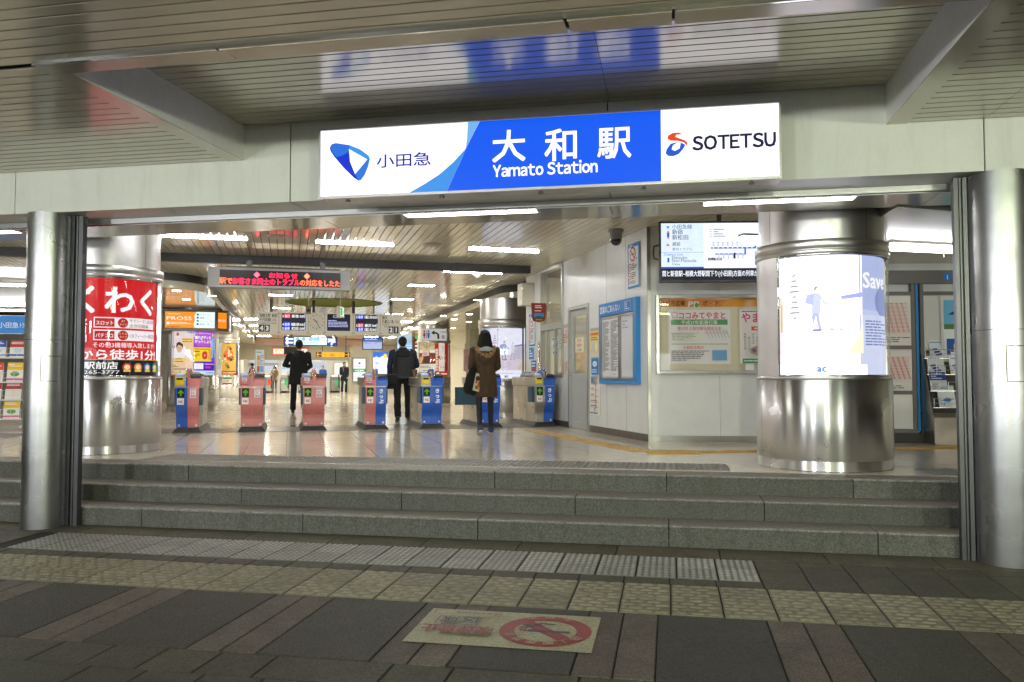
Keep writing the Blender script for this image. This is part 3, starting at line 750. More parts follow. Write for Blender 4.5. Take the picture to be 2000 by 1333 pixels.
# lower side ceilings with a black upstand and a pale fascia along the edge
M_LOW = mat('glossy_low_ceiling', (.62, .60, .48), .10, .1, spec=.9, var=.04, scale=.8, wob=.012, wscale=.6, ior=1.7)
ZLOW = 3.20
def edge(sgn):
    U = U1 if sgn > 0 else U0; r = 1.3; pts = []
    far = 12.0 if sgn > 0 else -4.6
    pts.append((far, VB))
    for i in range(9):
        a = math.pi / 2 * i / 8
        pts.append((U + sgn * (r - r * math.sin(a)), VB + r - r * math.cos(a)))
    pts.append((U, 46.0)); return pts
for sgn in (1, -1):
    pts = edge(sgn); far = 12.0 if sgn > 0 else -4.6
    mb = MB(MI)
    vs = [(p[0], p[1], ZLOW) for p in pts]; fv = [(far, p[1], ZLOW) for p in pts]
    n = len(vs); mb.add(vs + fv, [((i, i + 1, n + i + 1, n + i) if sgn < 0 else (n + i, n + i + 1, i + 1, i)) for i in range(n - 1)], False)
    mb.mi = 1; mb.add([(p[0], p[1], ZLOW) for p in pts] + [(p[0], p[1], ZLOW + .15) for p in pts], [(i, i + 1, n + i + 1, n + i) for i in range(n - 1)], True)
    mb.mi = 2; mb.add([(p[0] - sgn * .03, p[1] - .03, ZLOW + .15) for p in pts] + [(p[0] - sgn * .03, p[1] - .03, CEIL + .02) for p in pts], [(i, i + 1, n + i + 1, n + i) for i in range(n - 1)], True)
    mb.add([(p[0] - sgn * .03, p[1] - .03, ZLOW + .15) for p in pts] + [(p[0], p[1], ZLOW + .15) for p in pts], [(i, i + 1, n + i + 1, n + i) for i in range(n - 1)], False)
    struct(mb.build('low_side_ceiling', [M_LOW, M_LOW, BLACK]))
# black bulkhead strip across the slats
mb = MB(MI); mb.box(-6.5, 4.42, 14.82, 14.97, CEIL - .14, CEIL + .002); struct(mb.build('black_ceiling_beam', mat('matt_black_beam', (.02, .018, .016), .55, var=.1)))
# ------------------------------------------------------------------ enclosing walls of the concourse
M_OFF = mat('office_wall_panel', (.72, .73, .71), .38, var=.05, scale=2.5, dirt=.10, dscale=3, dcol=(.38, .37, .33), wob=.003, wscale=1.3)
M_FARW = mat('pale_far_wall', (.70, .67, .55), .5, var=.04, scale=1)
M_BRK = mat('grey_wall_tile', (.22, .20, .17), .5, var=.2, scale=8)
M_SKIRT = mat('brown_skirting', (.13, .11, .09), .35, .3, var=.1)
def wall(name, pts, z0, z1, m, t=.12):
    """upright slab along pts (interior frame), thickness to the right of travel"""
    mb = MB(MI)
    for (a, b) in zip(pts[:-1], pts[1:]):
        d = Vector((b[0] - a[0], b[1] - a[1], 0)).normalized(); n = Vector((d.y, -d.x, 0)) * t
        q = [Vector((*a, 0)), Vector((*b, 0)), Vector((*b, 0)) + n, Vector((*a, 0)) + n]
        mb.prism([(p.x, p.y) for p in q][::-1], z0, z1, 'z')
    return struct(mb.build(name, m))
UO = 4.85
M_YEL = mat('warm_office_wall', (.62, .58, .33), .55, var=.06, scale=2)
wall('office_side_wall', [(UO, 10.54), (UO, 12.84)], FZ, CEIL, M_OFF)
wall('office_side_wall', [(UO, 13.86), (UO, 14.16)], FZ, CEIL, M_OFF)
wall('office_side_wall', [(UO, 12.84), (UO, 13.86)], 2.64, CEIL, M_OFF)
wall('office_side_wall', [(UO, 14.16), (UO, 15.5)], FZ, 1.40, M_OFF)
wall('office_side_wall', [(UO, 15.5), (UO, 16.6)], FZ, CEIL, M_OFF)
wall('office_end_wall', [(UO + .02, 16.6), (12, 16.6)], FZ, CEIL, M_OFF)
mb = MB(MI); mb.box(UO + .12, UO + 4.2, 10.7, 16.5, FZ + .001, FZ + .003); mb.box(UO + 4.2, UO + 4.3, 10.6, 16.5, FZ, CEIL); mb.box(UO + .12, UO + 4.2, 10.62, 10.7, FZ, CEIL)
struct(mb.build('office_room_wall', M_YEL))
mb = MB(MI)
for v in (11.3, 12.07, 14.16): mb.box(UO - .002, UO + .01, v - .003, v + .003, FZ + .11, CEIL)
struct(mb.build('panel_seam', GREYP))
mb = MB(MI); mb.box(UO - .008, UO + .02, 10.54, 12.84, FZ, FZ + .105); mb.box(UO - .008, UO + .02, 13.9, 16.6, FZ, FZ + .105); struct(mb.build('office_skirting', M_SKIRT))
C0 = I(UO, on_u(1268, 862, UO)[0]).xy
MW = Matrix.Translation((C0.x, C0.y, 0)) @ Matrix.Rotation(R(9), 4, 'Z')
def onw(px, py):
    n = MW.to_3x3() @ Vector((0, 1, 0)); p = onplane(px, py, n, n.dot(MW.translation)); q = MW.inverted() @ p; return q.x, q.z
mb = MB(MW)
for a, b in ((0, .98), (.984, 1.98), (1.984, 2.98), (2.984, 4.6), (4.604, 7.0)): mb.box(a + .02 if a == 0 else a, b, 0, .12, FZ, CEIL)
struct(mb.build('office_front_wall', M_OFF))
mb = MB(MW); mb.box(-.012, .035, -.012, .06, FZ, CEIL - .002); mb.box(.037, 3.4, -.012, -.001, FZ, FZ + .085); struct(mb.build('steel_corner_guard', STEELD))
wall('left_side_wall', [(-13.2, 4), (-13.2, 34)], FZ, CEIL, M_FARW)
wall('tiled_side_wall', [(-13, 32.5), (-3.3, 32.5)], FZ, CEIL, M_BRK)
wall('hall_side_wall', [(-2.75, 33), (-2.75, 60)], FZ, CEIL, M_FARW)
wall('hall_end_wall', [(-3, 59), (9, 59)], FZ, CEIL, M_FARW)
wall('hall_header', [(-2.74, 48.5), (3.45, 48.5)], 2.36, CEIL, M_FARW)
wall('hall_right_wall', [(3.45, 48.5), (3.45, 47.0)], FZ, CEIL, M_FARW, .1)
wall('hall_right_wall', [(3.45, 47.0), (10, 47.0)], FZ, CEIL, M_FARW)
wall('concourse_right_wall', [(6.75, 31), (12, 31)], FZ, ZLOW, M_FARW)
wall('concourse_right_wall', [(6.75, 37.5), (6.75, 31)], FZ, ZLOW, M_FARW)
mb = MB(MI)
for u in (-1.6, -.4, .8, 2.0): mb.box(u - .012, u + .012, 48.485, 48.51, 2.36, 3.1)
for u in (4.2, 5.0, 5.8, 6.6): mb.box(u - .012, u + .012, 46.985, 47.01, FZ, 3.1)
for z in (1.5, 2.5): mb.box(3.46, 9.5, 46.985, 47.01, z - .012, z + .012)
for u in (7.4, 8.05, 8.7): mb.box(u - .006, u + .006, 30.985, 31.01, FZ, 3.2)
struct(mb.build('wall_panel_joint', GREYP))
mb = MB(MI); mb.box(-2.74, 5.9, 46.6, 46.95, 3.17, 3.48); struct(mb.build('pink_beam', mat('pink_band_paint', (.62, .40, .33), .4, var=.04)))
mb = MB(MI); mb.box(-3, 10, 48.7, 60, CEIL - .02, CEIL); mb.box(-13, 13, 60, 60.1, FZ, CEIL + .3); struct(mb.build('hall_ceiling', M_FARW))
wall('right_end_wall', [(12.5, 34), (12.5, 5)], FZ, CEIL, M_FARW)

# ------------------------------------------------------------------ columns
def circ_center(px, py, r, z=FZ):
    p = onplane(px, py, (0, 0, 1), z); d = Vector((p.x, p.y)); d = d + d.normalized() * r; return d.x, d.y
def facing(cx, cy): return math.atan2(-cy, -cx)
M_TAPE = mat('old_tape_residue', (.16, .11, .06), .8, var=.4, scale=60)
def outer_column(label, cx, cy, r, trim):
    t = thing('steel_column', label, 'column', (cx, cy, 0), 0, 'steel columns holding the front beam')
    z0 = SL * (cy - r - YS) - .02
    mb = MB(); mb.lathe([(r, z0), (r, 1.05), (r, ZB - .002)], 96); mb.build('shaft', STEELV, t)
    mb = MB(); mb.lathe([(r + .0015, 1.748), (r + .0015, 1.752)], 96, caps=False); mb.build('seam', DKMETAL, t)
    a0 = facing(cx, cy) + trim[0]; da = trim[1]; z1, z2 = trim[2]
    mb = MB()
    for s0, s1, e0, e1 in ((a0, a0 + da, z2 - .008, z2), (a0, a0 + da * .8, z1, z1 + .006), (a0, a0 + .03, z1, z2), (a0 + da - .025, a0 + da, z1 + .05, z2)):
        mb.lathe([(r + .001, e0), (r + .001, e1)], 16, s0, s1, False)
    mb.build('tape_outline', M_TAPE, t)
    return t
outer_column('smooth round steel column at the left end of the steps, faint taped rectangle on it', -5.826, 6.80, .19, (-.28, .95, (1.36, 1.60)))
outer_column('smooth round steel column at the right end of the steps, rusty tape outline on it', 2.50, 6.88, .235, (.06, 1.0, (1.36, 1.63)))
M_RAIL = mat('rail_aluminium', (.10, .10, .105), .38, .85, var=.1)
def jamb(label, px0, px1, y0, y1, mirror):
    xa = on_y(px0, 800, 6.84)[0]; xb = on_y(px1, 800, 6.84)[0]
    t = thing('shutter_rail', label, 'shutter rail', ((xa + xb) / 2, 6.885, 0), 0, 'shutter guide rails')
    h = (xb - xa) / 2
    mb = MB(); k = h * 2 / 5
    z0, z1 = -.02, 2.945
    for i, (a, b, d) in enumerate(((0, 1.6, .0), (2.2, 2.8, .008), (3.4, 5, .0))):
        a, b = (a, b) if not mirror else (5 - b, 5 - a)
        mb.box(-h + a * k, -h + b * k, -.03 + d, .03, z0, z1)
    mb.build('guide_channel', M_RAIL, t)
    mb = MB(); mb.box(-h + .002, h - .002, -.012, .026, z0 + .002, z1 - .002); mb.build('dark_groove', BLACK, t)
    return t
jamb('upright shutter rail beside the left steel column', 128, 152, 7.0, 7.2, False)
jamb('upright shutter rail beside the right steel column', 1874, 1900, 7.0, 7.2, True)

M_SHAFT = steel('satin_column_shaft', (.70, .69, .68), .38, .5, True, .07, .0002)
DRUM = steel('brushed_column_drum', (.78, .78, .78), .30, 1.0, True, .05, .0001)
def column(label, cx, cy, r, top, a_case, da_case, posters, zs=(0, .1, .92, 2.08, 2.23), seams=(), lit=True):
    """posters: list of (Art, angle relative to the camera, material)"""
    t = thing('advertising_column', label, 'column', (cx, cy, FZ), 0, 'round steel columns with poster cases')
    f = facing(cx, cy); z0, z1, z2, z3, z4 = zs
    mb = MB(); mb.lathe([(r - .012, .004), (r - .012, z1 - .006)], 96); mb.build('skirting', DRUM, t)
    mb = MB(); mb.lathe([(r - .02, z1 - .006), (r - .02, z1), (r, z1), (r, z2 - .045), (r - .01, z2 - .045)], 96, caps=False)
    mb.build('drum', DRUM, t)
    mb = MB()
    for a in seams: mb.lathe([(r + .001, z1), (r + .001, z2 - .05)], 1, f + a, f + a + .006, False)
    if seams: mb.build('drum_seam', BLACK, t)
    mb = MB(); mb.lathe([(r - .016, z2 - .044), (r - .004, z2 - .04), (r - .004, z2 - .012), (r - .02, z2 - .01)], 96, caps=False); mb.build('case_rim', M_SHAFT, t); mb = MB()
    mb.lathe([(r - .02, z3 + .012), (r - .004, z3 + .014), (r - .004, z3 + .05), (r - .014, z3 + .052), (r - .014, z3 + .06), (r - .004, z3 + .062), (r - .004, z4), (r - .045, z4 + .004)], 96, caps=False)
    mb.build('case_rim', M_SHAFT, t)
    mb = MB(); rc = r - .02
    mb.lathe([(rc, z2 - .012), (rc, z3 + .014)], 72, f + a_case + da_case, f + a_case + 2 * math.pi, False); mb.build('cladding', M_SHAFT, t); mb = MB()
    mb.lathe([(rc - .06, z2 - .012), (rc - .06, z3 + .014)], 72, f + a_case, f + a_case + da_case, False)
    mb.build('case_back', M_SHAFT, t)
    mb = MB()                                                          # bright studs and trims round the case
    for zz in (z2 - .006, z3 + .004):
        mb = MB(); mb.lathe([(rc - .004, zz - .009), (rc + .006, zz - .009), (rc + .006, zz + .009), (rc - .004, zz + .009)], 64, f + a_case, f + a_case + da_case, False); mb.build('case_trim', CHROME, t)
    for a in (f + a_case, f + a_case + da_case):
        mb = MB(); mb.M = Matrix.Rotation(a, 4, 'Z'); mb.box(rc - .03, rc + .012, -.012, .012, z2 - .01, z3 + .012); mb.build('case_post', CHROME, t)
    mb = MB(); mb.lathe([(rc - .001, z2 - .001), (rc - .001, z3 + .001)], 64, f + a_case + .01, f + a_case + da_case - .01, False); mb.build('clear_cover', GLASS, t)
    for art, a, m in posters: art.build('poster', m, t, T(0, 0, z2 + .004), (rc - .045, f + a))
    mb = MB(); rs_ = r - .045; mb.lathe([(rs_, z4), (rs_, top - FZ)], 96); mb.build('shaft', M_SHAFT, t)
    for a in (-.9, .75, 2.2): mb = MB(); mb.lathe([(rs_ + .001, z4), (rs_ + .001, top - FZ)], 1, f + a, f + a + .008, False); mb.build('shaft_seam', BLACK, t)
    return t
PH = 1.15
def small(art, x0, y0, x1, y1, rows, c, fill=.85): art.lines(x0, y0, x1, y1, rows, c, fill)
def figure(a, x, y, h, coat, legs, skin='#e2c4ac', hair='#6a6262', back=False):
    """a small printed walker seen from the side, with bent arm, coat and shoes"""
    P = lambda pts, c: a.poly([(x + u * h, y + v * h) for u, v in pts], c)
    P([(-.13, .02), (-.09, .0), (-.03, .25), (.02, .44), (-.06, .46), (-.10, .25)], legs); P([(.05, .0), (.10, .02), (.06, .24), (.05, .45), (-.03, .45), (.01, .22)], legs)
    P([(-.14, .01), (-.05, -.01), (-.04, .02), (-.12, .035)], '#8a84a0'); P([(.04, -.01), (.14, .0), (.13, .025), (.05, .025)], '#8a84a0')
    P([(-.09, .38), (.09, .37), (.085, .55), (.10, .72), (.06, .82), (-.04, .83), (-.10, .75), (-.08, .55)], coat); P([(.02, .76), (.09, .72), (.15, .58), (.24, .56), (.24, .60), (.17, .63), (.09, .78)], coat)
    P([(.23, .555), (.27, .56), (.27, .60), (.23, .60)], skin); a.disc(x + .015 * h, y + .905 * h, .048 * h, skin, 14, .062 * h)
    P([(-.045, .88), (-.02, .96), (.03, .975), (.06, .945), (.01, .935), (-.015, .87)], hair)
def _figure(a, x, y, h, coat, legs, skin='#d9b394', hair='#2a2320'):
    """a small printed figure on a poster"""
    a.poly([(x - .09 * h, y), (x - .02 * h, y), (x, y + .3 * h), (x - .07 * h, y + .45 * h)], legs); a.poly([(x + .03 * h, y), (x + .10 * h, y), (x + .06 * h, y + .45 * h), (x - .03 * h, y + .45 * h)], legs)
    a.poly([(x - .10 * h, y + .40 * h), (x + .10 * h, y + .40 * h), (x + .12 * h, y + .8 * h), (x, y + .86 * h), (x - .12 * h, y + .8 * h)], coat)
    a.disc(x, y + .92 * h, .055 * h, skin, 14, .07 * h); a.poly([(x - .06 * h, y + .93 * h), (x + .06 * h, y + .93 * h), (x + .04 * h, y + .99 * h), (x - .04 * h, y + .99 * h)], hair)
def ad_scene(w, seed=1, pale=False):
    a = Art(w, PH, '#dfe0f0', seed); s = w / .8
    a.rect(0, .45 * PH, w, PH, '#e9eafa'); a.rect(0, .17 * PH, w, .47 * PH, '#d3c6d6')
    a.poly([(.68 * w, .40 * PH), (w, .38 * PH), (w, .64 * PH), (.70 * w, .62 * PH)], '#bdb8c8'); a.poly([(.66 * w, .62 * PH), (w, .65 * PH), (w, .69 * PH), (.69 * w, .65 * PH)], '#7f84c0')
    a.poly([(.80 * w, .18 * PH), (w, .18 * PH), (w, .42 * PH), (.93 * w, .30 * PH)], '#cdbf9c')
    a.rect(.02 * w, .5 * PH, .03 * w, .9 * PH, '#8d8fa8'); a.rect(.275 * w, .42 * PH, .285 * w, .96 * PH, '#9496ad'); a.disc(.28 * w, .965 * PH, .03 * w, '#b9bbd2')
    for i in range(9):
        y = (.47 + .045 * i) * PH; k = (.03 + .02 * ((i * 7) % 4)) * w; a.poly([(.2 * w - k, y), (.2 * w + k, y + .005), (.2 * w + k * .4, y + .022), (.2 * w - k * .5, y + .02)], '#7a7f86')
    a.rect(.0, .36 * PH, .09 * w, .66 * PH, '#c8bfb0'); a.rect(.02 * w, .36 * PH, .05 * w, .6 * PH, '#a59a88')
    figure(a, .45 * w, .37 * PH, .38 * PH, '#9aa0cc', '#8a8eb8'); a.poly([(.33 * w, .60 * PH), (.42 * w, .58 * PH), (.43 * w, .68 * PH), (.35 * w, .67 * PH)], '#8c92c8')
    figure(a, .66 * w, .37 * PH, .36 * PH, '#d8d8e2', '#b5b2c0', hair='#cfcfd6')
    a.poly([(.40 * w, .36 * PH), (.5 * w, .36 * PH), (.49 * w, .38 * PH), (.41 * w, .38 * PH)], '#6b6790')
    small(a, .30 * w, .20 * PH, .68 * w, .34 * PH, 7, '#c4b9c9'); small(a, .54 * w, .11 * PH, .94 * w, .16 * PH, 3, '#f6f6ff')
    a.rect(0, 0, w, .085 * PH, '#eef0ff'); a.text('ac', w * .5, .025 * PH, .075 * PH, '#2f59b8', 'c', .03); small(a, .65 * w, .02 * PH, .95 * w, .05 * PH, 2, '#aab0cc'); small(a, .3 * w, .088 * PH, .7 * w, .108 * PH, 1, '#aab0cc')
    return a
def ad_save(w, seed=2):
    a = Art(w, PH, '#c6d1f2', seed)
    a.poly([(0, .55 * PH), (w, .5 * PH), (w, PH), (0, PH)], '#b4c0ea'); a.disc(.62 * w, .62 * PH, .35 * w, '#8d9acb', 24, .16 * PH)
    a.rect(0, 0, w, .5 * PH, '#d6ddf7'); a.text('Save', .06 * w, .73 * PH, .17 * PH, '#ffffff', 'l', .02, maxw=.7 * w); a.frame(.8 * w, .68 * PH, .98 * w, .88 * PH, .006, '#ffffff')
    small(a, .08 * w, .24 * PH, .9 * w, .46 * PH, 9, '#7f8cc0'); a.text('ac', .8 * w, .05 * PH, .05 * PH, '#2f59b8', 'c', .03)
    return a
rR = .655
cR = circ_center(1610, 923, rR)
column('wide steel advertising column on the right of the landing, glaring white backlit poster', cR[0], cR[1], rR, 3.5, -.66, 2.55,
       [(ad_scene(.80), -.01, LIT2), (ad_save(.74), 1.24, LIT)], seams=(-1.12,))
w_ = 1.55; a = Art(w_, PH, '#d0101c', 4)
def rx(x): return .66 + (x - .42) * .885
a.text('わくわく', .06, .765, .33, '#ffffff', 'l', .022, fw=1.32)
for y, t1, t2, t3, t4 in ((.565, 'スロット', 'AT', 'サラリーマン金太郎', '出世回胴編'), (.415, 'パチンコ', 'ミドル', 'CRフィーバー真花月', '')):
    a.rect(rx(.42), y, rx(1.29), y + .125, '#f4f0f2'); a.rect(rx(.435), y + .012, rx(.67), y + .112, '#c01222'); a.text(t1, rx(.552), y + .035, .055, '#ffffff', 'c', .012, fw=.18)
    a.disc(rx(.775), y + .062, .058, '#b01424', 24); a.text(t2, rx(.775), y + .07, .032, '#ffd9a0', 'c', .01, maxw=.09); a.text('タイプ', rx(.775), y + .03, .03, '#ffd9a0', 'c', .01, maxw=.08)
    a.text(t3, rx(.86), y + (.07 if t4 else .04), .05, '#8a2240', 'l', .005, fw=.36)
    if t4: a.text(t4, rx(.86), y + .012, .045, '#8a2240', 'l', .005, fw=.26)
a.text('その他3機種導入致します!', rx(.42), .335, .062, '#fff4f4', 'l', .012, fw=.76)
a.text('大和駅から徒歩1分!', .02, .2, .12, '#ffffff', 'l', .022, fw=1.42)
a.rect(0, 0, w_, .185, '#141018'); a.rect(0, .185, w_, .192, '#d8b24a'); a.text('大和駅前店', .34, .085, .085, '#ffffff', 'l', .018, fw=.58); a.text('046-265-3777', .40, .02, .055, '#e8e8ee', 'l', .012, fw=.54)
for i, c in enumerate(('#c0402c', '#d9763a', '#3f6fc0', '#3c8a4e')):
    x = 1.02 + i * .13; a.disc(x, .10, .052, c, 20, .05); a.disc(x, .10, .032, '#f0d9a8', 16, .03); a.rect(x - .04, .045, x + .04, .07, '#e6c24a')
for ch, y in (('火', .60), ('日', .50), ('開', .40)): a.text(ch, .56, y, .09, '#ffffff', 'c', .015)
cL = circ_center(202, 889, rR)
column('steel advertising column behind the left rail with a red backlit poster', cL[0], cL[1], rR, 3.5, -1.3, 2.55, [(a, -.03, LIT)], seams=(1.2,))
# slim posters on the far columns
rP = .66
a = Art(.62, 1.2, '#e9c9a0', 5)
a.poly([(0, .62), (.3, .9), (.62, .98), (.62, 1.2), (0, 1.2)], '#e6d6d8'); a.poly([(.02, .75), (.22, .88), (.30, .70), (.10, .55)], '#8a5a44'); a.disc(.16, 1.08, .045, '#c05a28'); a.rect(.02, .98, .3, 1.03, '#efe2d8')
a.poly([(.02, .45), (.32, .40), (.44, .62), (.34, .80), (.10, .82), (.03, .66)], '#f1eef2'); a.disc(.22, .70, .085, '#e6b594', 24, .11); a.poly([(.11, .70), (.13, .84), (.22, .88), (.33, .80), (.32, .68), (.29, .76), (.20, .80)], '#4a2c22')
a.disc(.19, .70, .012, '#33211c'); a.disc(.255, .70, .012, '#33211c'); a.rect(.205, .645, .24, .655, '#c05a58')
a.poly([(.34, .62), (.52, .38), (.60, .34), (.58, .46), (.44, .66)], '#efe8ea')
for x, y in ((.30, .92), (.30, .86), (.10, .40), (.08, .33)): a.rect(x, y, x + .27, y + .045, '#f0c832'); small(a, x + .01, y + .005, x + .26, y + .04, 1, '#7a4a10')
a.text('予備校', .52, 1.10, .06, '#2a50a8', 'c', .02); small(a, .03, .2, .28, .27, 2, '#222222'); a.text('10 11 12', .04, .05, .07, '#44445a', 'l', .01); small(a, .05, .12, .55, .18, 2, '#55455a'); a.rect(0, 0, .62, .03, '#e89a54')
b = Art(.60, 1.2, '#7a2ad8', 6)
b.rect(0, .72, .60, 1.2, '#a23ac8'); b.disc(.3, .95, .3, '#b858d2', 30, .2); b.text('2015年', .03, 1.08, .06, '#f0d8ff', 'l', .01); small(b, .22, 1.085, .5, 1.12, 1, '#f0d8ff'); b.text('憧れボディを', .03, .96, .085, '#ffffff', 'l', .03, maxw=.44); b.text('ゲットしよう!', .03, .85, .085, '#ffffff', 'l', .03, maxw=.48)
b.poly([(.50, .45), (.56, .45), (.59, .8), (.57, 1.0), (.51, 1.0), (.49, .8)], '#8ab8e8'); b.disc(.54, 1.07, .035, '#e8c0a8', 16, .05); b.poly([(.46, .75), (.5, .95), (.52, .94), (.49, .74)], '#e8c8b0')
b.rect(.01, .36, .50, .73, '#f4d81c'); b.text('0', .29, .43, .25, '#d81848', 'c', .06); b.text('円', .38, .43, .05, '#d81848', 'l', .02); small(b, .03, .66, .48, .71, 1, '#b06a10'); b.rect(.03, .60, .16, .64, '#d84020'); small(b, .03, .45, .18, .57, 3, '#a06010')
for y in (.41, .50, .59): b.rect(.40, y, .49, y + .07, '#d84030'); small(b, .41, y + .01, .48, y + .06, 2, '#ffe8e0')
b.rect(0, .12, .60, .33, '#3a24c0'); b.rect(.02, .15, .25, .31, '#f4f4ff'); b.rect(.30, .17, .46, .23, '#d838a8'); small(b, .28, .26, .58, .31, 1, '#f0c8f0'); b.rect(0, 0, .60, .11, '#cfe0fb'); b.text('7', .33, .03, .06, '#2040a0', 'l', .04); small(b, .38, .03, .58, .08, 2, '#4060b0')
cP = circ_center(376, 804, rP)
column('steel advertising column with beige and purple posters under the orange octagonal sign', cP[0], cP[1], rP, ZLOW, -1.0, 2.0, [(a, -.47, LIT), (b, .50, LIT)], zs=(0, .12, .96, 2.17, 2.36))
a = Art(.62, 1.2, '#d9b24a', 7)
a.disc(.26, .78, .2, '#e0722c', 26, .22); a.rect(.2, .60, .32, 1.1, '#c03a20'); a.vtext('大感謝祭', .26, 1.0, .09, '#f8e6c0', .03)
for i in range(12): x, y = a.r.uniform(.05, .55), a.r.uniform(.25, 1.12); a.disc(x, y, a.r.uniform(.03, .06), a.r.choice(('#5a3a1c', '#e8d29a', '#3a4a20', '#b84a20', '#f0e4b8')), 10); a.rect(x - .03, y - .012, x + .04, y + .012, a.r.choice(('#7a2418', '#f2ead0')))
a.rect(0, 0, .62, .17, '#a82a1c'); small(a, .03, .03, .6, .14, 2, '#f4dfa8')
cB = circ_center(431, 784, rP)
t = column('shaded steel column with a yellow food poster, behind the orange sign', cB[0], cB[1], rP, ZLOW, -.2, 1.6, [(a, .55, PAPER)], zs=(0, .12, .96, 2.2, 2.4))
q = Art(.34, .28, '#e9e4da', 8); q.rect(0, 0, .34, .07, '#a8243a'); q.rect(0, .2, .34, .28, '#3c8a4a'); small(q, .02, .09, .32, .18, 3, '#444444'); q.build('notice', PAPER, t, T(0, 0, .62), (rP + .003, facing(*cB) + .35))
rK = .60
cK = circ_center(984, 815, rK)
a = ad_scene(.86, 9)
column('steel advertising column beyond the gates with a backlit street scene poster', cK[0], cK[1], rK, ZLOW, -.95, 1.95, [(ad_save(.25, 12), -.82, LIT), (a, .1, LIT)], zs=(0, .1, .86, 2.03, 2.22), seams=(.9,))
cT = circ_center(847, 788, rK)
a = Art(.66, 1.14, '#3a2418', 10)
a.poly([(0, .82), (.66, .82), (.66, 1.14), (0, 1.14)], '#c9b98e')
for k in range(5): a.poly([(.02 + .15 * k, 1.13), (.08 + .15 * k, 1.13), (.35, .95), (.34, .95)], '#8f7c50')
a.rect(.02, .72, .2, .9, '#e6e2d2'); a.rect(.46, .72, .64, .9, '#e6e2d2'); a.poly([(0, .42), (.22, .42), (.26, .8), (.03, .8)], '#8c3a16'); a.poly([(.42, .42), (.66, .42), (.66, .8), (.46, .8)], '#7a3214'); a.rect(.24, .42, .42, .76, '#52382a')
a.poly([(0, .45), (.12, .44), (.22, .62), (.17, .70), (.08, .66), (0, .6)], '#d9a77e'); a.poly([(.15, .68), (.44, .70), (.43, .88), (.17, .86)], '#e3bfae'); small(a, .2, .72, .4, .82, 3, '#9a6a70'); a.rect(0, 0, .66, .42, '#d8d2c2'); small(a, .05, .28, .6, .36, 2, '#8a5a4a'); small(a, .2, .16, .5, .22, 1, '#777777')
b = Art(.50, 1.14, '#d8cfc0', 11); b.rect(.38, 0, .5, 1.14, '#9a1f1c'); b.rect(0, 0, .14, 1.14, '#b03024'); b.vtext('謹賀新年謹賀新年', .07, .86, .09, '#f4e2cc', .02)
for i in range(26): x, y = b.r.uniform(.15, .37), b.r.uniform(.26, .72); b.disc(x, y, b.r.uniform(.012, .035), b.r.choice(('#c8b060', '#c04028', '#5a7a4a', '#e8e0d0', '#403830', '#d89a40')), 9)
b.vtext('しあわせ', .27, 1.04, .06, '#4a2c28', .0, 1.0); b.rect(0, 0, .5, .16, '#a82420'); small(b, .2, .03, .48, .12, 1, '#f0d8c0', 1.0); b.disc(.1, .08, .05, '#f4e8d8', 16)
t = column('steel column with a train interior poster and a restroom sign above it', cT[0], cT[1], rK, ZLOW, -1.1, 2.2, [(a, -.50, LIT), (b, .52, LIT)], zs=(0, .1, .93, 2.08, 2.2))
# ------------------------------------------------------------------ boards and lit signs
def M2(p, rz=0): return Vector(p), rz
def board(name, label, cat, loc, rz, w, h, art, m, d=.06, ft=.015, fm=None, fd=.006, group=None, body=None, back=True):
    """flat sign: local x to the viewer's right, y away from the viewer, origin bottom-left of the face"""
    t = thing(name, label, cat, loc, rz, group)
    fm = fm or ALU
    mb = MB(); mb.bbox(-ft, w + ft, .004, d, -ft, h + ft, min(.006, d / 4)); mb.build('housing', body or fm, t)
    if ft > .003:
        mb = MB()
        for q in ((-ft, w + ft, -ft, -.0005), (-ft, w + ft, h + .0005, h + ft), (-ft, -.0005, -.0003, h + .0003), (w + .0005, w + ft, -.0003, h + .0003)): mb.box(q[0], q[1], -fd, .0035, q[2], q[3])
        mb.build('frame', fm, t)
    if art: art.build('face', m, t, T(0, .002, 0))
    return t
def vrect(px0, py0, px1, py1, v):
    u0, z1 = on_v(px0, py0, v); u1, z0 = on_v(px1, py1, v)
    u0b, z0b = on_v(px0, py1, v); return u0, (z0 + z0b) / 2, u1 - u0, z1 - z0b
def vboard(name, label, cat, px, v, fn, m, **k):
    u, z, w, h = vrect(*px, v); a = fn(w, h); return board(name, label, cat, I(u, v, z), TH, w, h, a, m, **k)

# ---- the station name sign over the entrance
YSG = 6.45
xs0, zs1 = on_y(627, 257, YSG); xs1, zs0b = on_y(1523, 345.5, YSG); _, zs0 = on_y(627, 384, YSG)
zs0 = (zs0 + zs0b) / 2; zs1 = (zs1 + on_y(1522, 201.5, YSG)[1]) / 2
SWd, SHt = xs1 - xs0, zs1 - zs0
t = thing('station_sign', 'long backlit sign with white and blue fields reading Yamato Station above the entrance', 'sign', (xs0, YSG, zs0))
def sg(px, py): x, z = on_y(px, py, YSG); return min(max(x - xs0, 0), SWd), min(max(z - zs0, 0), SHt)
def sgc(pts): return [sg(600 + x / 2.857, y / 2.857) for x, y in pts]
A = Art(SWd, SHt, '#f4f3fb')
xb = sg(1291, 280)[0]; x9 = sg(1290, 280)[0]
edgeB = sgc([(780, 1063), (830, 958), (862, 890), (885, 832), (921, 760), (963, 680)])
edgeB[0] = (edgeB[0][0], 0); edgeB[-1] = (edgeB[-1][0], SHt)
A.poly(edgeB[::-1] + [(edgeB[0][0], 0), (xb, 0), (xb, SHt)][0:0] + [(edgeB[0][0], 0), (xb, 0), (xb, SHt)], '#0a5cf5')
eW = sgc([(570, 1072), (660, 1026), (740, 974), (815, 908), (885, 832)]); eW[0] = (eW[0][0], 0)
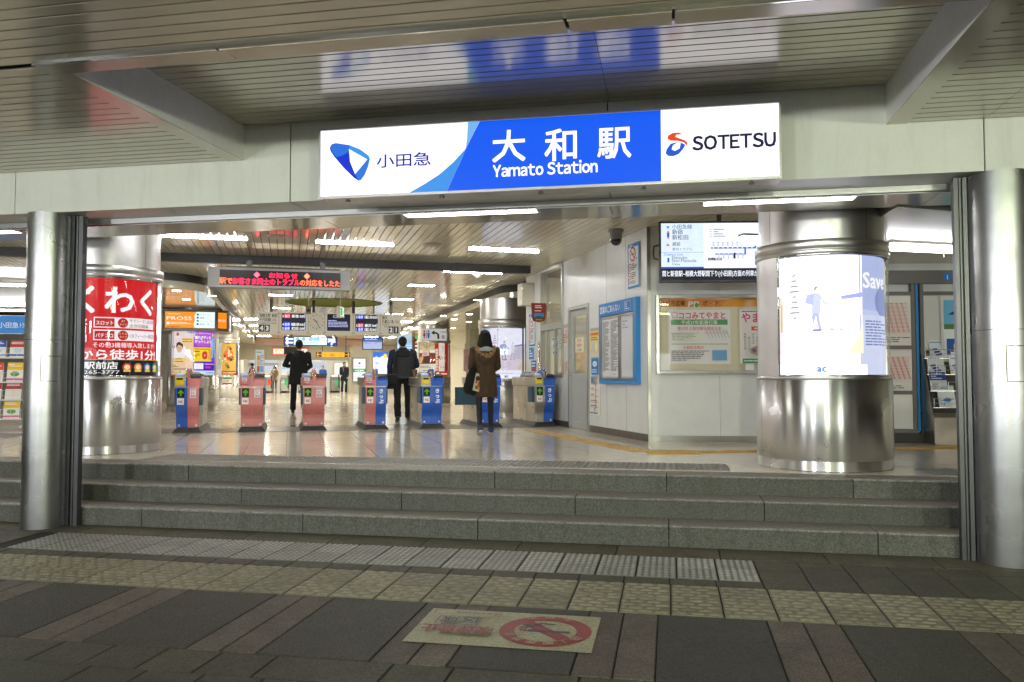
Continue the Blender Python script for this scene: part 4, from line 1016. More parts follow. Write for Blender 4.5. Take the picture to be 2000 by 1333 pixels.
A.poly(eW + sgc([(862, 890), (830, 958)]) + [edgeB[0]], '#3f96ec')
eU = sgc([(885, 832), (893, 770), (897, 680)]); eU[-1] = (eU[-1][0], SHt)
A.poly(eU + [edgeB[-1]] + sgc([(921, 760)]), '#79b6f4')
out = sgc([(128, 826), (138, 808), (160, 801), (237, 812), (300, 838), (346, 872), (351, 890), (340, 935), (322, 978), (302, 1006), (288, 1011), (262, 994), (205, 938), (152, 876), (132, 846)])
A.poly(out, '#1850dc')
A.poly(sgc([(128, 826), (138, 808), (160, 801), (237, 812), (234, 850), (244, 905), (270, 975), (288, 1011), (262, 994), (205, 938), (152, 876), (132, 846)]), '#0c33d2')
A.poly(sgc([(132, 820), (160, 801), (237, 812), (236, 835), (234, 850), (200, 870), (165, 880), (140, 850)]), '#2a72e0')
A.poly(sgc([(237, 812), (300, 838), (346, 872), (351, 890), (338, 893), (236, 835)]), '#3c98ea')
A.poly(sgc([(338, 893), (351, 890), (340, 935), (322, 978), (302, 1006), (288, 1011), (270, 975)]), '#2f7ae0')
A.poly(sgc([(236, 835), (338, 893), (270, 975), (242, 905)]), '#f4f3fb')
def stxt(s, px0, px1, py0, py1, c, bold, **k):
    (xa, za), (xb_, zb_) = sg(px0, py1), sg(px1, py0); (_, z2) = sg(px0, py0)
    A.text(s, xa, za, (z2 - za) * k.pop('kf', 1), c, 'l', bold, fw=xb_ - xa, **k)
stxt('小田急', 737, 842, 301, 327, '#1b1fa8', .012)
for ch, a, b, y0, y1 in (('大', 963, 1026, 252, 313), ('和', 1065, 1126, 249, 311), ('駅', 1168, 1232, 245, 306)): stxt(ch, a, b, y0, y1, '#f6f6ff', .014)
stxt('Yamato Station', 964, 1167, 324, 347, '#f6f6ff', .02, kf=1.22, sans=True)
stxt('SOTETSU', 1353, 1514, 269, 295, '#10103a', .026, kf=1.26, sans=True)
def sgp(pts): return [sg(1300 + x / 2.857, y / 2.857) for x, y in pts]
A.poly(sgp([(98, 755), (72, 745), (40, 747), (14, 762), (10, 780), (28, 790), (70, 792), (102, 800), (119, 820), (122, 802), (108, 788), (72, 776), (54, 768), (60, 757)]), '#e8481c')
A.poly(sgp([(110, 814), (92, 804), (58, 800), (28, 808), (6, 838), (0, 862), (16, 876), (44, 877), (74, 864), (98, 836)]), '#1a58d8')
A.poly(sgp([(84, 806), (60, 804), (40, 818), (34, 840), (52, 848), (78, 834)]), '#f4f3fb')
A.pal = [c if min(c) > .7 else tuple(q / 1.4 for q in c) for c in A.pal]                 # the face is lit at 1.4
A.build('face', emit('station_sign_face', (1, 1, 1), 1.4, attr=True, mottle=False), t, T(0, 0, 0))
mb = MB(); mb.bbox(-.012, SWd + .012, .006, YB - YSG + .0, -.012, SHt + .012, .004); mb.build('housing', ALU, t)
mb = MB()
for q in ((-.014, SWd + .014, -.022, -.001), (-.014, SWd + .014, SHt + .001, SHt + .016), (-.014, -.001, -.001, SHt + .001), (SWd + .001, SWd + .014, -.001, SHt + .001)): mb.box(q[0], q[1], -.012, .005, q[2], q[3])
mb.build('frame', ALU, t)
for px in (677, 861, 1055, 1257, 1469):
    x = on_y(px, 380, YSG)[0] - xs0; mb = MB(); mb.box(x - .012, x + .012, .02, .05, -.045, -.0225); mb.cyl((x - .02, .035, -.038), (x + .02, .035, -.038), .007, n=8); mb.build('latch', DKMETAL, t)

# ------------------------------------------------------------------ ceiling lamps
M_TRAY = mat('lamp_tray_white', (.7, .7, .68), .4, var=.03)
DIFF = emit('lit_lamp_panel', (1.0, .97, .90), 30.0)
M_DOWN = emit('downlight_glow', (1.0, .95, .84), 40.0)
def tube_lamp(label, u, v, z, L=1.22, grp='fluorescent tubes under the slatted ceiling', rz=TH, tm=None):
    t = thing('fluorescent_lamp', label, 'ceiling lamp', I(u, v, z), rz, grp)
    mb = MB(); mb.box(-L / 2 - .03, L / 2 + .03, -.045, .045, .0205, .06 if z < CEIL - .05 else .024); mb.build('fitting', M_TRAY, t)
    mb = MB(); mb.tube([(-L / 2, 0, 0), (L / 2, 0, 0)], .019, 12); mb.build('tube', tm or TUBE, t)
    for s in (-1, 1):
        mb = MB(); mb.box(s * L / 2 - .012, s * L / 2 + .03, -.02, .02, -.022, .02) if s > 0 else mb.box(-L / 2 - .03, -L / 2 + .012, -.02, .02, -.022, .02); mb.build('holder', M_TRAY, t)
    return t
for i, (u, v) in enumerate(((-1.22, 13.0), (1.0, 13.0), (3.43, 13.05), (-1.45, 15.78), (1.03, 15.82), (3.55, 15.95), (-3.6, 13.0), (-3.75, 15.8))):
    row = 'front row, before the black ceiling beam' if v < 14 else 'back row, behind the black ceiling beam'
    pos = {0: 'left', 1: 'middle', 2: 'right', 3: 'left', 4: 'middle', 5: 'right', 6: 'outermost', 7: 'outermost'}[i]
    tube_lamp('bare fluorescent tube at the %s of the %s' % (pos, row), u, v, CEIL - .007)
for u_, v_, lb in ((-3.4, 10.2, 'outermost left'), (-1.2, 10.2, 'left'), (1.0, 10.2, 'right')): tube_lamp('unseen fluorescent tube at the %s of the added row inside the entrance soffit' % lb, u_, v_, CEIL - .007)  # row out of view, added to brighten the foyer
for u_, v_, lb in ((-6.0, 13.0, 'front'), (-8.2, 13.0, 'front'), (-6.0, 15.8, 'back'), (-8.4, 15.8, 'back')): tube_lamp('unseen fluorescent tube added to the %s row far left above the brochure stand' % lb, u_, v_, CEIL - .007)  # extra tubes out of view, added to light the concourse from the left
q0 = onplane(1738, 483, (0, 0, 1), ZR - .07); q1 = onplane(1868, 489, (0, 0, 1), ZR - .07)
WIDE = emit('wide_lamp_lens', (.95, .96, 1.0), 13.0)
def wide_lamp(label, p, q, L):
    p = Vector(p); q = Vector(q); d = (q - p); t = thing('batten_lamp', label, 'ceiling lamp', p, math.atan2(d.y, d.x), 'batten lamps under the low panelled ceiling')
    mb = MB(); mb.box(-.02, L + .02, -.06, .06, .045, ZR - p.z - .001); mb.build('fitting', M_TRAY, t)
    mb = MB(); mb.tube([(0, 0, .0), (L, 0, 0)], [(.055, .042)] * 2, 14, up=(0, 0, 1)); mb.build('lens', WIDE, t)
    mb = MB(); mb.tube([(L * .78, -.03, -.04), (L * .78, -.03, -.10)], .008, 6); mb.build('pull_switch', CREAM, t)
wide_lamp('broad bright batten lamp before the timetable wall, right of the glaring column', q0, q1, (q1 - q0).length)
wide_lamp('broad batten lamp added unseen behind the glaring advertising column', q0 - (q1 - q0).normalized() * 1.9, q0 - (q1 - q0).normalized() * .5, 1.25)  # second lamp stays out of sight, added only for its light
tube_lamp('broad bright lamp under the flat panels at the left edge', -5.75, 19.6, CEIL - .14, 1.3, 'wide lamps under the flat panels')
tube_lamp('slim lamp under the flat panels at the left edge, farther back', -8.1, 27.6, CEIL - .1, 1.8, 'wide lamps under the flat panels')
def tray(label, x0, x1, y0, y1, z):
    t = thing('recessed_lamp', label, 'ceiling lamp', ((x0 + x1) / 2, (y0 + y1) / 2, z), 0, 'recessed lamps in the entrance soffit')
    hx, hy = (x1 - x0) / 2, (y1 - y0) / 2
    mb = MB(); b = .022
    for q in ((-hx, hx, -hy, -hy + b), (-hx, hx, hy - b, hy), (-hx, -hx + b, -hy + b, hy - b), (hx - b, hx, -hy + b, hy - b)): mb.box(q[0], q[1], q[2], q[3], -.02, -.0005)
    mb.build('trim', ALU, t)
    mb = MB(); mb.add([(-hx + b, -hy + b, -.003), (hx - b, -hy + b, -.003), (hx - b, hy - b, -.003), (-hx + b, hy - b, -.003)], [(3, 2, 1, 0)]); mb.build('diffuser', DIFF, t)
for lb, x0 in (('recessed strip lamp in the soffit beneath the station sign', -2.54), ('recessed strip lamp in the soffit before the glaring advertising column', .28), ('recessed strip lamp in the soffit left of the left steel column', -8.2)):
    tray(lb, x0, x0 + 1.33, 7.46, 7.66, 2.98)
PANEL = emit('lit_ceiling_panel', (1.0, .96, .86), 44.0)
def panel_lamp(label, u, v, z, w, l, grp):
    t = thing('ceiling_lamp', label, 'ceiling lamp', I(u, v, z), TH, grp)
    mb = MB(); mb.box(-w / 2, w / 2, -l / 2, l / 2, -.012, .0); mb.build('tray', M_TRAY, t)
    mb = MB(); mb.add([(-w / 2 + .02, -l / 2 + .02, -.0135), (w / 2 - .02, -l / 2 + .02, -.0135), (w / 2 - .02, l / 2 - .02, -.0135), (-w / 2 + .02, l / 2 - .02, -.0135)], [(3, 2, 1, 0)]); mb.build('diffuser', PANEL, t)
for px, py in ((548, 577), (548, 602), (823, 558), (786, 585), (560, 616), (530, 628), (770, 614)):
    p = onplane(px, py, (0, 0, 1), CEIL - .013); u, v = p.dot(EU), p.dot(EV)
    panel_lamp('small bright panel lamp in the slatted ceiling over the gate aisle', u, v, CEIL - .002, .62, .34, 'small panel lamps along the aisle ceiling')
for u in (-1.2, 1.5, 4.2):
    for v in (31, 35, 39, 43.5): panel_lamp('square lamp in the far hall ceiling beyond the departure board', u, v, CEIL - .002, .7, .7, 'far hall ceiling lamps')
for u in (-1.5, .9, 3.0, 5.6):
    for v in (51.5, 55.5): panel_lamp('square lamp over the far row of gates', u, v, CEIL - .022, .8, .8, 'lamps over the far gates')
for px, py in ((932, 586), (917, 614), (887, 624), (916, 629), (801, 639), (851, 637), (885, 641), (866, 617), (345, 568), (414, 578), (364, 585), (457, 634), (459, 627)):
    p = onplane(px, py, (0, 0, 1), ZLOW); u, v = p.dot(EU), p.dot(EV)
    t = thing('downlight', 'round downlight set flush in the glossy low side ceiling', 'ceiling lamp', I(u, v, ZLOW), TH, 'downlights in the low side ceilings')
    mb = MB(); mb.lathe([(.115, -.0008), (.115, -.01), (.09, -.008)], 24, caps=False); mb.build('trim', ALU, t)
    mb = MB(); mb.lathe([(.088, -.007), (.088, -.0065)], 24, caps=True); mb.build('lens', M_DOWN, t)
for i, (lu, lv) in enumerate(((UO + 1.6, 13.2), (UO + 2.0, 15.3))):
    tube_lamp('lamp inside the staff office seen through its window', lu, lv, 3.0, 1.2, 'office lamps', TH + R(90), emit('office_tube', (1.0, .9, .62), 90.0) if i == 0 else bpy.data.materials['office_tube'])

for px, py, lb in ((542, 463, 'left of'), (845, 478, 'right of')):
    p = onplane(px, py, (0, 0, 1), CEIL - .01)
    t = thing('ceiling_speaker', 'round grey speaker grille set in the slatted ceiling %s the middle fluorescent tube' % lb, 'speaker', (p.x, p.y, CEIL), 0)
    mb = MB(); mb.lathe([(.15, .001), (.15, -.014), (.13, -.02), (.02, -.022)], 28); mb.build('grille', mat('speaker_grille', (.38, .35, .27), .5, var=.1) if lb[0] == 'l' else bpy.data.materials['speaker_grille'], t)
p = onplane(1028, 857, (0, 0, 1), FZ)
t = thing('paper_scrap', 'tiny white scrap of paper lying on the concourse floor', 'litter', (p.x, p.y, FZ + .001), .4)
mb = MB(); mb.add([(-.06, 0, 0), (0, -.02, .012), (.07, .0, .0), (.02, .035, .02), (-.03, .03, .0)], [(0, 1, 4), (1, 3, 4), (1, 2, 3)]); mb.build('paper', WHITEP, t)

# ------------------------------------------------------------------ hanging signs in the concourse
t0 = vrect(406, 523.5, 684, 562.5, 14.55)
u, z, w, h = t0; h = .345; z = on_v(406, 560.7, 14.55)[1]
t = thing('message_sign', 'grey hanging message sign with glowing red scrolling text', 'sign', I(u, 14.55, z), TH)
mb = MB(); mb.bbox(0, w, .0, .22, 0, h, .008); mb.build('housing', GREYP, t)
wx0, wx1 = .19, w - .17; a = Art(wx1 - wx0, h * .74, '#0a0807', 20); W2, H2 = wx1 - wx0, h * .74
RED, ORG = '#ff1848', '#ff5a3a'
for x, c in ((.30, '#ff4860'), (.715, '#ff6a50')): q = x * W2; a.poly([(q - .05, H2 * .72), (q, H2 * .72 - .05), (q + .05, H2 * .72), (q, H2 * .72 + .05)], c)
a.text('お知らせ', .40 * W2, H2 * .56, H2 * .36, RED, 'l', .008, fw=.235 * W2)
a.text('駅で', .0, H2 * .10, H2 * .42, ORG, 'l', .008, fw=.10 * W2); a.text('お客さま同士のトラブル', .105 * W2, H2 * .10, H2 * .42, RED, 'l', .008, fw=.55 * W2); a.text('の対応をしたた', .66 * W2, H2 * .10, H2 * .42, ORG, 'l', .008, fw=.335 * W2)
LED = emit('led_text', (1, 1, 1), 4.5, attr=True)
a.build('display', LED, t, T(wx0, -.002, h * .13))
mb = MB()
for x in (.28 * w, .80 * w): mb.box(x - .045, x + .045, .10, .16, h + .001, CEIL - z - .1)
mb.box(.12 * w, .92 * w, .04, .18, h + .0005, h + .03); mb.build('hanger', BLACK, t)
mb = MB()
for s in (-1, 1):
    xx = -.03 if s < 0 else w + .03; mb.lathe([(.02, -.006), (.028, 0), (.02, .006)], 16, caps=False, cx=0, cy=0)
mb.M = Matrix.Translation((-.02, .1, h * .62)) @ Matrix.Rotation(R(90), 4, 'X'); mb2 = MB(mb.M); mb2.lathe([(.018, -.006), (.028, 0), (.018, .006), (.018, -.006)], 18, caps=False)
mb2.M = Matrix.Translation((w + .02, .1, h * .62)) @ Matrix.Rotation(R(90), 4, 'X'); mb2.lathe([(.018, -.006), (.028, 0), (.018, .006), (.018, -.006)], 18, caps=False); mb2.build('side_ring', CHROME, t)

VD = 22.9
u0, zb = on_v(503, 652, VD); u1 = on_v(783, 655, VD)[0]; zt = on_v(503, 609, VD)[1]; DW, DH = u1 - u0, zt - zb
t = thing('departure_board', 'long hanging board with clock, train departure screens and platform numbers', 'information board', I(u0, VD, zb), TH)
M_DB = mat('warm_grey_board', (.62, .58, .48), .45, var=.03)
mb = MB(); mb.bbox(0, DW, .006, .25, 0, DH, .006); mb.build('housing', M_DB, t)
def dx(px): return on_v(px, 630, VD)[0] - u0
LITB = emit('backlit_board_print', (1, 1, 1), .62, attr=True)
a = Art(DW, DH, '#d8cdb4', 21)
for px in (544.5, 602, 634, 690, 743): a.rect(dx(px) - .006, 0, dx(px) + .006, DH, '#8a8272')
for px in (506, 543, 547, 600, 605, 632, 636, 688, 692, 741, 745, 781):
    for y in (.03, DH - .05): a.disc(dx(px), y + .01, .012, '#2a2a2a', 8)
a.text('相模大野', dx(507), DH * .76, .10, '#3a3632', 'l', .01, fw=dx(528) - dx(507)); a.text('新宿', dx(531), DH * .76, .10, '#3a3632', 'l', .01, fw=dx(541) - dx(531))
a.text('千代田線', dx(507), DH * .57, .10, '#3a3632', 'l', .01, fw=dx(529) - dx(507)); a.text('方面', dx(532), DH * .58, .07, '#3a3632', 'l', 0, fw=dx(539) - dx(532))
a.text('for Sagami-Ono, Shinjuku,', dx(507), DH * .45, .07, '#5a5248', 'l', .0, fw=dx(541) - dx(507)); a.text('Chiyoda Line', dx(511), DH * .35, .07, '#5a5248', 'l', .0, fw=dx(528) - dx(511))
for px, s in ((511, '4'), (522, '3'), (763.5, '2'), (773.5, '1')): a.rect(dx(px) - .065, .05, dx(px) + .065, .24, '#14162c'); a.text(s, dx(px), .085, .165, '#f4f4ee', 'c', .04)
a.text('藤沢', dx(746), DH * .76, .10, '#3a3632', 'l', .01, fw=dx(756) - dx(746)); a.text('片瀬江ノ島', dx(746), DH * .57, .10, '#3a3632', 'l', .01, fw=dx(768) - dx(746)); a.text('方面', dx(771), DH * .58, .07, '#3a3632', 'l', 0, fw=dx(778) - dx(771))
a.text('for Fujisawa,', dx(746), DH * .46, .07, '#5a5248', 'l', .0, fw=dx(760) - dx(746)); a.text('Katase-Enoshima', dx(750), DH * .36, .07, '#5a5248', 'l', .0, fw=dx(775) - dx(750))
a.build('panel', LITB, t, T(0, 0, 0))
def screen(px0, px1, y0, y1, rows):
    w, h = dx(px1) - dx(px0), y1 - y0; a = Art(w, h, '#0a0c24', 22)
    for y, n, c, k, d, tm in rows:
        yy = y * h; a.text(n, .03 * w, yy, .085, '#ffffff', 'l', .02); a.rect(.10 * w, yy - .015, .36 * w, yy + .10, c); a.text(k, .23 * w, yy, .08, '#e8ecff', 'c', .02, maxw=.2 * w); a.text(d, .56 * w, yy, .085, '#ffffff', 'c', .02, maxw=.32 * w); a.text(tm, .75 * w, yy, .085, '#ffffff', 'l', .02, fw=.17 * w); a.rect(.945 * w, yy - .01, .975 * w, yy + .09, '#dfe4ff')
    a.build('screen', SCREEN, t, T(dx(px0), -.008, y0))
screen(550, 597, .10, .56, ((.76, '3', '#f0184c', '急行', '新宿', '10:29'), (.27, '4', '#1a4cff', '各停', '相模大野', '10:31'), (.03, '3', '#1a4cff', '各停', '町田', '10:39')))
screen(694, 738, .10, .56, ((.78, '2', '#1a4cff', '各停', '片瀬江ノ島', '10:33'), (.27, '2', '#f0184c', '急行', '藤沢', '10:40'), (.03, '1', '#1a4cff', '各停', '片瀬江ノ島', '10:42')))
a = Art(dx(684) - dx(639), .46, '#0b0c26', 23); a.text('◇ごあんない◇', a.w / 2, .36, .08, '#dfe4ff', 'c', .01, fw=a.w * .5); small(a, .03, .1, a.w - .03, .30, 5, '#c8ccff', .97); a.build('screen', SCREEN, t, T(dx(639), -.008, .10))
# clock 
cx = (dx(606) + dx(630)) / 2; cw = dx(630) - dx(606); a = Art(cw, .5, '#cfc4aa', 24); c0 = (cw / 2, .25)
for k in range(12):
    an = math.pi / 6 * k; r0, r1 = .17, .20; a.poly([(c0[0] + r0 * math.sin(an) + .009 * math.cos(an), c0[1] + r0 * math.cos(an) - .009 * math.sin(an)), (c0[0] + r1 * math.sin(an) + .009 * math.cos(an), c0[1] + r1 * math.cos(an) - .009 * math.sin(an)), (c0[0] + r1 * math.sin(an) - .009 * math.cos(an), c0[1] + r1 * math.cos(an) + .009 * math.sin(an)), (c0[0] + r0 * math.sin(an) - .009 * math.cos(an), c0[1] + r0 * math.cos(an) + .009 * math.sin(an))], '#33302a')
a.disc(c0[0], c0[1], .014, '#222222', 12); ck = a.build('clock_face', LITB, t, T(dx(606), -.006, .09))
for an, ln, wd in ((R(360 * (10 + 26 / 60) / 12), .11, .011), (R(360 * 25.5 / 60), .17, .008)):
    mb = MB(Matrix.Translation((cx, -.010, .34)) @ Matrix.Rotation(an, 4, 'Y')); mb.box(-wd, wd, -.008 if ln > .15 else -.004, -.004 if ln > .15 else -.001, -.03, ln); mb.build('clock_hand', BLACK, ck)
for k in (.09, .38, .66, .93): mb = MB(); mb.box(k * DW - .04, k * DW + .04, .08, .16, DH + .001, CEIL - zb); mb.build('hanger', BLACK, t)

def fn(w, h):
    a = Art(w, h, '#e8fbff', 25); a.rect(0, 0, .30, h, '#1446a8'); a.rect(w - .32, 0, w, h, '#1446a8')
    for y in (.27, .73): a.arrow(.15, y * h, .26, math.pi, '#ffffff'); a.arrow(w - .16, y * h, .26, 0 if y > .5 else math.pi / 2, '#ffffff')
    for x in (.42, .62, .85): a.disc(x, .74 * h, .06, '#7fc4e8', 12); a.disc(w - .4 - x * .5, .74 * h, .06, '#9ad0e8', 12)
    small(a, .42, .2 * h, 1.2, .40 * h, 1, '#b8dcea'); return a
LITW = emit('bright_backlit_print', (1, 1, 1), 1.25, attr=True)
t = vboard('direction_sign', 'backlit white and blue hanging sign with arrows behind the man in black', 'sign', (556, 659, 657, 674), 28.5, fn, LITW, d=.3, ft=.03, fm=DKGREY)
zz = t.location.z; mb = MB()
for k in (.13, .52, .92): mb.box(k * 1.8 - .03, k * 1.8 + .03, .12, .18, .32, CEIL - zz)
mb.build('hanger', BLACK, t)
def fn(w, h):
    a = Art(w, h, '#f5b41e', 26); a.rect(0, 0, .30, h, '#15162a'); a.rect(w - .30, 0, w, h, '#15162a'); a.arrow(.15, h / 2, .24, math.pi, '#f5a81e'); a.arrow(w - .15, h / 2, .24, 0, '#f5a81e')
    a.text('出口', w * .47, h * .45, h * .36, '#4a3208', 'c', .02); small(a, w * .40, h * .14, w * .62, h * .36, 1, '#6a4a10'); small(a, .4, h * .2, w * .3, h * .7, 2, '#c88a18'); small(a, w * .68, h * .2, w - .4, h * .8, 2, '#c88a18'); return a
t = vboard('exit_sign', 'backlit yellow hanging exit sign with black arrow ends in the far hall', 'sign', (617, 688.5, 684, 697.5), 45.5, fn, LITW, d=.25, ft=.02, fm=GREYP)
mb = MB(); zz = t.location.z
for k in (.35, 1.6): mb.box(k - .02, k + .02, .1, .14, .29, CEIL - zz)
mb.build('hanger', DKGREY, t)
def fn(w, h):
    a = Art(w, h, '#b9c6ea', 27); a.rect(0, h * .80, w, h, '#1f62c0'); small(a, .1 * w, h * .83, .8 * w, h * .97, 1, '#e4f0ff'); a.rect(0, h * .68, w, h * .78, '#24357a'); small(a, .05 * w, h * .5, .45 * w, h * .62, 2, '#5a6690'); small(a, .6 * w, h * .5, .95 * w, h * .62, 2, '#5a6690'); return a
t = vboard('hanging_monitor', 'flat monitor with a pale blue timetable page hung beside the departure board', 'monitor', (709.5, 661, 746, 682), 24.5, fn, SCREEN, d=.07, ft=.025, fm=BLACK)
mb = MB(); zz = t.location.z; mb.box(.28, .33, .03, .07, .38, CEIL - zz); mb.prism([(.33, .40), (.62, .40), (.62, .62)], .0, .01, 'y'); mb.build('hanger', GREYP, t)
# the small camera and the emergency exit sign hung before the oval recess
u, z = on_v(602.5, 605, 20.5); t = thing('hanging_camera', 'boxy dark camera hung on a rod from the slatted ceiling', 'security camera', I(u, 20.5, z), TH)
mb = MB(); mb.bbox(-.065, .065, -.13, .13, -.10, .06, .01); mb.box(-.075, .075, -.15, .11, .061, .075); mb.build('case', mat('brown_camera_case', (.20, .17, .13), .5), t)
mb = MB(); mb.cyl((0, 0, .07), (0, 0, CEIL - z), .014, n=8); mb.build('rod', CREAM, t); mb = MB(Matrix.Translation((0, -.131, -.03)) @ Matrix.Rotation(R(90), 4, 'X')); mb.lathe([(.035, 0), (.035, .02), (.0, .022)], 16, caps=False); mb.build('lens', BLACK, t)
u, z = on_v(665, 617, 20.5); t = thing('emergency_exit_sign', 'small slanted white and green sign hung on a rod near the clock', 'sign', I(u, 20.5, z), TH + R(72))
a = Art(.34, .22, '#e4f2e4', 28); a.rect(.02, .02, .2, .2, '#27a860'); a.arrow(.27, .11, .09, 0, '#27a860'); mb = MB(); mb.bbox(-.02, .36, .004, .09, -.02, .24, .006); mb.build('housing', CREAM, t); a.build('face', LITW, t, T(0, .002, 0)); mb = MB(); mb.cyl((.17, .05, .24), (.17, .05, CEIL - z), .012, n=8); mb.build('rod', CREAM, t)
# restroom sign on the far column
def fn(w, h):
    a = Art(w, h, '#e6e4dc', 29)
    for x, c, sk in ((.09, '#c8281e', 1), (.26, '#2a62c0', 0)):
        X = x * w; a.disc(X, h * .78, h * .085, c, 14)
        if sk: a.poly([(X - .035 * w, h * .66), (X + .035 * w, h * .66), (X + .055 * w, h * .36), (X + .02 * w, h * .36), (X + .02 * w, h * .16), (X - .02 * w, h * .16), (X - .02 * w, h * .36), (X - .055 * w, h * .36)], c)
        else: a.poly([(X - .05 * w, h * .66), (X + .05 * w, h * .66), (X + .045 * w, h * .38), (X + .025 * w, h * .16), (X - .025 * w, h * .16), (X - .045 * w, h * .38)], c)
    a.rect(.165 * w, h * .16, .185 * w, h * .84, '#444444'); a.rect(.345 * w, 0, .352 * w, h, '#b8b4aa'); a.rect(.715 * w, 0, .722 * w, h, '#b8b4aa')
    pts = [(.62, .14), (.70, .14), (.70, .46), (.66, .62), (.58, .71), (.50, .73), (.50, .86), (.37, .66), (.50, .46), (.50, .59), (.56, .58), (.605, .52), (.62, .44)]
    a.poly([(x * w, y * h) for x, y in pts], '#141414'); a.text('この先', .86 * w, h * .66, h * .20, '#222222', 'c', .01, fw=.23 * w); a.text('左', .87 * w, h * .2, h * .30, '#141414', 'c', .03); return a
t = vboard('restroom_sign', 'white restroom sign with a bent arrow on the far steel column', 'sign', (824.5, 642.5, 872, 665.5), 27.65, fn, LITB, d=.10, ft=.01)

# orange sign box with cut corners, wrapped round the poster column on the left
t = thing('octagonal_sign', 'orange and white octagonal lit sign round the left far column with shop listings', 'sign', (cP[0], cP[1], 0), TH)
zt, zb_ = 3.17, 2.66
ro, ch_ = .92, .27
def octp(g):
    r, c = ro + g, ch_ + g * .4; return [(r, -r + c), (r, r - c), (r - c, r), (-r + c, r), (-r, r - c), (-r, -r + c), (-r + c, -r), (r - c, -r)]
mb = MB(); mb.prism(octp(.03), zb_ - .05, zb_, 'z'); mb.prism(octp(.03), zt - .04, zt, 'z'); mb.prism(octp(-.03), zb_ + .001, zt - .041, 'z')
for k, p in enumerate(octp(.005)): mb.M = Matrix.Translation((p[0], p[1], 0)) @ Matrix.Rotation(R(22.5 + 45 * k), 4, 'Z'); mb.box(-.03, .03, -.03, .03, zb_ + .002, zt - .042)
mb.M = Matrix(); mb.build('housing', mat('bronze_sign_frame', (.12, .105, .085), .35, .5), t)
wide, nar = 2 * (ro - ch_), ch_ * math.sqrt(2); hgt = zt - zb_ - .09
def oct_face(k, art):
    an = R(-90 + 45 * k); side = wide if k % 2 == 0 else nar; dist = ro if k % 2 == 0 else (2 * ro - ch_) / math.sqrt(2)
    art.build('lit_panel', LITW, t, Matrix.Rotation(an + R(90), 4, 'Z') @ Matrix.Translation((-side / 2 + .04, -dist, zb_ + .025)))
# wide front panel faces the viewer: two neighbouring faces carry the orange and the listing
w, h = wide - .08, hgt
a = Art(w, h, '#e98a1c', 30); a.text('PROSS', .04, h * .48, h * .30, '#f4efe2', 'l', .0, fw=w * .50)
a.rect(.04, h * .20, .11, h * .36, '#e8eef0'); small(a, .13, h * .22, w * .52, h * .36, 2, '#f6e6cc'); small(a, .06, h * .82, w * .35, h * .90, 1, '#f6d8a8'); small(a, .05, h * .03, w * .30, h * .1, 1, '#7a3c08')
a.poly([(w * .60, 0), (w, 0), (w, h), (w * .63, h), (w * .585, h * .75), (w * .60, h * .5), (w * .57, h * .2)], '#dff0f0')
for i, (s, c) in enumerate((('レストラン', '#2a7a4a'), ('書籍', '#2a4aa0'), ('ファッション', '#2a8a5a'), ('食品・花', '#2a4aa0'))):
    y = h * (.78 - .2 * i); a.disc(w * .655, y + .025, .03, c, 14); a.text(s, w * .70, y, .055, c, 'l', .0, maxw=w * .28)
oct_face(0, a)
w = nar - .08; a = Art(w, h, '#e98414', 31); a.text('PROSS', w * .5, h * .42, h * .2, '#f6efe0', 'c', .0, fw=w * .8); oct_face(1, a)
a = Art(w, h, '#dff0ee', 32); a.rect(0, h * .88, w, h, '#d03030'); a.rect(0, 0, w, h * .1, '#e08a28'); small(a, .1 * w, .2 * h, .9 * w, .8 * h, 5, '#4a8a6a'); oct_face(-1, a)
w = wide - .08; a = Art(w, h, '#e4e0d8', 33); small(a, .1 * w, .1 * h, .9 * w, .9 * h, 7, '#555555'); oct_face(2, a)
# ------------------------------------------------------------------ ticket gates
G_BLUE = mat('gate_blue_panel', (.01, .095, .50), .35, var=.05, scale=6, coat=.3)
G_PINK = mat('gate_pink_panel', (.60, .195, .19), .4, var=.05, scale=6, coat=.2)
G_YEL = mat('reader_yellow', (.78, .58, .02), .35, var=.04)
G_NAVY = mat('flap_cover_blue', (.03, .09, .17), .45, var=.08)
G_TEAL = mat('flap_leaf_teal', (.012, .055, .085), .45, var=.1)
G_SIDE = steel('gate_side_steel', (.43, .41, .38), .30, .4, True, .12)
G_GREY = mat('reader_grey', (.40, .41, .43), .3, .4, var=.05)
G_GLOW = emit('reader_ring_glow', (.45, .62, 1.0), .9)
G_PL = mat('plinth_black', (.02, .02, .021), .5, var=.15)
def pane(mb, x0, x1, prof, t=.022):
    """bent panel: prof = [(y, z)] top to bottom, thickened backwards"""
    n = len(prof); vs = []
    for x in (x0, x1):
        for y, z in prof: vs.append((x, y, z))
        for y, z in prof: vs.append((x, y + t, z))
    fs = []
    for i in range(n - 1):
        fs.append((i, i + 1, 2 * n + i + 1, 2 * n + i)); fs.append((n + i + 1, n + i, 3 * n + i, 3 * n + i + 1))
        fs.append((i + 1, i, n + i, n + i + 1)); fs.append((2 * n + i, 2 * n + i + 1, 3 * n + i + 1, 3 * n + i))
    fs.append((0, 2 * n, 3 * n, n)); fs.append((n - 1, 2 * n - 1, 4 * n - 1, 3 * n - 1)); mb.add(vs, fs, False)
SP = [(0, .735), (0, .46), (.006, .42), (.024, .37), (.052, .31), (.072, .26), (.08, .21), (.08, .085)]
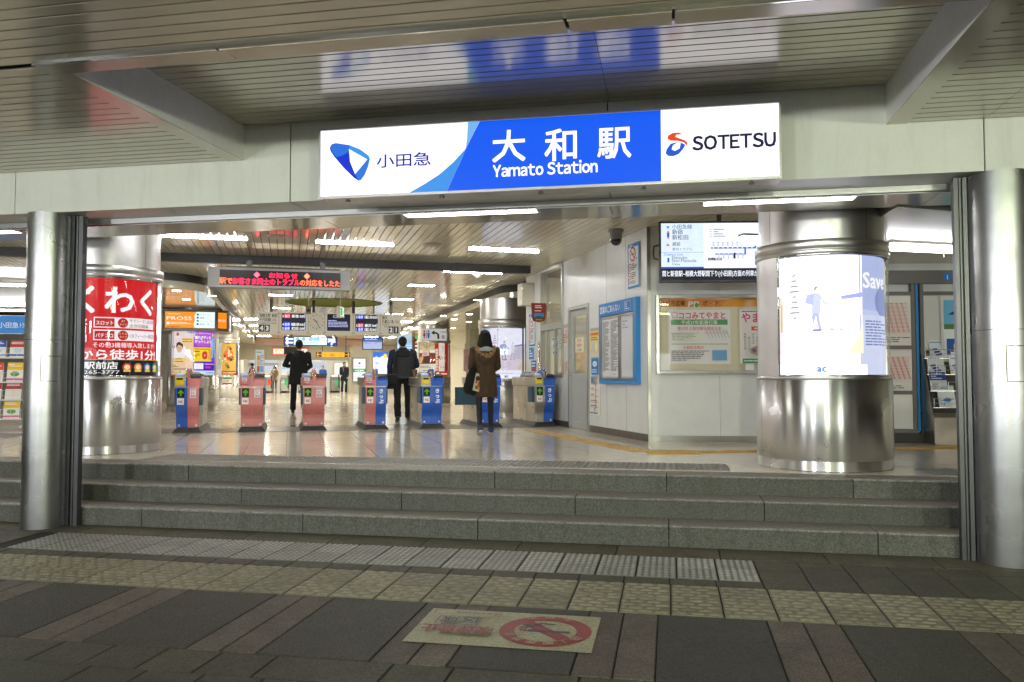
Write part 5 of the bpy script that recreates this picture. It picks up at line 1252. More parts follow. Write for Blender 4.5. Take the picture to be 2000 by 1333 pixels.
def gate(label, u, left, right, reader, tick=False, flap=0):
    v = 14.25
    t = thing('ticket_gate', label, 'ticket gate', I(u, v, FZ), TH, 'row of ticket gates')
    L = 1.62; mB = {'b': G_BLUE, 'p': G_PINK, 's': G_SIDE}
    mb = MB(); b0 = [(-.225, -.03), (.225, -.03), (.225, L + .05), (-.225, L + .05)]; b1 = [(-.17, .035), (.17, .035), (.17, L), (-.17, L)]
    mb.add([(x, y, .004) for x, y in b0] + [(x, y, .075) for x, y in b1], [(3, 2, 1, 0), (4, 5, 6, 7), (0, 1, 5, 4), (1, 2, 6, 5), (2, 3, 7, 6), (3, 0, 4, 7)]); mb.build('plinth', G_PL, t)
    mb = MB(); mb.bbox(-.165, .165, .105, L - .02, .076, .74, .006); cab = mb.build('cabinet', G_SIDE, t)
    for s in (-1, 1):                                                   # doors, louvre seams and locks in the steel sides
        for y0, y1, z0, z1 in ((.14, .62, .09, .44), (.63, 1.1, .09, .44), (1.11, 1.56, .09, .44), (.32, 1.2, .475, .72)):
            mb = MB(); x = s * .1655; mb.bbox(min(x, x + s * .006), max(x, x + s * .006), y0, y1, z0, z1, .002); p = mb.build('service_door', G_SIDE, cab)
            if z0 < .2: mb = MB(Matrix.Translation((s * .172, y0 + .08, z1 - .1)) @ Matrix.Rotation(R(90), 4, 'Y')); mb.lathe([(.014, -.002), (.014, .003)], 12); mb.build('lock', BLACK, cab)
    for x0, x1, k in ((-.176, -.0015, left), (.0015, .176, right)):
        mb = MB(); pane(mb, x0, x1, SP); pf = mb.build('front_panel', mB[k], t)
        if k == 'p' and x0 > 0:
            a = Art(.095, .155, '#efe6ea', 40); a.rect(.006, .118, .089, .149, '#ded4c6'); small(a, .01, .122, .085, .146, 2, '#a03a70'); a.rect(.004, .004, .091, .113, '#f4ecf0'); a.text('IC', .0475, .062, .052, '#8a1a6a', 'c', .02, fw=.07, sans=True); a.text('専用', .0475, .012, .042, '#8a1a6a', 'c', .02, fw=.07)
            a.build('sticker', PAPER, pf, T(.038, -.0015, .565))
        if k == 'b' and x0 > 0:
            a = Art(.10, .28, None, 41); a.vtext('きっぷ', .05, .20, .078, '#eef2ff', .03, 1.15); a.build('lettering', PAPER, pf, T(.038, -.0015, .43))
        if k in 'pb':
            a = Art(.034, .034, '#c9ced6', 42); a.disc(.017, .017, .013, '#e8ecf0', 14); a.text(str(3 + int(abs(u * 2)) % 5), .017, .009, .017, '#333333', 'c', .02); a.build('number_plate', PAPER, pf, T(x0 + (.03 if x0 < 0 else .115), .0785, .10))
            mb = MB(); mb.box(x0 + .06, x0 + .10, .060, .072, .285, .297); mb.build('keyhole', BLACK, pf)
    a = Art(.115, .145, '#0b0d0c', 43); a.poly([(.0575, .125), (.105, .075), (.085, .062), (.070, .078), (.070, .022), (.045, .022), (.045, .078), (.030, .062), (.010, .075)], '#4f9a12')
    a.build('arrow_lamp', SCREEN, t, T(-.158, -.0025, .575))
    a = Art(.105, .105, '#ece9e6', 44); a.poly([(.024, .036), (.036, .036), (.036, .070), (.024, .070)], '#3a3a3a'); a.poly([(.085, .030), (.060, .030), (.048, .042), (.048, .058), (.060, .070), (.085, .070), (.085, .060), (.064, .060), (.064, .042), (.085, .042)], '#c41822')
    a.build('symbol_plate', PAPER, t, T(-.155, -.0025, .455))
    mb = MB(); mb.box(-.178, .178, .004, .10, .736, .744); mb.build('ledge', G_SIDE, t)
    # head: steel deck with coloured nose blocks
    mb = MB(); mb.bbox(-.195, .195, .16, L - .04, .745, .90, .012); mb.build('deck', G_SIDE, t)
    mb = MB(); mb.prism([(.0, .745), (.16, .745), (.16, .925), (.10, .925), (.02, .865), (0, .84)], .028, .198, 'x'); mb.build('nose', mB[right], t)
    mb = MB(); mb.prism([(.0, .745), (.16, .745), (.16, .925), (.10, .925), (.02, .88), (0, .86)], -.198, -.028, 'x'); mb.build('nose', mB[left] if reader == 'p' else G_GREY, t)
    mb = MB(); mb.prism([(.045, .892), (.16, .926), (.52, .926), (.52, .95), (.19, .96), (.05, .93)], .045, .195, 'x'); mb.build('slot_unit', BLACK, t)
    mb = MB(); mb.prism([(.03, .896), (.16, .926), (.50, .926), (.50, .952), (.17, .968), (.04, .93)], -.195, -.045, 'x'); mb.build('reader_head', G_GREY, t)
    mb = MB(); mb.M = Matrix.Translation((-.12, .085, .952)) @ Matrix.Rotation(R(17), 4, 'X'); mb.ell((0, 0, 0), (.058, .045, .006), 20, 6); mb.build('reader_ring', G_GLOW, t)
    # contactless reader on the left of the nose
    mb = MB(); mb.bbox(-.188, -.052, -.028, .03, .772, .905, .016); rd = mb.build('card_reader', G_YEL if reader == 'y' else G_PINK, t)
    if reader == 'y':
        mb = MB(); mb.bbox(-.168, -.072, -.0315, -.026, .858, .892, .003); mb.build('reader_window', BLACK, rd)
    else:
        a = Art(.082, .105, '#e9dde0', 45); a.rect(0, 0, .082, .045, '#b01a48'); a.text('IC専用', .041, .012, .024, '#ffffff', 'c', .02, maxw=.07); small(a, .008, .052, .074, .098, 3, '#9a6a78'); a.build('reader_sticker', PAPER, rd, T(-.161, -.0305, .787))
    # central fin
    pr = [(.01, .745), (.55, .745), (.55, .93), (.42, .985), (.16, 1.045), (.10, 1.045), (.045, 1.01), (.012, .93)]
    for x0, x1, k in ((-.027, -.001, left if reader == 'p' else 'b'), (.001, .027, right)):
        mb = MB(); mb.prism(pr, x0, x1, 'x'); mb.build('fin', mB[k], t)
    mb = MB(); mb.tube([(-.029, .008, .76), (-.029, .008, .93), (-.029, .045, 1.012), (-.029, .10, 1.048), (-.029, .16, 1.048), (-.029, .5, .965)], .004, 6); mb.build('fin_edge', CHROME, t)
    mb = MB(); mb.tube([(.029, .008, .76), (.029, .008, .93), (.029, .045, 1.012), (.029, .10, 1.048), (.029, .16, 1.048), (.029, .5, .965)], .004, 6); mb.build('fin_edge', CHROME, t)
    a = Art(.030, .10, '#d6a81e', 46); a.vtext('ご注意', .015, .073, .022, '#3a2a08', .01); a.build('caution_sticker', PAPER, t, T(-.031, .003, .90) @ Matrix.Rotation(R(-8), 4, 'X'))
    for y in (.66, .98, 1.3):                                           # sensor hoods along the deck
        mb = MB(); mb.ell((.0, y, .915), (.10, .11, .085), 18, 8); mb.build('sensor_hood', GREYP if y > .7 else G_GREY, t)
    for s in (-1, 1):                                                   # folded flaps
        mb = MB(); x = s * .168; mb.bbox(min(x, x + s * .045), max(x, x + s * .045), .12, .42, .44, .725, .012); mb.build('flap_housing', G_NAVY, t)
    if flap:
        mb = MB(); mb.bbox(min(flap * .205, flap * .60), max(flap * .205, flap * .60), .24, .262, .40, .72, .008); mb.build('flap', G_TEAL, t)
    return t
gate('ticket gate split blue and pink with a yellow reader, farthest left', -1.57, 'b', 'p', 'y')
gate('all pink ticket gate second from the left, before the purple poster column', -.57, 'p', 'p', 'p')
gate('all pink ticket gate standing just right of the man in the black coat', .43, 'p', 'p', 'p')
gate('ticket gate with a pink left and blue right front, left of the man in charcoal', 1.47, 'p', 'b', 'p')
gate('all blue ticket gate with a yellow reader, right of the man in charcoal', 2.45, 'b', 'b', 'y')
gate('blue ticket gate mostly hidden behind the woman in the brown coat, flap shut', 3.5, 'b', 'b', 'y', flap=-1)
gate('ticket gate against the office wall with a broad steel side and yellow reader', 4.52, 's', 'b', 'y')

# ------------------------------------------------------------------ office side wall: door, window, notices
RU = TH - R(90)
def upos(v, z, d=.0): return I(UO - d, v, z)
t = thing('office_door', None, None, upos(13.86, FZ), RU); t.parent = bpy.data.objects['office_side_wall']; del t['kind']
dw, dh = 1.02, 2.14
mb = MB()
for q in ((0, .06, 0, dh), (dw - .06, dw, 0, dh), (.06, dw - .06, dh - .06, dh)): mb.box(q[0], q[1], -.025, .11, q[2], q[3])
mb.build('door_frame', ALU, t)
M_DOOR = mat('door_grey_paint', (.42, .43, .42), .4, var=.05)
mb = MB()
for q in ((.065, .16, .01, dh - .065), (dw - .16, dw - .065, .01, dh - .065), (.16, dw - .16, dh - .17, dh - .065), (.16, dw - .16, .86, .97), (.16, dw - .16, .01, .12)): mb.box(q[0], q[1], .02, .06, q[2], q[3])
mb.box(.16, dw - .16, .03, .05, .12, .86); mb.build('door_leaf', M_DOOR, t)
mb = MB(); mb.box(.161, dw - .161, .036, .042, .971, dh - .171); mb.build('glazing', GLASS, t)
mb = MB(); mb.tube([(.115, .02, .93), (.115, -.035, .93), (.21, -.035, .93)], .010, 8); mb.build('handle', CHROME, t)
a = Art(.42, .26, '#ece6c8', 50); a.text('落し物', .21, .18, .06, '#c03a28', 'c', .01); a.text('電話案内', .21, .10, .055, '#b0522a', 'c', .01); a.text('のご案内→', .21, .02, .055, '#333333', 'c', .01); a.build('window_notice', PAPER, t, T(.25, .030, 1.33))
t = thing('office_window', None, None, upos(15.5, 1.40), RU); t.parent = bpy.data.objects['office_side_wall']; del t['kind']
ww, wh = 1.34, CEIL - 1.40 - .002
mb = MB()
for q in ((0, .05, 0, wh), (ww - .05, ww, 0, wh), (.05, ww - .05, 0, .05), (.05, ww - .05, wh - .06, wh), (.05, ww - .05, .90, 1.02)): mb.box(q[0], q[1], -.03, .09, q[2], q[3])
mb.build('window_frame', ALU, t)
for x in (.36, .84): mb = MB(); mb.box(x - .022, x + .022, -.012, .05, .051, .899); mb.build('mullion', ALU, t)
mb = MB(); mb.box(.051, ww - .051, .03, .036, .051, wh - .061); mb.build('glazing', GLASS, t)
a = Art(.45, .5, None, 51)
for i, y in enumerate((.40, .27, .14)): a.rect(.0, y, .30, y + .07, '#cfe4f6'); small(a, .01, y + .01, .29, y + .06, 1, '#3a72b8', .95)
a.build('window_notice', PAPER, t, T(.66, .022, .28))
mb = MB(); mb.bbox(.1, 1.2, .3, .75, -.35, .0, .01); mb.build('sill_desk', CREAM, t)
def no_smoking(a, x, y, r):
    a.disc(x, y, r, '#c8202c', 24); a.disc(x, y, r * .78, '#f4f4f2', 24); a.rect(x - r * .5, y - r * .1, x + r * .5, y + r * .06, '#333333'); a.poly([(x - r * .62, y + r * .5), (x - r * .5, y + r * .62), (x + r * .62, y - r * .5), (x + r * .5, y - r * .62)], '#c8202c')
def ns_panel(w, h, sd):
    a = Art(w, h, '#2a82cc', sd); a.poly([(.08 * w, .05 * h), (.92 * w, .05 * h), (.92 * w, .92 * h), (.08 * w, .92 * h)], '#f2f3f0'); a.text('お願い', .1 * w, .935 * h, .05 * h, '#e8f4ff', 'l', .01, fw=.4 * w)
    no_smoking(a, .44 * w, .76 * h, .26 * w); a.text('禁煙', .82 * w, .62 * h, .07 * w, '#333333', 'c', .01)
    for y in (.47, .27): no_smoking(a, .24 * w, y * h, .14 * w); small(a, .44 * w, (y - .08) * h, .88 * w, (y + .08) * h, 4, '#555555')
    small(a, .14 * w, .08 * h, .86 * w, .16 * h, 3, '#888888'); return a
board('no_smoking_sign', 'tall blue bordered no smoking panel high on the office wall near the corner', 'sign', upos(11.17, 2.69, .02), RU, .41, .65, ns_panel(.41, .65, 52), PAPER, d=.02, ft=.0)
board('no_smoking_sign', 'tall blue bordered no smoking panel on the post left of the office window', 'sign', upos(16.32, 2.03, .02), RU, .44, .66, ns_panel(.44, .66, 53), PAPER, d=.02, ft=.0)
a = Art(.34, .24, '#2f8ed0', 54); small(a, .03, .04, .31, .2, 3, '#dff0ff'); board('small_notice', 'small light blue notice under the no smoking panel on the post', 'notice', upos(16.36, 1.76, .01), RU, .34, .24, a, PAPER, d=.01, ft=0)
a = Art(.34, .22, '#3a6cb0', 55); small(a, .03, .08, .31, .2, 2, '#dff0ff'); a.rect(.02, .02, .32, .07, '#c8403a'); board('small_notice', 'small dark blue notice with a red line, lowest on the post', 'notice', upos(16.2, 1.51, .01), RU, .34, .22, a, PAPER, d=.01, ft=0)
t = thing('information_board', 'blue framed information board with two glazed paper panels on the office wall', 'notice board', upos(12.23, 1.29, .07), RU)
bw, bh = 1.45, 1.255
M_IB = mat('notice_board_blue', (.03, .25, .62), .4, var=.04)
mb = MB()
for q in ((0, .05, 0, bh), (bw - .10, bw, 0, bh), (.05, bw - .10, 0, .06), (.05, bw - .10, bh - .20, bh)): mb.box(q[0], q[1], 0, .069, q[2], q[3])
mb.build('frame', M_IB, t)
a = Art(bw - .12, .19, '#2a7cc8', 56); a.text('営業のごあんない', .05, .05, .115, '#f4f6fa', 'l', .012, fw=.80); a.frame(1.02, .02, 1.26, .16, .004, '#e8f0fa'); small(a, 1.04, .035, 1.24, .145, 4, '#e8f0fa'); a.build('heading', PAPER, t, T(.02, -.0008, bh - .196))
for x0, x1 in ((.055, .80), (.82, bw - .105)):
    mb = MB(); h1 = bh - .21
    for q in ((x0, x0 + .03, .065, h1), (x1 - .03, x1, .065, h1), (x0 + .03, x1 - .03, .065, .095), (x0 + .03, x1 - .03, h1 - .03, h1)): mb.box(q[0], q[1], .004, .05, q[2], q[3])
    mb.build('case_frame', STEELD, t)
    a = Art(x1 - x0 - .06, h1 - .125, '#d9dbdd', 57 + int(x0 > .5))
    if x0 < .5:
        a.rect(.01, .02, .33, a.h - .02, '#f0f1f2'); a.rect(.345, .02, .675, a.h - .02, '#eef0f1'); small(a, .03, .10, .31, a.h - .04, 46, '#63666c'); small(a, .365, .10, .655, a.h - .04, 42, '#63666c'); small(a, .4, .05, .6, .06, 1, '#3a5aa0')
    else: a.rect(.02, .02, a.w - .02, a.h - .02, '#e4e7ee'); small(a, .05, a.h - .2, .3, a.h - .06, 3, '#b4b8c2')
    a.build('paper', PAPERG, t, T(x0 + .03, .028, .095))
def usheet(label, v0, v1, z0, z1, art, name='notice'):
    return board(name, label, 'notice', upos(v0, z0, .006), RU, v0 - v1, z1 - z0, art, PAPER, d=.006, ft=0)
a = Art(.44, .36, '#efd98a', 60); a.rect(.02, .28, .42, .34, '#e8a83a'); small(a, .04, .29, .40, .33, 1, '#b03a20'); small(a, .04, .2, .40, .27, 2, '#7a5a3a'); a.disc(.14, .10, .06, '#c8d8e8', 16, .08); a.disc(.30, .1, .05, '#f4efe0', 16, .08)
usheet('small yellow notice on the office wall just right of the door', 12.79, 12.36, 1.79, 2.20, a)
a = Art(.32, .27, '#2a80c8', 61); a.disc(.16, .18, .10, '#f0f6fa', 20, .045); a.text('お忘れ物', .16, .165, .03, '#2a5a90', 'c', .01); small(a, .03, .03, .29, .10, 2, '#dcecf8'); usheet('small blue sticker above the intercom by the office door', 12.74, 12.42, 1.43, 1.72, a, 'blue_sticker')
t = thing('intercom', 'small grey intercom box with a blue plate by the office door', 'intercom', upos(12.70, 1.29, .03), RU); mb = MB(); mb.bbox(0, .20, 0, .03, 0, .115, .004); mb.build('case', STEELD, t); mb = MB(); mb.box(.02, .1, -.003, .001, .02, .09); mb.build('plate', M_IB, t)
a = Art(.45, .58, '#eceae2', 62)
for y in (.5, .4, .3, .2, .12): a.rect(.04, y, .4, y + .006, '#c8703a'); small(a, .05, y + .01, .4, y + .05, 1, '#999999')
a.rect(.27, .1, .285, .54, '#c83a3a'); a.rect(.2, .06, .26, .11, '#8ab0d8'); small(a, .04, .01, .4, .05, 1, '#555555'); usheet('tall route map sheet low on the office wall right of the door', 12.80, 12.35, .78, 1.26, a, 'route_map')
a = Art(.26, .30, '#e6e0da', 63); no_smoking(a, .08, .24, .04); no_smoking(a, .18, .24, .04); a.rect(.04, .06, .22, .17, '#d8c8b8'); small(a, .03, .02, .23, .2, 4, '#b06a5a'); usheet('small white notice with red symbols between the office window and door', 14.14, 13.9, 1.98, 2.35, a)
a = Art(.26, .28, '#ead9cc', 64); small(a, .03, .03, .23, .25, 7, '#b09a8a'); usheet('small pale pink notice low between the office window and door', 14.14, 13.9, 1.42, 1.70, a)
# speaker box over the gate and the red pennant sign on its pole
t = thing('wall_box', 'cream metal box fixed high on the post above the last gate', 'junction box', I(UO - .001, 16.35, 2.86), RU)
mb = MB(); mb.bbox(0, .36, -.26, 0, 0, .46, .012); mb.build('case', CREAM, t); mb = MB(); mb.cyl((.36, -.265, .08), (.36, -.265, .16), .012, n=8); mb.build('hinge', CHROME, t); mb = MB(); mb.cyl((.36, -.265, .30), (.36, -.265, .38), .012, n=8); mb.build('hinge', CHROME, t)
u, z = on_v(1084, 630, 15.2); zb2 = FZ
t = thing('pennant_sign', 'dark red pennant shaped sign on a thin steel pole behind the last gate', 'sign', I(min(u, 4.7), 15.2, FZ), TH)
mb = MB(); mb.lathe([(.16, .002), (.16, .02), (.02, .03), (.02, 1.62)], 16); mb.build('pole', CHROME, t)
zs_ = z - FZ; a = Art(.26, .36, None, 65); a.poly([(.02, .06), (.04, .025), (.13, .0), (.22, .025), (.24, .06), (.26, .36), (.0, .36)], '#7a1418'); a.rect(.03, .06, .23, .17, '#3f7fc0'); a.poly([(.03, .06), (.23, .06), (.23, .10), (.12, .12), (.03, .09)], '#2a4a3a'); small(a, .05, .26, .21, .33, 2, '#f0d8d8'); small(a, .04, .2, .22, .23, 1, '#f0d8d8'); a.rect(.06, .035, .2, .045, '#d8b84a')
mb = MB(); mb.prism([(-.13, .07), (-.11, .02), (0, -.005), (.11, .02), (.13, .07), (.15, .37), (-.15, .37)], .003, .03, 'y'); mb.M = Matrix(); o = mb.build('plate', mat('pennant_red', (.16, .012, .015), .4), t); o.location = (0, 0, zs_)
a.build('face', PAPER, t, T(-.13, .0, zs_ + .003))

# ------------------------------------------------------------------ office front wall: screen, board, timetable kiosk
def wpos(s, z, d=0): return MW @ Vector((s, -d, z))
RW = R(9)
TVD = .98
def onw2(px, py, d):
    n = MW.to_3x3() @ Vector((0, 1, 0)); p = onplane(px, py, n, n.dot(MW.translation) - d); q = MW.inverted() @ p; return q.x, q.z
s0, z1 = onw2(1287, 433, TVD); _, z0 = onw2(1288, 552, TVD); sw, sh = 1.56, z1 - z0
t = thing('wall_screen', 'large screen hung before the office front wall, showing a blue railway line map', 'screen', wpos(s0, z0, TVD), RW)
mb = MB(); mb.bbox(0, sw, .004, .09, 0, sh, .008); mb.build('housing', BLACK, t)
mb = MB(); mb.box(.5, 1.1, .0905, .13, .25, sh - .1); mb.tube([(.8, .16, .3), (.8, .16, CEIL - z0 + .01)], .03, 10); mb.build('bracket', DKGREY, t)
mb = MB(); mb.tube([(-.002, .05, sh * .62), (-.06, .05, sh * .60), (-.07, .05, sh * .5), (-.06, .05, sh * .40), (-.002, .05, sh * .38)], .012, 8); mb.build('handle', BLACK, t)
a = Art(sw - .05, sh - .05, '#07091c', 66); aw, ah = sw - .05, sh - .05
a.rect(0, ah * .21, aw, ah, '#f0f4ff'); a.rect(0, ah * .21, .54, ah, '#dcebfb'); a.rect(0, ah * .21, .54, ah * .235, '#0d52c4'); a.rect(0, ah * .485, .54, ah * .49, '#3a7ac8')
a.text('小田急線', .14, ah * .905, .06, '#3a5a88', 'l', .005); a.poly([(.06, ah * .94), (.11, ah * .95), (.09, ah * .90)], '#3a90e0')
a.rect(.075, ah * .74, .105, ah * .85, '#1a5ad0'); a.disc(.09, ah * .85, .015, '#e88a8a', 10); a.disc(.09, ah * .74, .015, '#e88a8a', 10)
a.text('新宿', .14, ah * .81, .066, '#22304a', 'l', .01); a.text('新松田', .14, ah * .715, .066, '#22304a', 'l', .01); a.poly([(.06, ah * .60), (.11, ah * .60), (.085, ah * .65)], '#e06a5a'); a.text('遅延', .14, ah * .605, .05, '#33405a', 'l', .01); a.text('車内トラブル', .14, ah * .52, .04, '#4a5a78', 'l', .0)
a.text('Odakyu Line', .03, ah * .43, .045, '#2a6ac8', 'l', 0); a.text('Shinjuku', .13, ah * .37, .055, '#33405a', 'l', 0); a.text('Shin-Matsuda', .13, ah * .315, .055, '#33405a', 'l', 0); a.text('Delay', .14, ah * .26, .04, '#4a5a78', 'l', 0); a.rect(.075, ah * .31, .1, ah * .39, '#1a5ad0')
BL = '#1b5fd6'
for q in ((.63, .545, aw, .57), (1.18, .57, 1.20, .76), (1.0, .745, 1.20, .765), (.68, .44, 1.07, .46), (1.05, .44, 1.07, .56)): a.rect(q[0], q[1] * ah, q[2], q[3] * ah, BL)
for i in range(16): x = .66 + i * .06; a.disc(x, .5575 * ah, .008, '#ffffff', 8); small(a, x - .01, .59 * ah, x + .01, .66 * ah, 3, '#667088', 1)
for i in range(6): x = .72 + i * .06; a.disc(x, .45 * ah, .007, '#ffffff', 8); small(a, x - .01, .36 * ah, x + .01, .42 * ah, 3, '#667088', 1)
a.rect(.9, .36 * ah, .925, .46 * ah, '#1a1a3a'); a.rect(.58, .33 * ah, .75, .375 * ah, '#16243a'); a.text('江ノ島線', .665, .337 * ah, .035, '#ffffff', 'c', 0); a.rect(1.23, .80 * ah, 1.36, .845 * ah, '#16243a'); a.text('多摩線', 1.295, .807 * ah, .035, '#ffffff', 'c', 0); a.rect(1.32, .475 * ah, 1.48, .52 * ah, '#16243a'); a.text('小田原線', 1.40, .482 * ah, .035, '#ffffff', 'c', 0)
for i, c in enumerate(('#e8785a', '#6a8ac0', '#c05a9a', '#c05a9a')): a.rect(.60, (.86 - .04 * i) * ah, .625, (.87 - .04 * i) * ah, c); small(a, .65, (.85 - .04 * i) * ah, .8, (.88 - .04 * i) * ah, 1, '#778098')
a.text('間と新宿駅~相模大野駅間下り(小田原)方面の列車が遅れています', .0, .06 * ah, .075, '#f4f6ff', 'l', .012, fw=aw)
a.build('screen', emit('large_screen_image', (1, 1, 1), 1.15, attr=True), t, T(.025, .002, .025))
s0, z0 = onw(1281, 731); _, z1 = onw(1281, 577); bw, bh = 1.75, z1 - z0
t = thing('poster_case', 'wide glazed poster case with an orange heading under the hung screen', 'notice board', wpos(s0, z0, .07), RW)
mb = MB()
for q in ((0, .05, 0, bh), (bw - .05, bw, 0, bh), (.05, bw - .05, 0, .05), (.05, bw - .05, bh - .05, bh)): mb.bbox(q[0], q[1], 0, .069, q[2], q[3], .006)
mb.build('frame', ALU, t)
a = Art(bw - .10, bh - .10, '#dfd6b4', 67); aw, ah = a.w, a.h
a.rect(0, ah - .12, aw, ah, '#e0861a'); a.poly([(.86, ah - .12), (aw, ah - .12), (aw, ah), (.93, ah)], '#e9a030'); a.text('大和市広報', .03, ah - .10, .075, '#2a2010', 'l', .01, fw=.33); a.text('PR', .40, ah - .115, .10, '#e6f0e0', 'l', .02, fw=.16, skew=.15); a.disc(.52, ah - .095, .03, '#3a9a3a', 14); a.text('ボード', .60, ah - .10, .075, '#2a2010', 'l', .01); a.text('「広報やまと」は毎月', 1.42, ah - .09, .05, '#6a4510', 'l', 0, maxw=.24)
p0 = .12; a.rect(p0, .09, p0 + .86, ah - .16, '#eeeae6'); a.text('ココみてやまと', p0 + .15, ah - .28, .10, '#d84a4a', 'l', .02, fw=.64); a.frame(p0 + .05, ah - .275, p0 + .13, ah - .195, .01, '#d87a5a'); a.rect(p0 + .04, ah - .37, p0 + .82, ah - .295, '#4f9a58'); a.text('平成27年新春行事', p0 + .43, ah - .36, .06, '#f0f6e4', 'c', .01, fw=.5); a.text('第37回 大和市駅伝競走大会', p0 + .43, ah - .44, .05, '#d85a5a', 'c', .01, fw=.6)
small(a, p0 + .04, .52, p0 + .46, ah - .5, 14, '#8a8a8a'); a.rect(p0 + .50, .55, p0 + .82, ah - .5, '#dfdcd6')
for i in range(7): x = p0 + .52 + i * .045; a.poly([(x, .57), (x + .006, .57), (x + .05, ah - .55), (x + .044, ah - .55)], '#9a9aa0')
a.rect(p0 + .05, .42, p0 + .45, .50, '#dfe6d0'); small(a, p0 + .05, .42, p0 + .45, .50, 4, '#9aa080'); a.rect(p0 + .04, .36, p0 + .82, .37, '#9ab06a'); a.text('大和市合唱式', p0 + .2, .30, .045, '#d85a5a', 'l', .01); small(a, p0 + .04, .13, p0 + .56, .28, 6, '#8a8a8a'); a.rect(p0 + .60, .14, p0 + .80, .28, '#6aa0c8')
p1 = 1.10; a.rect(p1, .09, aw - .02, ah - .16, '#efe9e0'); a.text('やまと', p1 + .03, ah - .33, .14, '#d84878', 'l', .02, fw=.38); small(a, p1 + .03, ah - .2, p1 + .4, ah - .175, 1, '#4a4a4a'); a.rect(p1 + .16, ah - .45, aw - .04, ah - .395, '#e06a4a'); small(a, p1 + .2, ah - .44, aw - .1, ah - .405, 1, '#ffe8d8')
for i in range(9): a.vtext('市民のひろば'[i % 3:], p1 + .07 + i * .055, ah - .52 - (i % 2) * .05, .035, '#6a6a70', 0, 1.1)
a.disc(p1 + .32, .27, .2, '#b0a090', 24, .08)
for i in range(5): a.disc(p1 + .18 + i * .07, .27 + (i % 2) * .03, .03, ('#8a5a8a', '#5a7a5a', '#c87a5a', '#d8d0c0', '#6a7ab0')[i], 12)
a.rect(p1 + .02, .10, aw - .04, .16, '#3f9a6a'); small(a, p1 + .04, .115, aw - .08, .145, 1, '#e0f4e4', .95)
a.build('posters', PAPER, t, T(.05, .045, .05))
mb = MB(); mb.box(.051, bw - .051, .012, .017, .051, bh - .051); mb.build('glass_cover', GLASS, t)
# dome camera below the slatted ceiling
p = onplane(1203, 450, (0, 0, 1), CEIL - .005)
t = thing('dome_camera', 'dome security camera on the slatted ceiling by the office corner', 'security camera', (p.x, p.y, CEIL), 0)
mb = MB(); mb.lathe([(.11, -.002), (.11, -.03), (.085, -.035), (.085, -.14)], 28); mb.build('mount', GREYP, t); mb = MB(); mb.lathe([(.082, -.141), (.078, -.18), (.05, -.215), (.02, -.228), (.002, -.23)], 28); mb.build('dome', mat('smoked_dome', (.01, .01, .012), .05, coat=1), t)
# timetable kiosk
t = thing('timetable_stand', 'grey framed timetable stand with pink train timetables beside the landing column', 'notice board', wpos(2.55, FZ, .10), RW)
kw = 1.70; KM = mat('kiosk_grey_frame', (.16, .155, .15), .4, .3)
mb = MB(); mb.box(0, kw, 0, .09, .0, .14); mb.build('base', mat('kiosk_base', (.04, .035, .03), .5), t)
mb = MB()
for q in ((0, .05, .141, 2.18), (1.03, 1.075, .141, 2.18), (1.145, 1.19, .141, 2.18), (kw - .05, kw, .141, 2.18), (.05, 1.03, 1.28, 1.33), (.05, 1.03, .66, .71), (.05, 1.03, 2.02, 2.07), (.05, 1.03, .141, .19), (1.19, kw - .05, 2.02, 2.07), (1.19, kw - .05, .141, .19)): mb.box(q[0], q[1], .0, .09, q[2], q[3])
mb.build('frame', KM, t)
mb = MB(); mb.box(-.02, kw + .02, -.02, .098, 2.181, 2.36); mb.build('header', KM, t)
a = Art(.12, .12, None, 70); a.disc(.06, .06, .06, '#2a7ad0', 24); a.text('i', .06, .025, .08, '#ffffff', 'c', .02); a.build('info_symbol', PAPER, t, T(1.45, -.021, 2.21))
mb = MB(); mb.box(1.092, 1.128, .02, .09, .16, 2.18); mb.build('blue_strip', M_IB, t)
def tt(w, h, sd):
    a = Art(w, h, '#f1ece8', sd); small(a, .05, h - .07, .4, h - .02, 1, '#333333')
    for i in range(16): y = h - .11 - i * (h - .26) / 16; a.rect(.04, y - .012, w - .04, y + .008, '#f2cfc6' if i % 2 == 0 else '#f6e0da')
    for i in range(16):
        y = h - .11 - i * (h - .26) / 16
        for k in range(12): a.rect(.08 + k * (w - .16) / 12, y - .006, .08 + k * (w - .16) / 12 + .022, y + .005, '#b8726a')
    small(a, .05, .03, w - .05, .11, 3, '#777777'); return a
tt(.978, .688, 71).build('timetable', PAPER, t, T(.051, .03, 1.331)); tt(.978, .568, 72).build('timetable', PAPER, t, T(.051, .03, .711))
a = Art(.978, .468, '#dfe0dc', 73); a.build('blank_panel', PAPERG, t, T(.051, .03, .191)); a = Art(.458, 1.828, '#e2e3e0', 74); a.build('blank_panel', PAPERG, t, T(1.191, .03, .191))
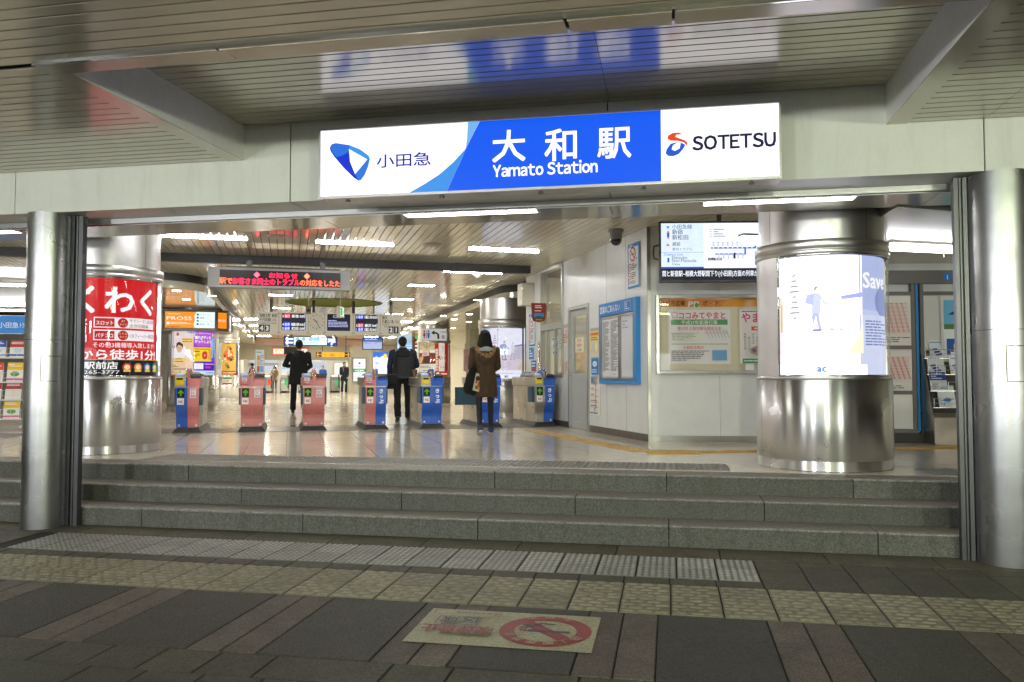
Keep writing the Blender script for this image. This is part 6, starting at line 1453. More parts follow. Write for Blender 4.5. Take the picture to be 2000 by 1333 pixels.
# brochure rack on the right
t = thing('brochure_rack', 'sloping wire brochure rack with a steel base right of the timetable stand', 'brochure rack', wpos(3.70, FZ, .42), RW)
RWI = RW
mb = MB(); mb.prism([(0, .003), (.40, .003), (.40, .42), (.05, .42), (0, .36)], 0, .95, 'x'); mb.build('base', G_SIDE, t)
mb = MB(); mb.prism([(.02, .422), (.40, .422), (.40, 1.30), (.34, 1.30)], -.012, .0, 'x'); mb.build('side_plate', STEELD, t)
mb = MB(); mb.prism([(.10, .422), (.40, .422), (.40, 1.30), (.36, 1.30)], .0, .95, 'x'); mb.build('back_plate', DKGREY, t)
for i in range(4):
    z = .50 + i * .22; y = .055 + i * .075
    mb = MB(); mb.box(.01, .94, y - .02, y + .05, z - .012, z - .006); 
    for k in range(2): mb.tube([(.0, y - .02, z + .05 + k * .06), (.95, y - .02, z + .05 + k * .06)], .004, 6)
    for k in range(9): mb.tube([(.02 + k * .114, y - .02, z - .01), (.02 + k * .114, y - .02, z + .11)], .003, 5)
    mb.build('wire_tier', CHROME, t)
t2 = thing('poster_stand', 'slim upright poster panel behind the brochure rack on the right', 'sign', wpos(3.96, FZ, .115), RW)
mb = MB(); mb.box(0, .6, .0, .01, .95, 2.0); mb.build('panel', WHITEP, t2)
a = Art(.54, .95, '#e8eef4', 75); a.rect(0, .55, .54, .95, '#6ab4e0'); a.poly([(.05, .75), (.2, .83), (.5, .8), (.5, .74)], '#24405a'); a.rect(.0, .55, .54, .62, '#5a7a4a'); a.rect(.03, .20, .54, .42, '#1f56a8'); a.text('50', .12, .25, .13, '#f4d83a', 'l', .03); a.rect(.1, .04, .4, .12, '#2a5aa8'); a.build('poster', PAPER, t2, T(.04, -.001, 1.0))
bro_grp = 'brochures in the right rack'
def brochure(label, loc, rz, tilt, w, h, art, grp):
    o = thing('brochure', label, 'brochure', loc, rz, grp); o.rotation_euler = (tilt, 0, rz)
    mb = MB(); mb.box(0, w, .0005, .012, 0, h); mb.build('pages', WHITEP, o); art.build('cover', PAPER, o, T(0, 0, 0)); return o
def cov(w, h, k, sd):
    a = Art(w, h, '#e8ecf2', sd)
    if k == 0:
        small(a, .02, h - .05, w - .02, h - .02, 1, '#5a8ac0')
        for i in range(3): a.poly([(.03 + .02 * i, h * .5 - .035 * i), (.10 + .03 * i, h * .55 - .035 * i), (.11 + .03 * i, h * .45 - .035 * i), (.04 + .02 * i, h * .4 - .035 * i)], '#2a3f9a')
    elif k == 1: a.rect(0, h * .55, w, h, '#2a4aa0'); small(a, .02, h * .6, w - .02, h * .95, 3, '#dfe6f6'); small(a, .02, .02, w - .02, h * .4, 3, '#8a9ab8')
    elif k == 2: small(a, .02, h - .05, w * .8, h - .02, 1, '#2a7ac8'); a.poly([(.03, h * .3), (w * .5, h * .45), (w - .03, h * .38), (w * .6, h * .25)], '#3a86d0'); a.poly([(.03, h * .12), (w * .4, h * .22), (w * .3, h * .1)], '#7ab0e0')
    return a
for (i, xs_, k, lb) in ((3, (.10, .38), 0, 'white brochure with dark blue blocks in the top tier of the right rack'), (2, (.04, .33), 0, 'white brochure with dark blue blocks in the second tier of the right rack'), (1, (.03,), 1, 'brochure with a blue top half in the third tier of the right rack'), (0, (.10,), 2, 'curled white brochure with pale blue shapes in the lowest tier of the right rack')):
    for x in xs_:
        z = .50 + i * .22; y = .055 + i * .075
        brochure(lb, MW @ Vector((3.70 + x, -.42 + y - .005, FZ + z - .005)), RW, R(-16), .22, .26 if i else .30, cov(.22, .26 if i else .30, k, 80 + i), bro_grp)

# brochure stand at the left edge, beyond the left column
u, v = on_floor(16, 842)
LRZ = TH - R(4)
t = thing('brochure_stand', 'white wire brochure stand with a blue header at the left edge', 'brochure rack', I(u - .75, v, FZ), LRZ)
ML = Matrix.Translation(I(u - .75, v, FZ)) @ Matrix.Rotation(LRZ, 4, 'Z')
mb = MB()
for x in (0, .95): mb.box(x - .015, x + .015, 0, .35, .05, .08); mb.tube([(x, .30, .06), (x, .30, 1.98)], .014, 8)
mb.build('leg_frame', WHITEP, t)
a = Art(1.0, .30, '#2f8fe0', 90); a.poly([(0, .1), (.45, .3), (0, .3)], '#eef4fb'); a.poly([(0, .04), (0, .1), (.45, .3), (.55, .3)], '#7ab8ee'); a.text('小田急', .50, .10, .10, '#f4f8ff', 'l', .01); a.text('トラベル', .84, .10, .10, '#f4f8ff', 'l', .01, maxw=.15)
a.build('header', LITB, t, T(-.02, .255, 1.66)); mb = MB(); mb.box(-.03, .99, .258, .30, 1.65, 1.97); mb.build('header_box', WHITEP, t)
BT = ((1.24, .24, 2), (.82, .14, 3), (.52, .09, 3), (.20, .03, 3))
for z, y, n in BT:
    mb = MB(); mb.box(0, .95, y, y + .10, z - .012, z); mb.box(0, .95, y - .005, y, z - .012, z + .012)
    for k in (.07, .16): mb.tube([(0, y - .004, z + k), (.95, y - .004, z + k)], .004, 6)
    for k in range(7): mb.tube([(.01 + k * .155, y - .004, z), (.01 + k * .155, y - .004, z + .16)], .003, 5)
    mb.build('shelf', WHITEP, t)
def cov2(w, h, k, sd):
    a = Art(w, h, '#e9e6de', sd); r = a.r
    c = (('#2a56b0', '#7ab0e0'), ('#c03a30', '#2f62b8'), ('#d84a30', '#f0e8dc'), ('#e8c02a', '#e06a9a'), ('#8a5a34', '#e8e0d0'), ('#a8323a', '#f0ece4'), ('#5a9ad0', '#e8b04a'))[k]
    a.rect(0, h * .62, w, h, c[0]); a.rect(0, h * .1, w, h * .2, c[1]); small(a, .02, h * .78, w - .02, h * .94, 2, '#f4f0ea'); a.disc(w * .5, h * .42, w * .28, r.choice(('#f0e4c0', '#6aa04a', '#c8d8e8')), 18, h * .13); return a
LBN = ('blue', 'red and blue', 'red', 'yellow and pink', 'brown', 'dark red', 'pale blue')
TIER = ('top', 'second', 'third', 'lowest')
ks = ((0, 0, 1), (4, 2, 3), (5, 5, 5), (6, 6, 3))
for ti, (z, y, n) in enumerate(BT):
    for j in range(3):
        k = ks[ti][j]; pos = ('left', 'middle', 'right')[j]
        brochure('%s brochure at the %s of the %s tier of the left stand' % (LBN[k], pos, TIER[ti]), ML @ Vector((.04 + j * .31, y + .012, z)), LRZ, R(-10), .25, .30 if ti != 1 else .34, cov2(.25, .30 if ti != 1 else .34, k, 100 + ti * 3 + j), 'brochures in the left stand')
# ------------------------------------------------------------------ people
def remesh(mb, name, m, parent, vox, smooth=4, wr=0.0, wscale=(9, 9, 3), seed=0, label=None):
    """fuse overlapping tapered tubes into one continuous skin, then relax it and press folds into it"""
    me = mb.mesh(name + '_raw', [m]); ob = bpy.data.objects.new(name, me); COL.objects.link(ob)
    md = ob.modifiers.new('r', 'REMESH'); md.mode = 'VOXEL'; md.voxel_size = vox; md.use_smooth_shade = True
    if smooth:
        s = ob.modifiers.new('s', 'SMOOTH'); s.factor = .5; s.iterations = smooth
    bpy.context.view_layer.update()
    ev = ob.evaluated_get(bpy.context.evaluated_depsgraph_get())
    nm = bpy.data.meshes.new_from_object(ev); nm.name = name
    bpy.data.objects.remove(ob); bpy.data.meshes.remove(me)
    if wr:
        sd = Vector((seed * 3.1, seed * 1.7, seed))
        for v in nm.vertices:
            p = Vector((v.co.x * wscale[0], v.co.y * wscale[1], v.co.z * wscale[2])) + sd
            f = noise.noise(p) + .5 * noise.noise(p * 2.3 + Vector((4, 1, 7)))
            v.co += v.normal * (wr * f)
    nm.polygons.foreach_set('use_smooth', [True] * len(nm.polygons))
    nm.materials.clear(); nm.materials.append(m)
    o = bpy.data.objects.new(name, nm); COL.objects.link(o); o.parent = parent
    if label: o['label'] = label
    return o
SKIN = mat('skin', (.50, .30, .21), .5, var=.06, scale=12)
HAIR = mat('black_hair', (.008, .007, .006), .6, spec=.2, var=.3, scale=60, bump=.002, bscale=180, stretch=(1, 1, .15))
def cloth(name, c, rough=.85, var=.18, sc=70, bump=.0012): return mat(name, c, rough, var=var, scale=sc, bump=bump, bscale=260, spec=.25)
BLK = cloth('black_wool', (.012, .012, .014)); NAVY = cloth('navy_cloth', (.016, .020, .035)); CHAR = cloth('speckled_charcoal_knit', (.032, .033, .036), var=.7, sc=230)
BROWN = cloth('brown_parka', (.058, .035, .019), .7); TAN = cloth('tan_coat', (.36, .25, .16)); FUR = cloth('fur_trim', (.30, .19, .09), .9, .5, 120, .004); LINING = cloth('grey_hood_lining', (.33, .34, .36))
TIGHTS = cloth('dark_tights', (.018, .017, .024), .6); BLUEJ = cloth('blue_jacket', (.03, .09, .32)); GREYC = cloth('grey_scarf_knit', (.12, .13, .13)); SHOEB = mat('black_leather', (.012, .012, .012), .35, var=.1)
SNEAK = mat('navy_sneaker', (.03, .045, .12), .6, var=.2, scale=60); SOLE = mat('white_sole', (.55, .54, .52), .5); REDS = cloth('rust_skirt', (.20, .05, .035)); OLIVE = cloth('brown_patterned_jacket', (.16, .12, .08), .9, .5, 90); WHITES = cloth('cream_scarf', (.62, .56, .42)); DGREY = cloth('dark_grey_coat', (.045, .05, .055))
def person(label, u, v, h, face, legs, arms, coat, trousers, shoes, hair='short', hem=.62, vox=.011, head=(0, 0), z=FZ, lean=0.0, extra=None, scarf=None, sleeve=None, skirt=None, tights=None, width=1.0, mask=False):
    """legs/arms: ((swing, bend, out) left, right); face 0 = walking away along the concourse"""
    k = h / 1.75
    t = thing('person', label, 'person', I(u, v, z), TH + face)
    S = Matrix.Scale(k, 4)
    # --- legs
    P = {}
    low = 9
    for s, (sw, kn, ou) in zip((-1, 1), legs):
        hp = Vector((s * .088 * width, 0, .92)); a = R(sw); b = R(sw - kn); o = R(ou)
        d1 = Vector((s * math.sin(o), math.sin(a) * math.cos(o), -math.cos(a) * math.cos(o))); d2 = Vector((s * math.sin(o) * .6, math.sin(b), -math.cos(b))).normalized()
        kn_ = hp + d1 * .44; an = kn_ + d2 * .41; pit = R(sw - kn) * .8; P[s] = (hp, kn_, an, pit, R(sw - kn))
        hb = an + Vector((0, -.06 * math.cos(pit), -.07 - .06 * abs(math.sin(pit)))); tb = an + Vector((0, .15 * math.cos(pit), -.07 + .15 * math.sin(pit)))
        low = min(low, hb.z, tb.z)
    dz = -low
    up = lambda p: Vector((p[0], p[1], p[2] + dz))
    ln = R(lean)
    def tor(p):                                                          # torso leans about the hips
        p = Vector(p); q = p - Vector((0, 0, .92)); return up(Vector((q.x, q.y * math.cos(ln) + q.z * math.sin(ln), q.z * math.cos(ln) - q.y * math.sin(ln) + .92)))
    # --- arms
    AR = {}
    for s, (sw, el, ou, inn) in zip((-1, 1), arms):
        sh = Vector((s * .185 * width, 0, 1.41)); a = R(sw); o = R(ou)
        d1 = Vector((s * math.sin(o), math.sin(a) * math.cos(o), -math.cos(a) * math.cos(o))); b = R(sw + el)
        d2 = Vector((-s * math.sin(R(inn)) + s * math.sin(o) * .3, math.sin(b) * math.cos(R(inn)), -math.cos(b) * math.cos(R(inn)))).normalized()
        e_ = sh + d1 * .285; w_ = e_ + d2 * .245; AR[s] = (sh, e_, w_, d2)
    # --- the body: one continuous skin
    mb = MB(S)
    hy, hz = head                                                        # head pitch forward, turn
    HC = tor((0, .015 + .05 * hy, 1.635)); RM = Matrix.Rotation(R(-20 * hy), 4, 'X')
    RM = Matrix.Rotation(R(hz), 4, 'Z') @ Matrix.Rotation(R(-25) * hy, 4, 'X')
    def hd(p): return HC + RM @ Vector(p)
    mb.ell(HC, (.076, .094, .112), 20, 14, RM); mb.ell(hd((0, .03, -.055)), (.060, .062, .062), 16, 10, RM)
    mb.tube([hd((0, .088, .02)), hd((0, .106, -.022))], [.011, .016], 8, rnd=True)
    for s in (-1, 1): mb.ell(hd((s * .078, .0, -.01)), (.012, .022, .032), 10, 8, RM)
    mb.tube([hd((-.022, .088, -.062)), hd((.022, .088, -.062))], .009, 6, rnd=True)
    mb.tube([tor((0, -.005, 1.40)), tor((0, .0, 1.50)), hd((0, -.02, -.06))], [.062, .054, .056], 12)
    mb.tube([tor((0, 0, .86)), tor((0, 0, 1.0)), tor((0, .005, 1.2)), tor((0, 0, 1.36)), tor((0, 0, 1.44))], [(.135, .085), (.125, .085), (.125, .09), (.14, .08), (.07, .05)], 16, rnd=True, up=(0, 1, 0))
    for s in (-1, 1):
        hp, kn_, an, pit, sa = P[s]; mb.tube([up(hp), up((hp + kn_) / 2), up(kn_), up((kn_ * .6 + an * .4)), up(an)], [.072, .062, .046, .044, .032], 12, rnd=True)
        F = Matrix.Rotation(pit, 3, 'X'); mb.tube([up(an) + F @ Vector((0, -.03, -.03)), up(an) + F @ Vector((0, .12, -.05))], [.033, .03], 8, rnd=True)
        sh, e_, w_, d2 = AR[s]; mb.tube([tor(sh + Vector((-s * .07, 0, .0))), tor(sh), tor(e_), tor(e_ * .5 + w_ * .5), tor(w_)], [.05, .046, .036, .034, .024], 10, rnd=True)
        W_ = tor(w_); d = (tor(w_ + d2) - W_).normalized(); side = d.cross(Vector((0, 1, 0)) if abs(d.y) < .9 else Vector((1, 0, 0))).normalized(); nrm = side.cross(d).normalized()
        if nrm.y < 0: nrm = -nrm; 
        mb.tube([W_, W_ + d * .04, W_ + d * .085], [(.026, .016), (.038, .016), (.036, .014)], 10, rnd=True, up=tuple(nrm))
        for q, L in enumerate((.060, .068, .064, .05)):                  # four curled fingers of unequal length
            b0 = W_ + d * .085 + side * (.028 - .019 * q); mb.tube([b0, b0 + d * L * .5 + nrm * .006, b0 + d * L * .85 + nrm * .024], [.0088, .0082, .0068], 6, rnd=True)
        th = side * (.030 if s < 0 else -.030); mb.tube([W_ + d * .03 + th * .8, W_ + d * .055 + th * 1.5 + nrm * .015, W_ + d * .085 + th * 1.5 + nrm * .03], [.011, .010, .008], 6, rnd=True)
    body = remesh(mb, 'body', SKIN, t, max(.0075 * k, vox * .7), 1)
    for s in (-1, 1):
        mb = MB(S); mb.ell(hd((s * .030, .084, .012)), (.010, .006, .006), 8, 6, RM); mb.build('eye', BLACK, body)
    # --- trousers / tights
    mb = MB(S)
    for s in (-1, 1):
        hp, kn_, an, pit, sa = P[s]; g = .0 if tights else .014
        mb.tube([up(hp + Vector((0, 0, .06))), up(hp), up(hp * .5 + kn_ * .5), up(kn_), up(kn_ * .55 + an * .45), up(an + Vector((0, -.004, -.015)))], [.085 + g, .088 + g, .070 + g, .054 + g * 1.2, .054 + g * 1.3, (.040 + g * 2.0)] if not tights else [.085, .082, .07, .052, .050, .036], 14)
    mb.tube([up((0, 0, .86)), up((0, 0, .98)), up((0, 0, 1.04))], [(.15 * width, .10), (.16 * width, .105), (.15 * width, .1)], 16, rnd=True, up=(0, 1, 0))
    remesh(mb, 'tights' if tights else 'trousers', trousers, t, vox, 3, .011 if not tights else .0, (12, 12, 7), 3)
    # --- shoes
    for s in (-1, 1):
        hp, kn_, an, pit, sa = P[s]; A_ = up(an); F = Matrix.Rotation(pit, 3, 'X')
        mb = MB(S); mb.tube([A_ + F @ Vector((0, -.055, -.045)), A_ + F @ Vector((0, .0, -.04)), A_ + F @ Vector((0, .08, -.052)), A_ + F @ Vector((0, .145, -.056))], [(.036, .032), (.042, .04), (.046, .026), (.036, .018)], 12, rnd=True, up=(0, 0, 1))
        mb.tube([A_ + F @ Vector((0, -.012, -.05)), A_ + F @ Vector((0, -.01, .03))], [.046, .044 if not tights else .05], 10)
        so = remesh(mb, 'shoe', shoes, t, vox * .8, 2)
        mb = MB(S); mb.tube([A_ + F @ Vector((0, -.068, -.074)), A_ + F @ Vector((0, .0, -.074)), A_ + F @ Vector((0, .08, -.074)), A_ + F @ Vector((0, .165, -.070))], [(.036, .012), (.040, .012), (.049, .012), (.034, .010)], 12, rnd=True, up=(0, 0, 1)); mb.build('sole', SOLE if shoes is SNEAK else SHOEB, so)
    # --- coat
    mb = MB(S); lo = hem * 1.75 if hem < 1 else hem
    w = width
    body_prof = [(lo, .215 * w, .150, 0), (lo + .03, .213 * w, .149, 0), ((lo + .95) / 2, .200 * w, .140, 0), (.98, .188 * w, .130, 0), (1.12, .182 * w, .126, .0), (1.26, .198 * w, .130, -.005), (1.36, .200 * w, .118, -.008), (1.42, .178 * w, .095, -.008), (1.465, .115 * w, .075, -.006), (1.50, .076, .070, -.004)]
    pts, rad = [], []
    for zz, rx, ry, yo in body_prof:
        if pts and zz <= pts_z: continue
        pts_z = zz; pts.append(tor((0, yo, zz)) if zz > .92 else up((0, yo, zz))); rad.append((rx, ry))
    mb.tube(pts, rad, 22, up=(0, 1, 0))
    cm = coat
    o = remesh(mb, 'coat', cm, t, vox, 3, .017, (8, 8, 4.0), u + v)
    for s in (-1, 1):
        sh, e_, w_, d2 = AR[s]; mb = MB(S)
        mb.tube([tor(sh + Vector((-s * .055, 0, .005))), tor(sh + Vector((s * .005, 0, 0))), tor(sh * .5 + e_ * .5), tor(e_), tor(e_ * .45 + w_ * .55), tor(w_ + d2 * .01)], [.080, .077, .068, .060, .056, .048], 14, rnd=False)
        mb.ell(tor(sh + Vector((s * .0, 0, .0))), (.078, .078, .07), 12, 8); mb.ell(tor(e_), (.06, .06, .06), 12, 8)
        remesh(mb, 'sleeve', sleeve or cm, o, vox, 3, .013, (11, 11, 9), s + u)
    # --- hair
    mb = MB(S)
    if hair == 'short':
        mb.ell(hd((0, -.016, .022)), (.087, .098, .106), 20, 14, RM); mb.ell(hd((0, -.055, -.03)), (.070, .050, .075), 16, 10, RM)
        o = remesh(mb, 'hair', HAIR, t, vox * .8, 2, .010, (30, 30, 20), u)
    else:
        mb.ell(hd((0, -.018, .018)), (.094, .105, .112), 20, 14, RM)
        mb.tube([hd((0, -.04, .05)), hd((0, -.06, -.05)), tor((0, -.075, 1.50)), tor((0, -.095, 1.40)), tor((0, -.11, 1.335))], [(.09, .07), (.100, .075), (.118, .07), (.125, .055), (.095, .03)], 18, rnd=True, up=(0, 1, 0))
        for s in (-1, 1): mb.tube([hd((s * .075, .0, .03)), hd((s * .085, .01, -.06)), tor((s * .11, .01, 1.46)), tor((s * .12, .0, 1.38))], [.03, .034, .036, .02], 10, rnd=True)
        o = remesh(mb, 'hair', HAIR, t, vox * .8, 2, .009, (34, 34, 3), u)
    if mask:
        mb = MB(S); mb.ell(hd((0, .062, -.055)), (.055, .045, .042), 14, 10, RM); mb.build('face_mask', WHITEP, t)
    if scarf:
        mb = MB(S); mb.lathe([(.0, 0)], 4) if False else None
        n = 16; mb.tube([tor((.088 * math.cos(2 * math.pi * i / n), .085 * math.sin(2 * math.pi * i / n) + .005, 1.495)) for i in range(n)] + [tor((.088, .005, 1.495))], .038, 8)
        mb.tube([tor((.05, .10, 1.48)), tor((.06, .125, 1.36)), tor((.05, .125, 1.2))], [(.05, .03), (.055, .025), (.05, .02)], 10, rnd=True); remesh(mb, 'scarf', scarf, t, vox, 2, .006, (20, 20, 20), 2)
    if skirt:
        mb = MB(S); mb.tube([up((0, 0, .40)), up((0, 0, .62)), up((0, 0, .95))], [(.24, .18), (.20, .155), (.16, .11)], 18, up=(0, 1, 0)); remesh(mb, 'skirt', skirt, t, vox, 2, .012, (14, 14, 2), 5)
    if extra: extra(t, S, tor, up, AR, P, HC)
    return t

# --- the three people near the gates (heads towards the trains)
def parka_trim(t, S, tor, up, AR, P, HC):
    mb = MB(S); mb.tube([tor((-.15, -.02, 1.45)), tor((-.13, -.09, 1.42)), tor((-.07, -.17, 1.34)), tor((0, -.20, 1.31)), tor((.07, -.17, 1.34)), tor((.13, -.09, 1.42)), tor((.15, -.02, 1.45))], .042, 10, rnd=True)
    remesh(mb, 'fur_trim', FUR, t, .008, 0, .026, (60, 60, 60), 1)
    mb = MB(S); mb.ell(tor((0, -.13, 1.33)), (.15, .085, .13), 18, 12); mb.ell(tor((0, -.15, 1.26)), (.10, .06, .10), 16, 10); remesh(mb, 'hood', BROWN, t, .011, 3, .010, (12, 12, 9), 4)
    mb = MB(S); mb.ell(tor((0, -.125, 1.415)), (.125, .085, .06), 18, 10); remesh(mb, 'hood_lining', LINING, t, .01, 2, .006, (14, 14, 14), 4)
u, v = on_floor(947, 848)
person('woman in a brown fur hooded parka and dark tights walking in, long black hair', u, v, 1.64, R(-4), ((-10, 16, 3), (12, 6, 3)), ((8, 48, 8, 25), (12, 60, 10, 25)), BROWN, TIGHTS, SNEAK, 'long', hem=.355, tights=True, extra=parka_trim, vox=.010, head=(.15, 0), width=1.02)
WU, WV = u, v
t = thing('tote_bag', 'black tote bag with a cream print at the side of the woman in brown', 'bag', I(u - .235, v - .05, FZ + .66), TH + R(22))
t.rotation_euler = (0, R(14), TH + R(20))
mb = MB(); mb.tube([(0, 0, .0), (0, 0, .06), (0, 0, .2), (0, 0, .34), (0, 0, .38)], [(.15, .045), (.16, .065), (.15, .06), (.12, .045), (.10, .03)], 20, up=(0, 1, 0), rnd=True); bd = remesh(mb, 'pouch', BLK, t, .010, 3, .008, (12, 12, 10), 8)
TOTE = mat('tote_print', (.55, .50, .36), .7, var=.25, scale=30)
a = Art(.17, .28, '#cfc4a0', 120); a.rect(.13, .0, .17, .28, '#c2b690'); a.disc(.05, .20, .04, '#2f2a26', 12); a.disc(.10, .12, .035, '#c8502a', 12, .05); a.disc(.06, .06, .03, '#3a7a4a', 10); a.rect(.09, .02, .13, .08, '#c88a2a'); a.rect(.02, .12, .05, .16, '#b0402a'); a.poly([(.08, .2), (.13, .24), (.14, .19)], '#5a7a9a')
a.build('print', PAPER, t, T(-.035, -.080, .03))
mb = MB(); mb.tube([(-.07, -.03, .36), (-.02, -.02, .55), (.10, .02, .76)], [(.018, .004)] * 3, 8); mb.build('strap', BLK, t); mb = MB(); mb.tube([(.08, -.02, .36), (.09, .02, .55), (.13, .05, .74)], [(.018, .004)] * 3, 8); mb.build('strap', BLK, t)

def yoke(t, S, tor, up, AR, P, HC):
    mb = MB(S); mb.tube([tor((0, -.004, 1.335)), tor((0, -.008, 1.37)), tor((0, -.008, 1.425)), tor((0, -.006, 1.47))], [(.214, .130), (.212, .128), (.186, .106), (.122, .085)], 22, up=(0, 1, 0)); remesh(mb, 'yoke', BLK, t, .011, 3, .006, (9, 9, 5), 6)
    mb = MB(S); mb.tube([tor((0, -.03, 1.475)), tor((0, -.025, 1.525))], [(.092, .085), (.085, .08)], 18, up=(0, 1, 0)); remesh(mb, 'collar', CHAR, t, .010, 2, .005, (16, 16, 16), 6)
    mb = MB(S); mb.tube([tor((-.13, -.09, 1.45)), tor((-.165, -.135, 1.2)), tor((-.20, -.12, .98))], [(.022, .006)] * 3, 8); mb.build('bag_strap', BLK, t)
u, v = on_floor(786, 823)
person('man in a charcoal jacket with black sleeves passing the gates, black bag at his hip', u, v, 1.72, R(0), ((-10, 12, 2), (10, 4, 3)), ((0, 18, 12, 5), (18, 62, 20, 20)), CHAR, BLK, SHOEB, 'short', hem=.50, sleeve=NAVY, extra=yoke, vox=.010, head=(.3, 0), width=1.16)
t = thing('shoulder_bag', 'flat black shoulder bag hanging at the left hip of the man in charcoal', 'bag', I(u - .27, v - .10, FZ + .66), TH + R(20))
mb = MB(); mb.bbox(-.17, .17, -.05, .05, .0, .30, .03); mb.build('pouch', BLK, t); mb = MB(); mb.bbox(-.165, .165, -.062, -.045, .10, .305, .015); mb.build('front_flap', SHOEB, t); mb = MB(); mb.tube([(.12, 0, .29), (.17, .0, .42), (.20, .02, .62)], [(.020, .005)] * 3, 8); mb.build('strap', BLK, t)
u, v = on_floor(583, 807)
person('man in a long black coat walking away between the two pink gates', u, v, 1.84, R(2), ((16, 6, 2), (-14, 16, 1)), ((14, 70, 24, 30), (10, 60, 14, 25)), BLK, BLK, SHOEB, 'short', hem=.395 * 1.0, vox=.011, head=(.25, 0), width=1.12)

# --- far people by and beyond the second row of gates
FP = [
    ('person in a dark grey hooded coat standing at the left, beyond the second pink gate', 492, 767, 1.70, R(70), DGREY, BLK, 'short', .48, {}),
    ('woman in a tan coat and cream scarf walking towards us from the far gates', 536, 766, 1.56, R(170), TAN, TIGHTS, 'long', .42, dict(tights=True, scarf=WHITES)),
    ('person in a face mask and dark jacket behind the far gates', 559, 761, 1.64, R(175), DGREY, BLK, 'short', .5, dict(mask=True)),
    ('person in a bright blue jacket leaning over by the far gates', 632, 765, 1.62, R(150), BLUEJ, NAVY, 'short', .5, dict(lean=14)),
    ('man in a dark buttoned coat and grey scarf facing us in the far hall', 672, 769, 1.70, R(178), NAVY, NAVY, 'short', .40, dict(scarf=GREYC)),
    ('woman in a long dark coat just behind the man with the grey scarf', 681, 766, 1.56, R(160), BLK, BLK, 'long', .34, {}),
    ('person in a brown jacket and rust skirt looking down in the far hall', 692, 765, 1.52, R(120), OLIVE, TIGHTS, 'short', .50, dict(skirt=REDS, lean=8, tights=True)),
]
for lb, px, py, h, fc, cm, tm, hr, hem, kw in FP:
    u, v = on_floor(px, py); random.seed(px)
    person(lb, u, v, h, fc, ((random.uniform(0, 12), 8, 2), (random.uniform(-10, 0), 10, 2)), ((random.uniform(-5, 20), 30, 8, 12), (random.uniform(-5, 30), 45, 8, 15)), cm, tm, SHOEB, hr, hem=hem, vox=.02, head=(.2, 0), **kw)
u, v = on_floor(645, 764)
t = thing('shoulder_bag', 'black bag hanging beside the person in the bright blue jacket', 'bag', I(u - .1, v - .2, FZ + .55), TH)
mb = MB(); mb.bbox(-.22, .22, -.07, .07, 0, .40, .05); mb.build('pouch', BLK, t); mb = MB(); mb.tube([(-.12, 0, .38), (-.16, .02, .60), (-.2, .05, .8)], .014, 6); mb.build('strap', BLK, t)

# ------------------------------------------------------------------ far hall: second row of gates, booth, posters
G_LAMP = emit('gate_status_green', (.10, .55, .18), 1.0); G_LAMPR = emit('gate_status_red', (.9, .10, .05), 1.0)
def far_gate(label, px, lamp):
    u, z = on_v(px, 764, 49.6)
    t = thing('far_ticket_gate', label, 'ticket gate', I(u, 49.6, FZ), TH, 'far row of ticket gates')
    mb = MB(); mb.bbox(-.26, .26, .0, 1.6, .05, .80, .04); mb.build('cabinet', G_SIDE, t)
    mb = MB(); mb.prism([(0, .80), (1.6, .80), (1.6, .92), (.25, 1.0), (.02, .93)], -.24, .24, 'x'); mb.build('head', G_GREY, t)
    mb = MB(); mb.tube([(.20, -.02, .30), (.20, -.02, .88), (.20, .2, 1.04), (.20, 1.2, 1.0)], .05, 10, rnd=True); mb.build('guard_rail', KM, t)
    mb = MB(); mb.box(-.02, .16, -.012, -.001, .42, .76); mb.build('status_lamp', lamp, t)
    mb = MB(); mb.box(-.27, .27, -.02, 1.62, .003, .05); mb.build('plinth', G_PL, t)
for px, lb, m in ((505, 'far steel ticket gate farthest left, left of the tan coated woman', G_LAMPR), (523, 'far steel ticket gate at the tan coated woman, red light', G_LAMPR), (556, 'far steel ticket gate with a green light right of the tan coated woman', G_LAMP), (592, 'far steel ticket gate behind the man in the black coat', G_LAMP), (622, 'far steel ticket gate behind the pink gates beside the blue jacket', G_LAMP), (655, 'far steel ticket gate with a green light left of the man with the grey scarf', G_LAMP)): far_gate(lb, px, m)
# ticket booth front beyond the far gates
M_ALW = mat('booth_panel', (.55, .56, .55), .35, .2, var=.05)
t = thing('ticket_booth', 'lit ticket booth with windows beyond the far gates under yellow fascias', 'booth', I(-2.6, 54, FZ), TH)
mb = MB(); mb.box(0, 6.2, .05, .3, .003, 1.0); mb.box(0, .3, .05, .3, 1.0, 2.6); mb.box(1.95, 2.2, .05, .3, 1.0, 2.6); mb.box(3.6, 3.9, .05, .3, 1.0, 2.6); mb.box(5.0, 6.2, .05, .3, 1.0, 2.6); mb.build('wall', M_ALW, t)
for x0, x1 in ((.3, 1.95), (2.2, 3.6), (3.9, 5.0)): mb = MB(); mb.box(x0, x1, .15, .16, 1.0, 2.6); mb.build('window', GLASS, t)
M_INT = emit('lit_booth_interior', (.80, .88, 1.0), .75)
for x0, x1 in ((.32, 1.93), (2.22, 3.58), (3.92, 4.98)): mb = MB(); mb.box(x0, x1, .9, .95, 1.2, 2.5); mb.build('lit_backdrop', M_INT, t)
for x0, x1 in ((.25, 2.05), (2.15, 2.75)): mb = MB(); mb.bbox(x0, x1, -.12, .04, 2.05, 2.42, .02); mb.build('fascia', emit('yellow_fascia', (1.0, .55, .06), 1.0) if x0 < 1 else bpy.data.materials['yellow_fascia'], t)
mb = MB(); mb.box(.2, 2.0, -.10, .04, 1.62, 1.80); mb.build('counter_hood', GREYP, t); mb = MB(); mb.box(1.0, 1.7, -.06, .04, 1.25, 1.60); mb.build('ticket_screen', M_INT, t)
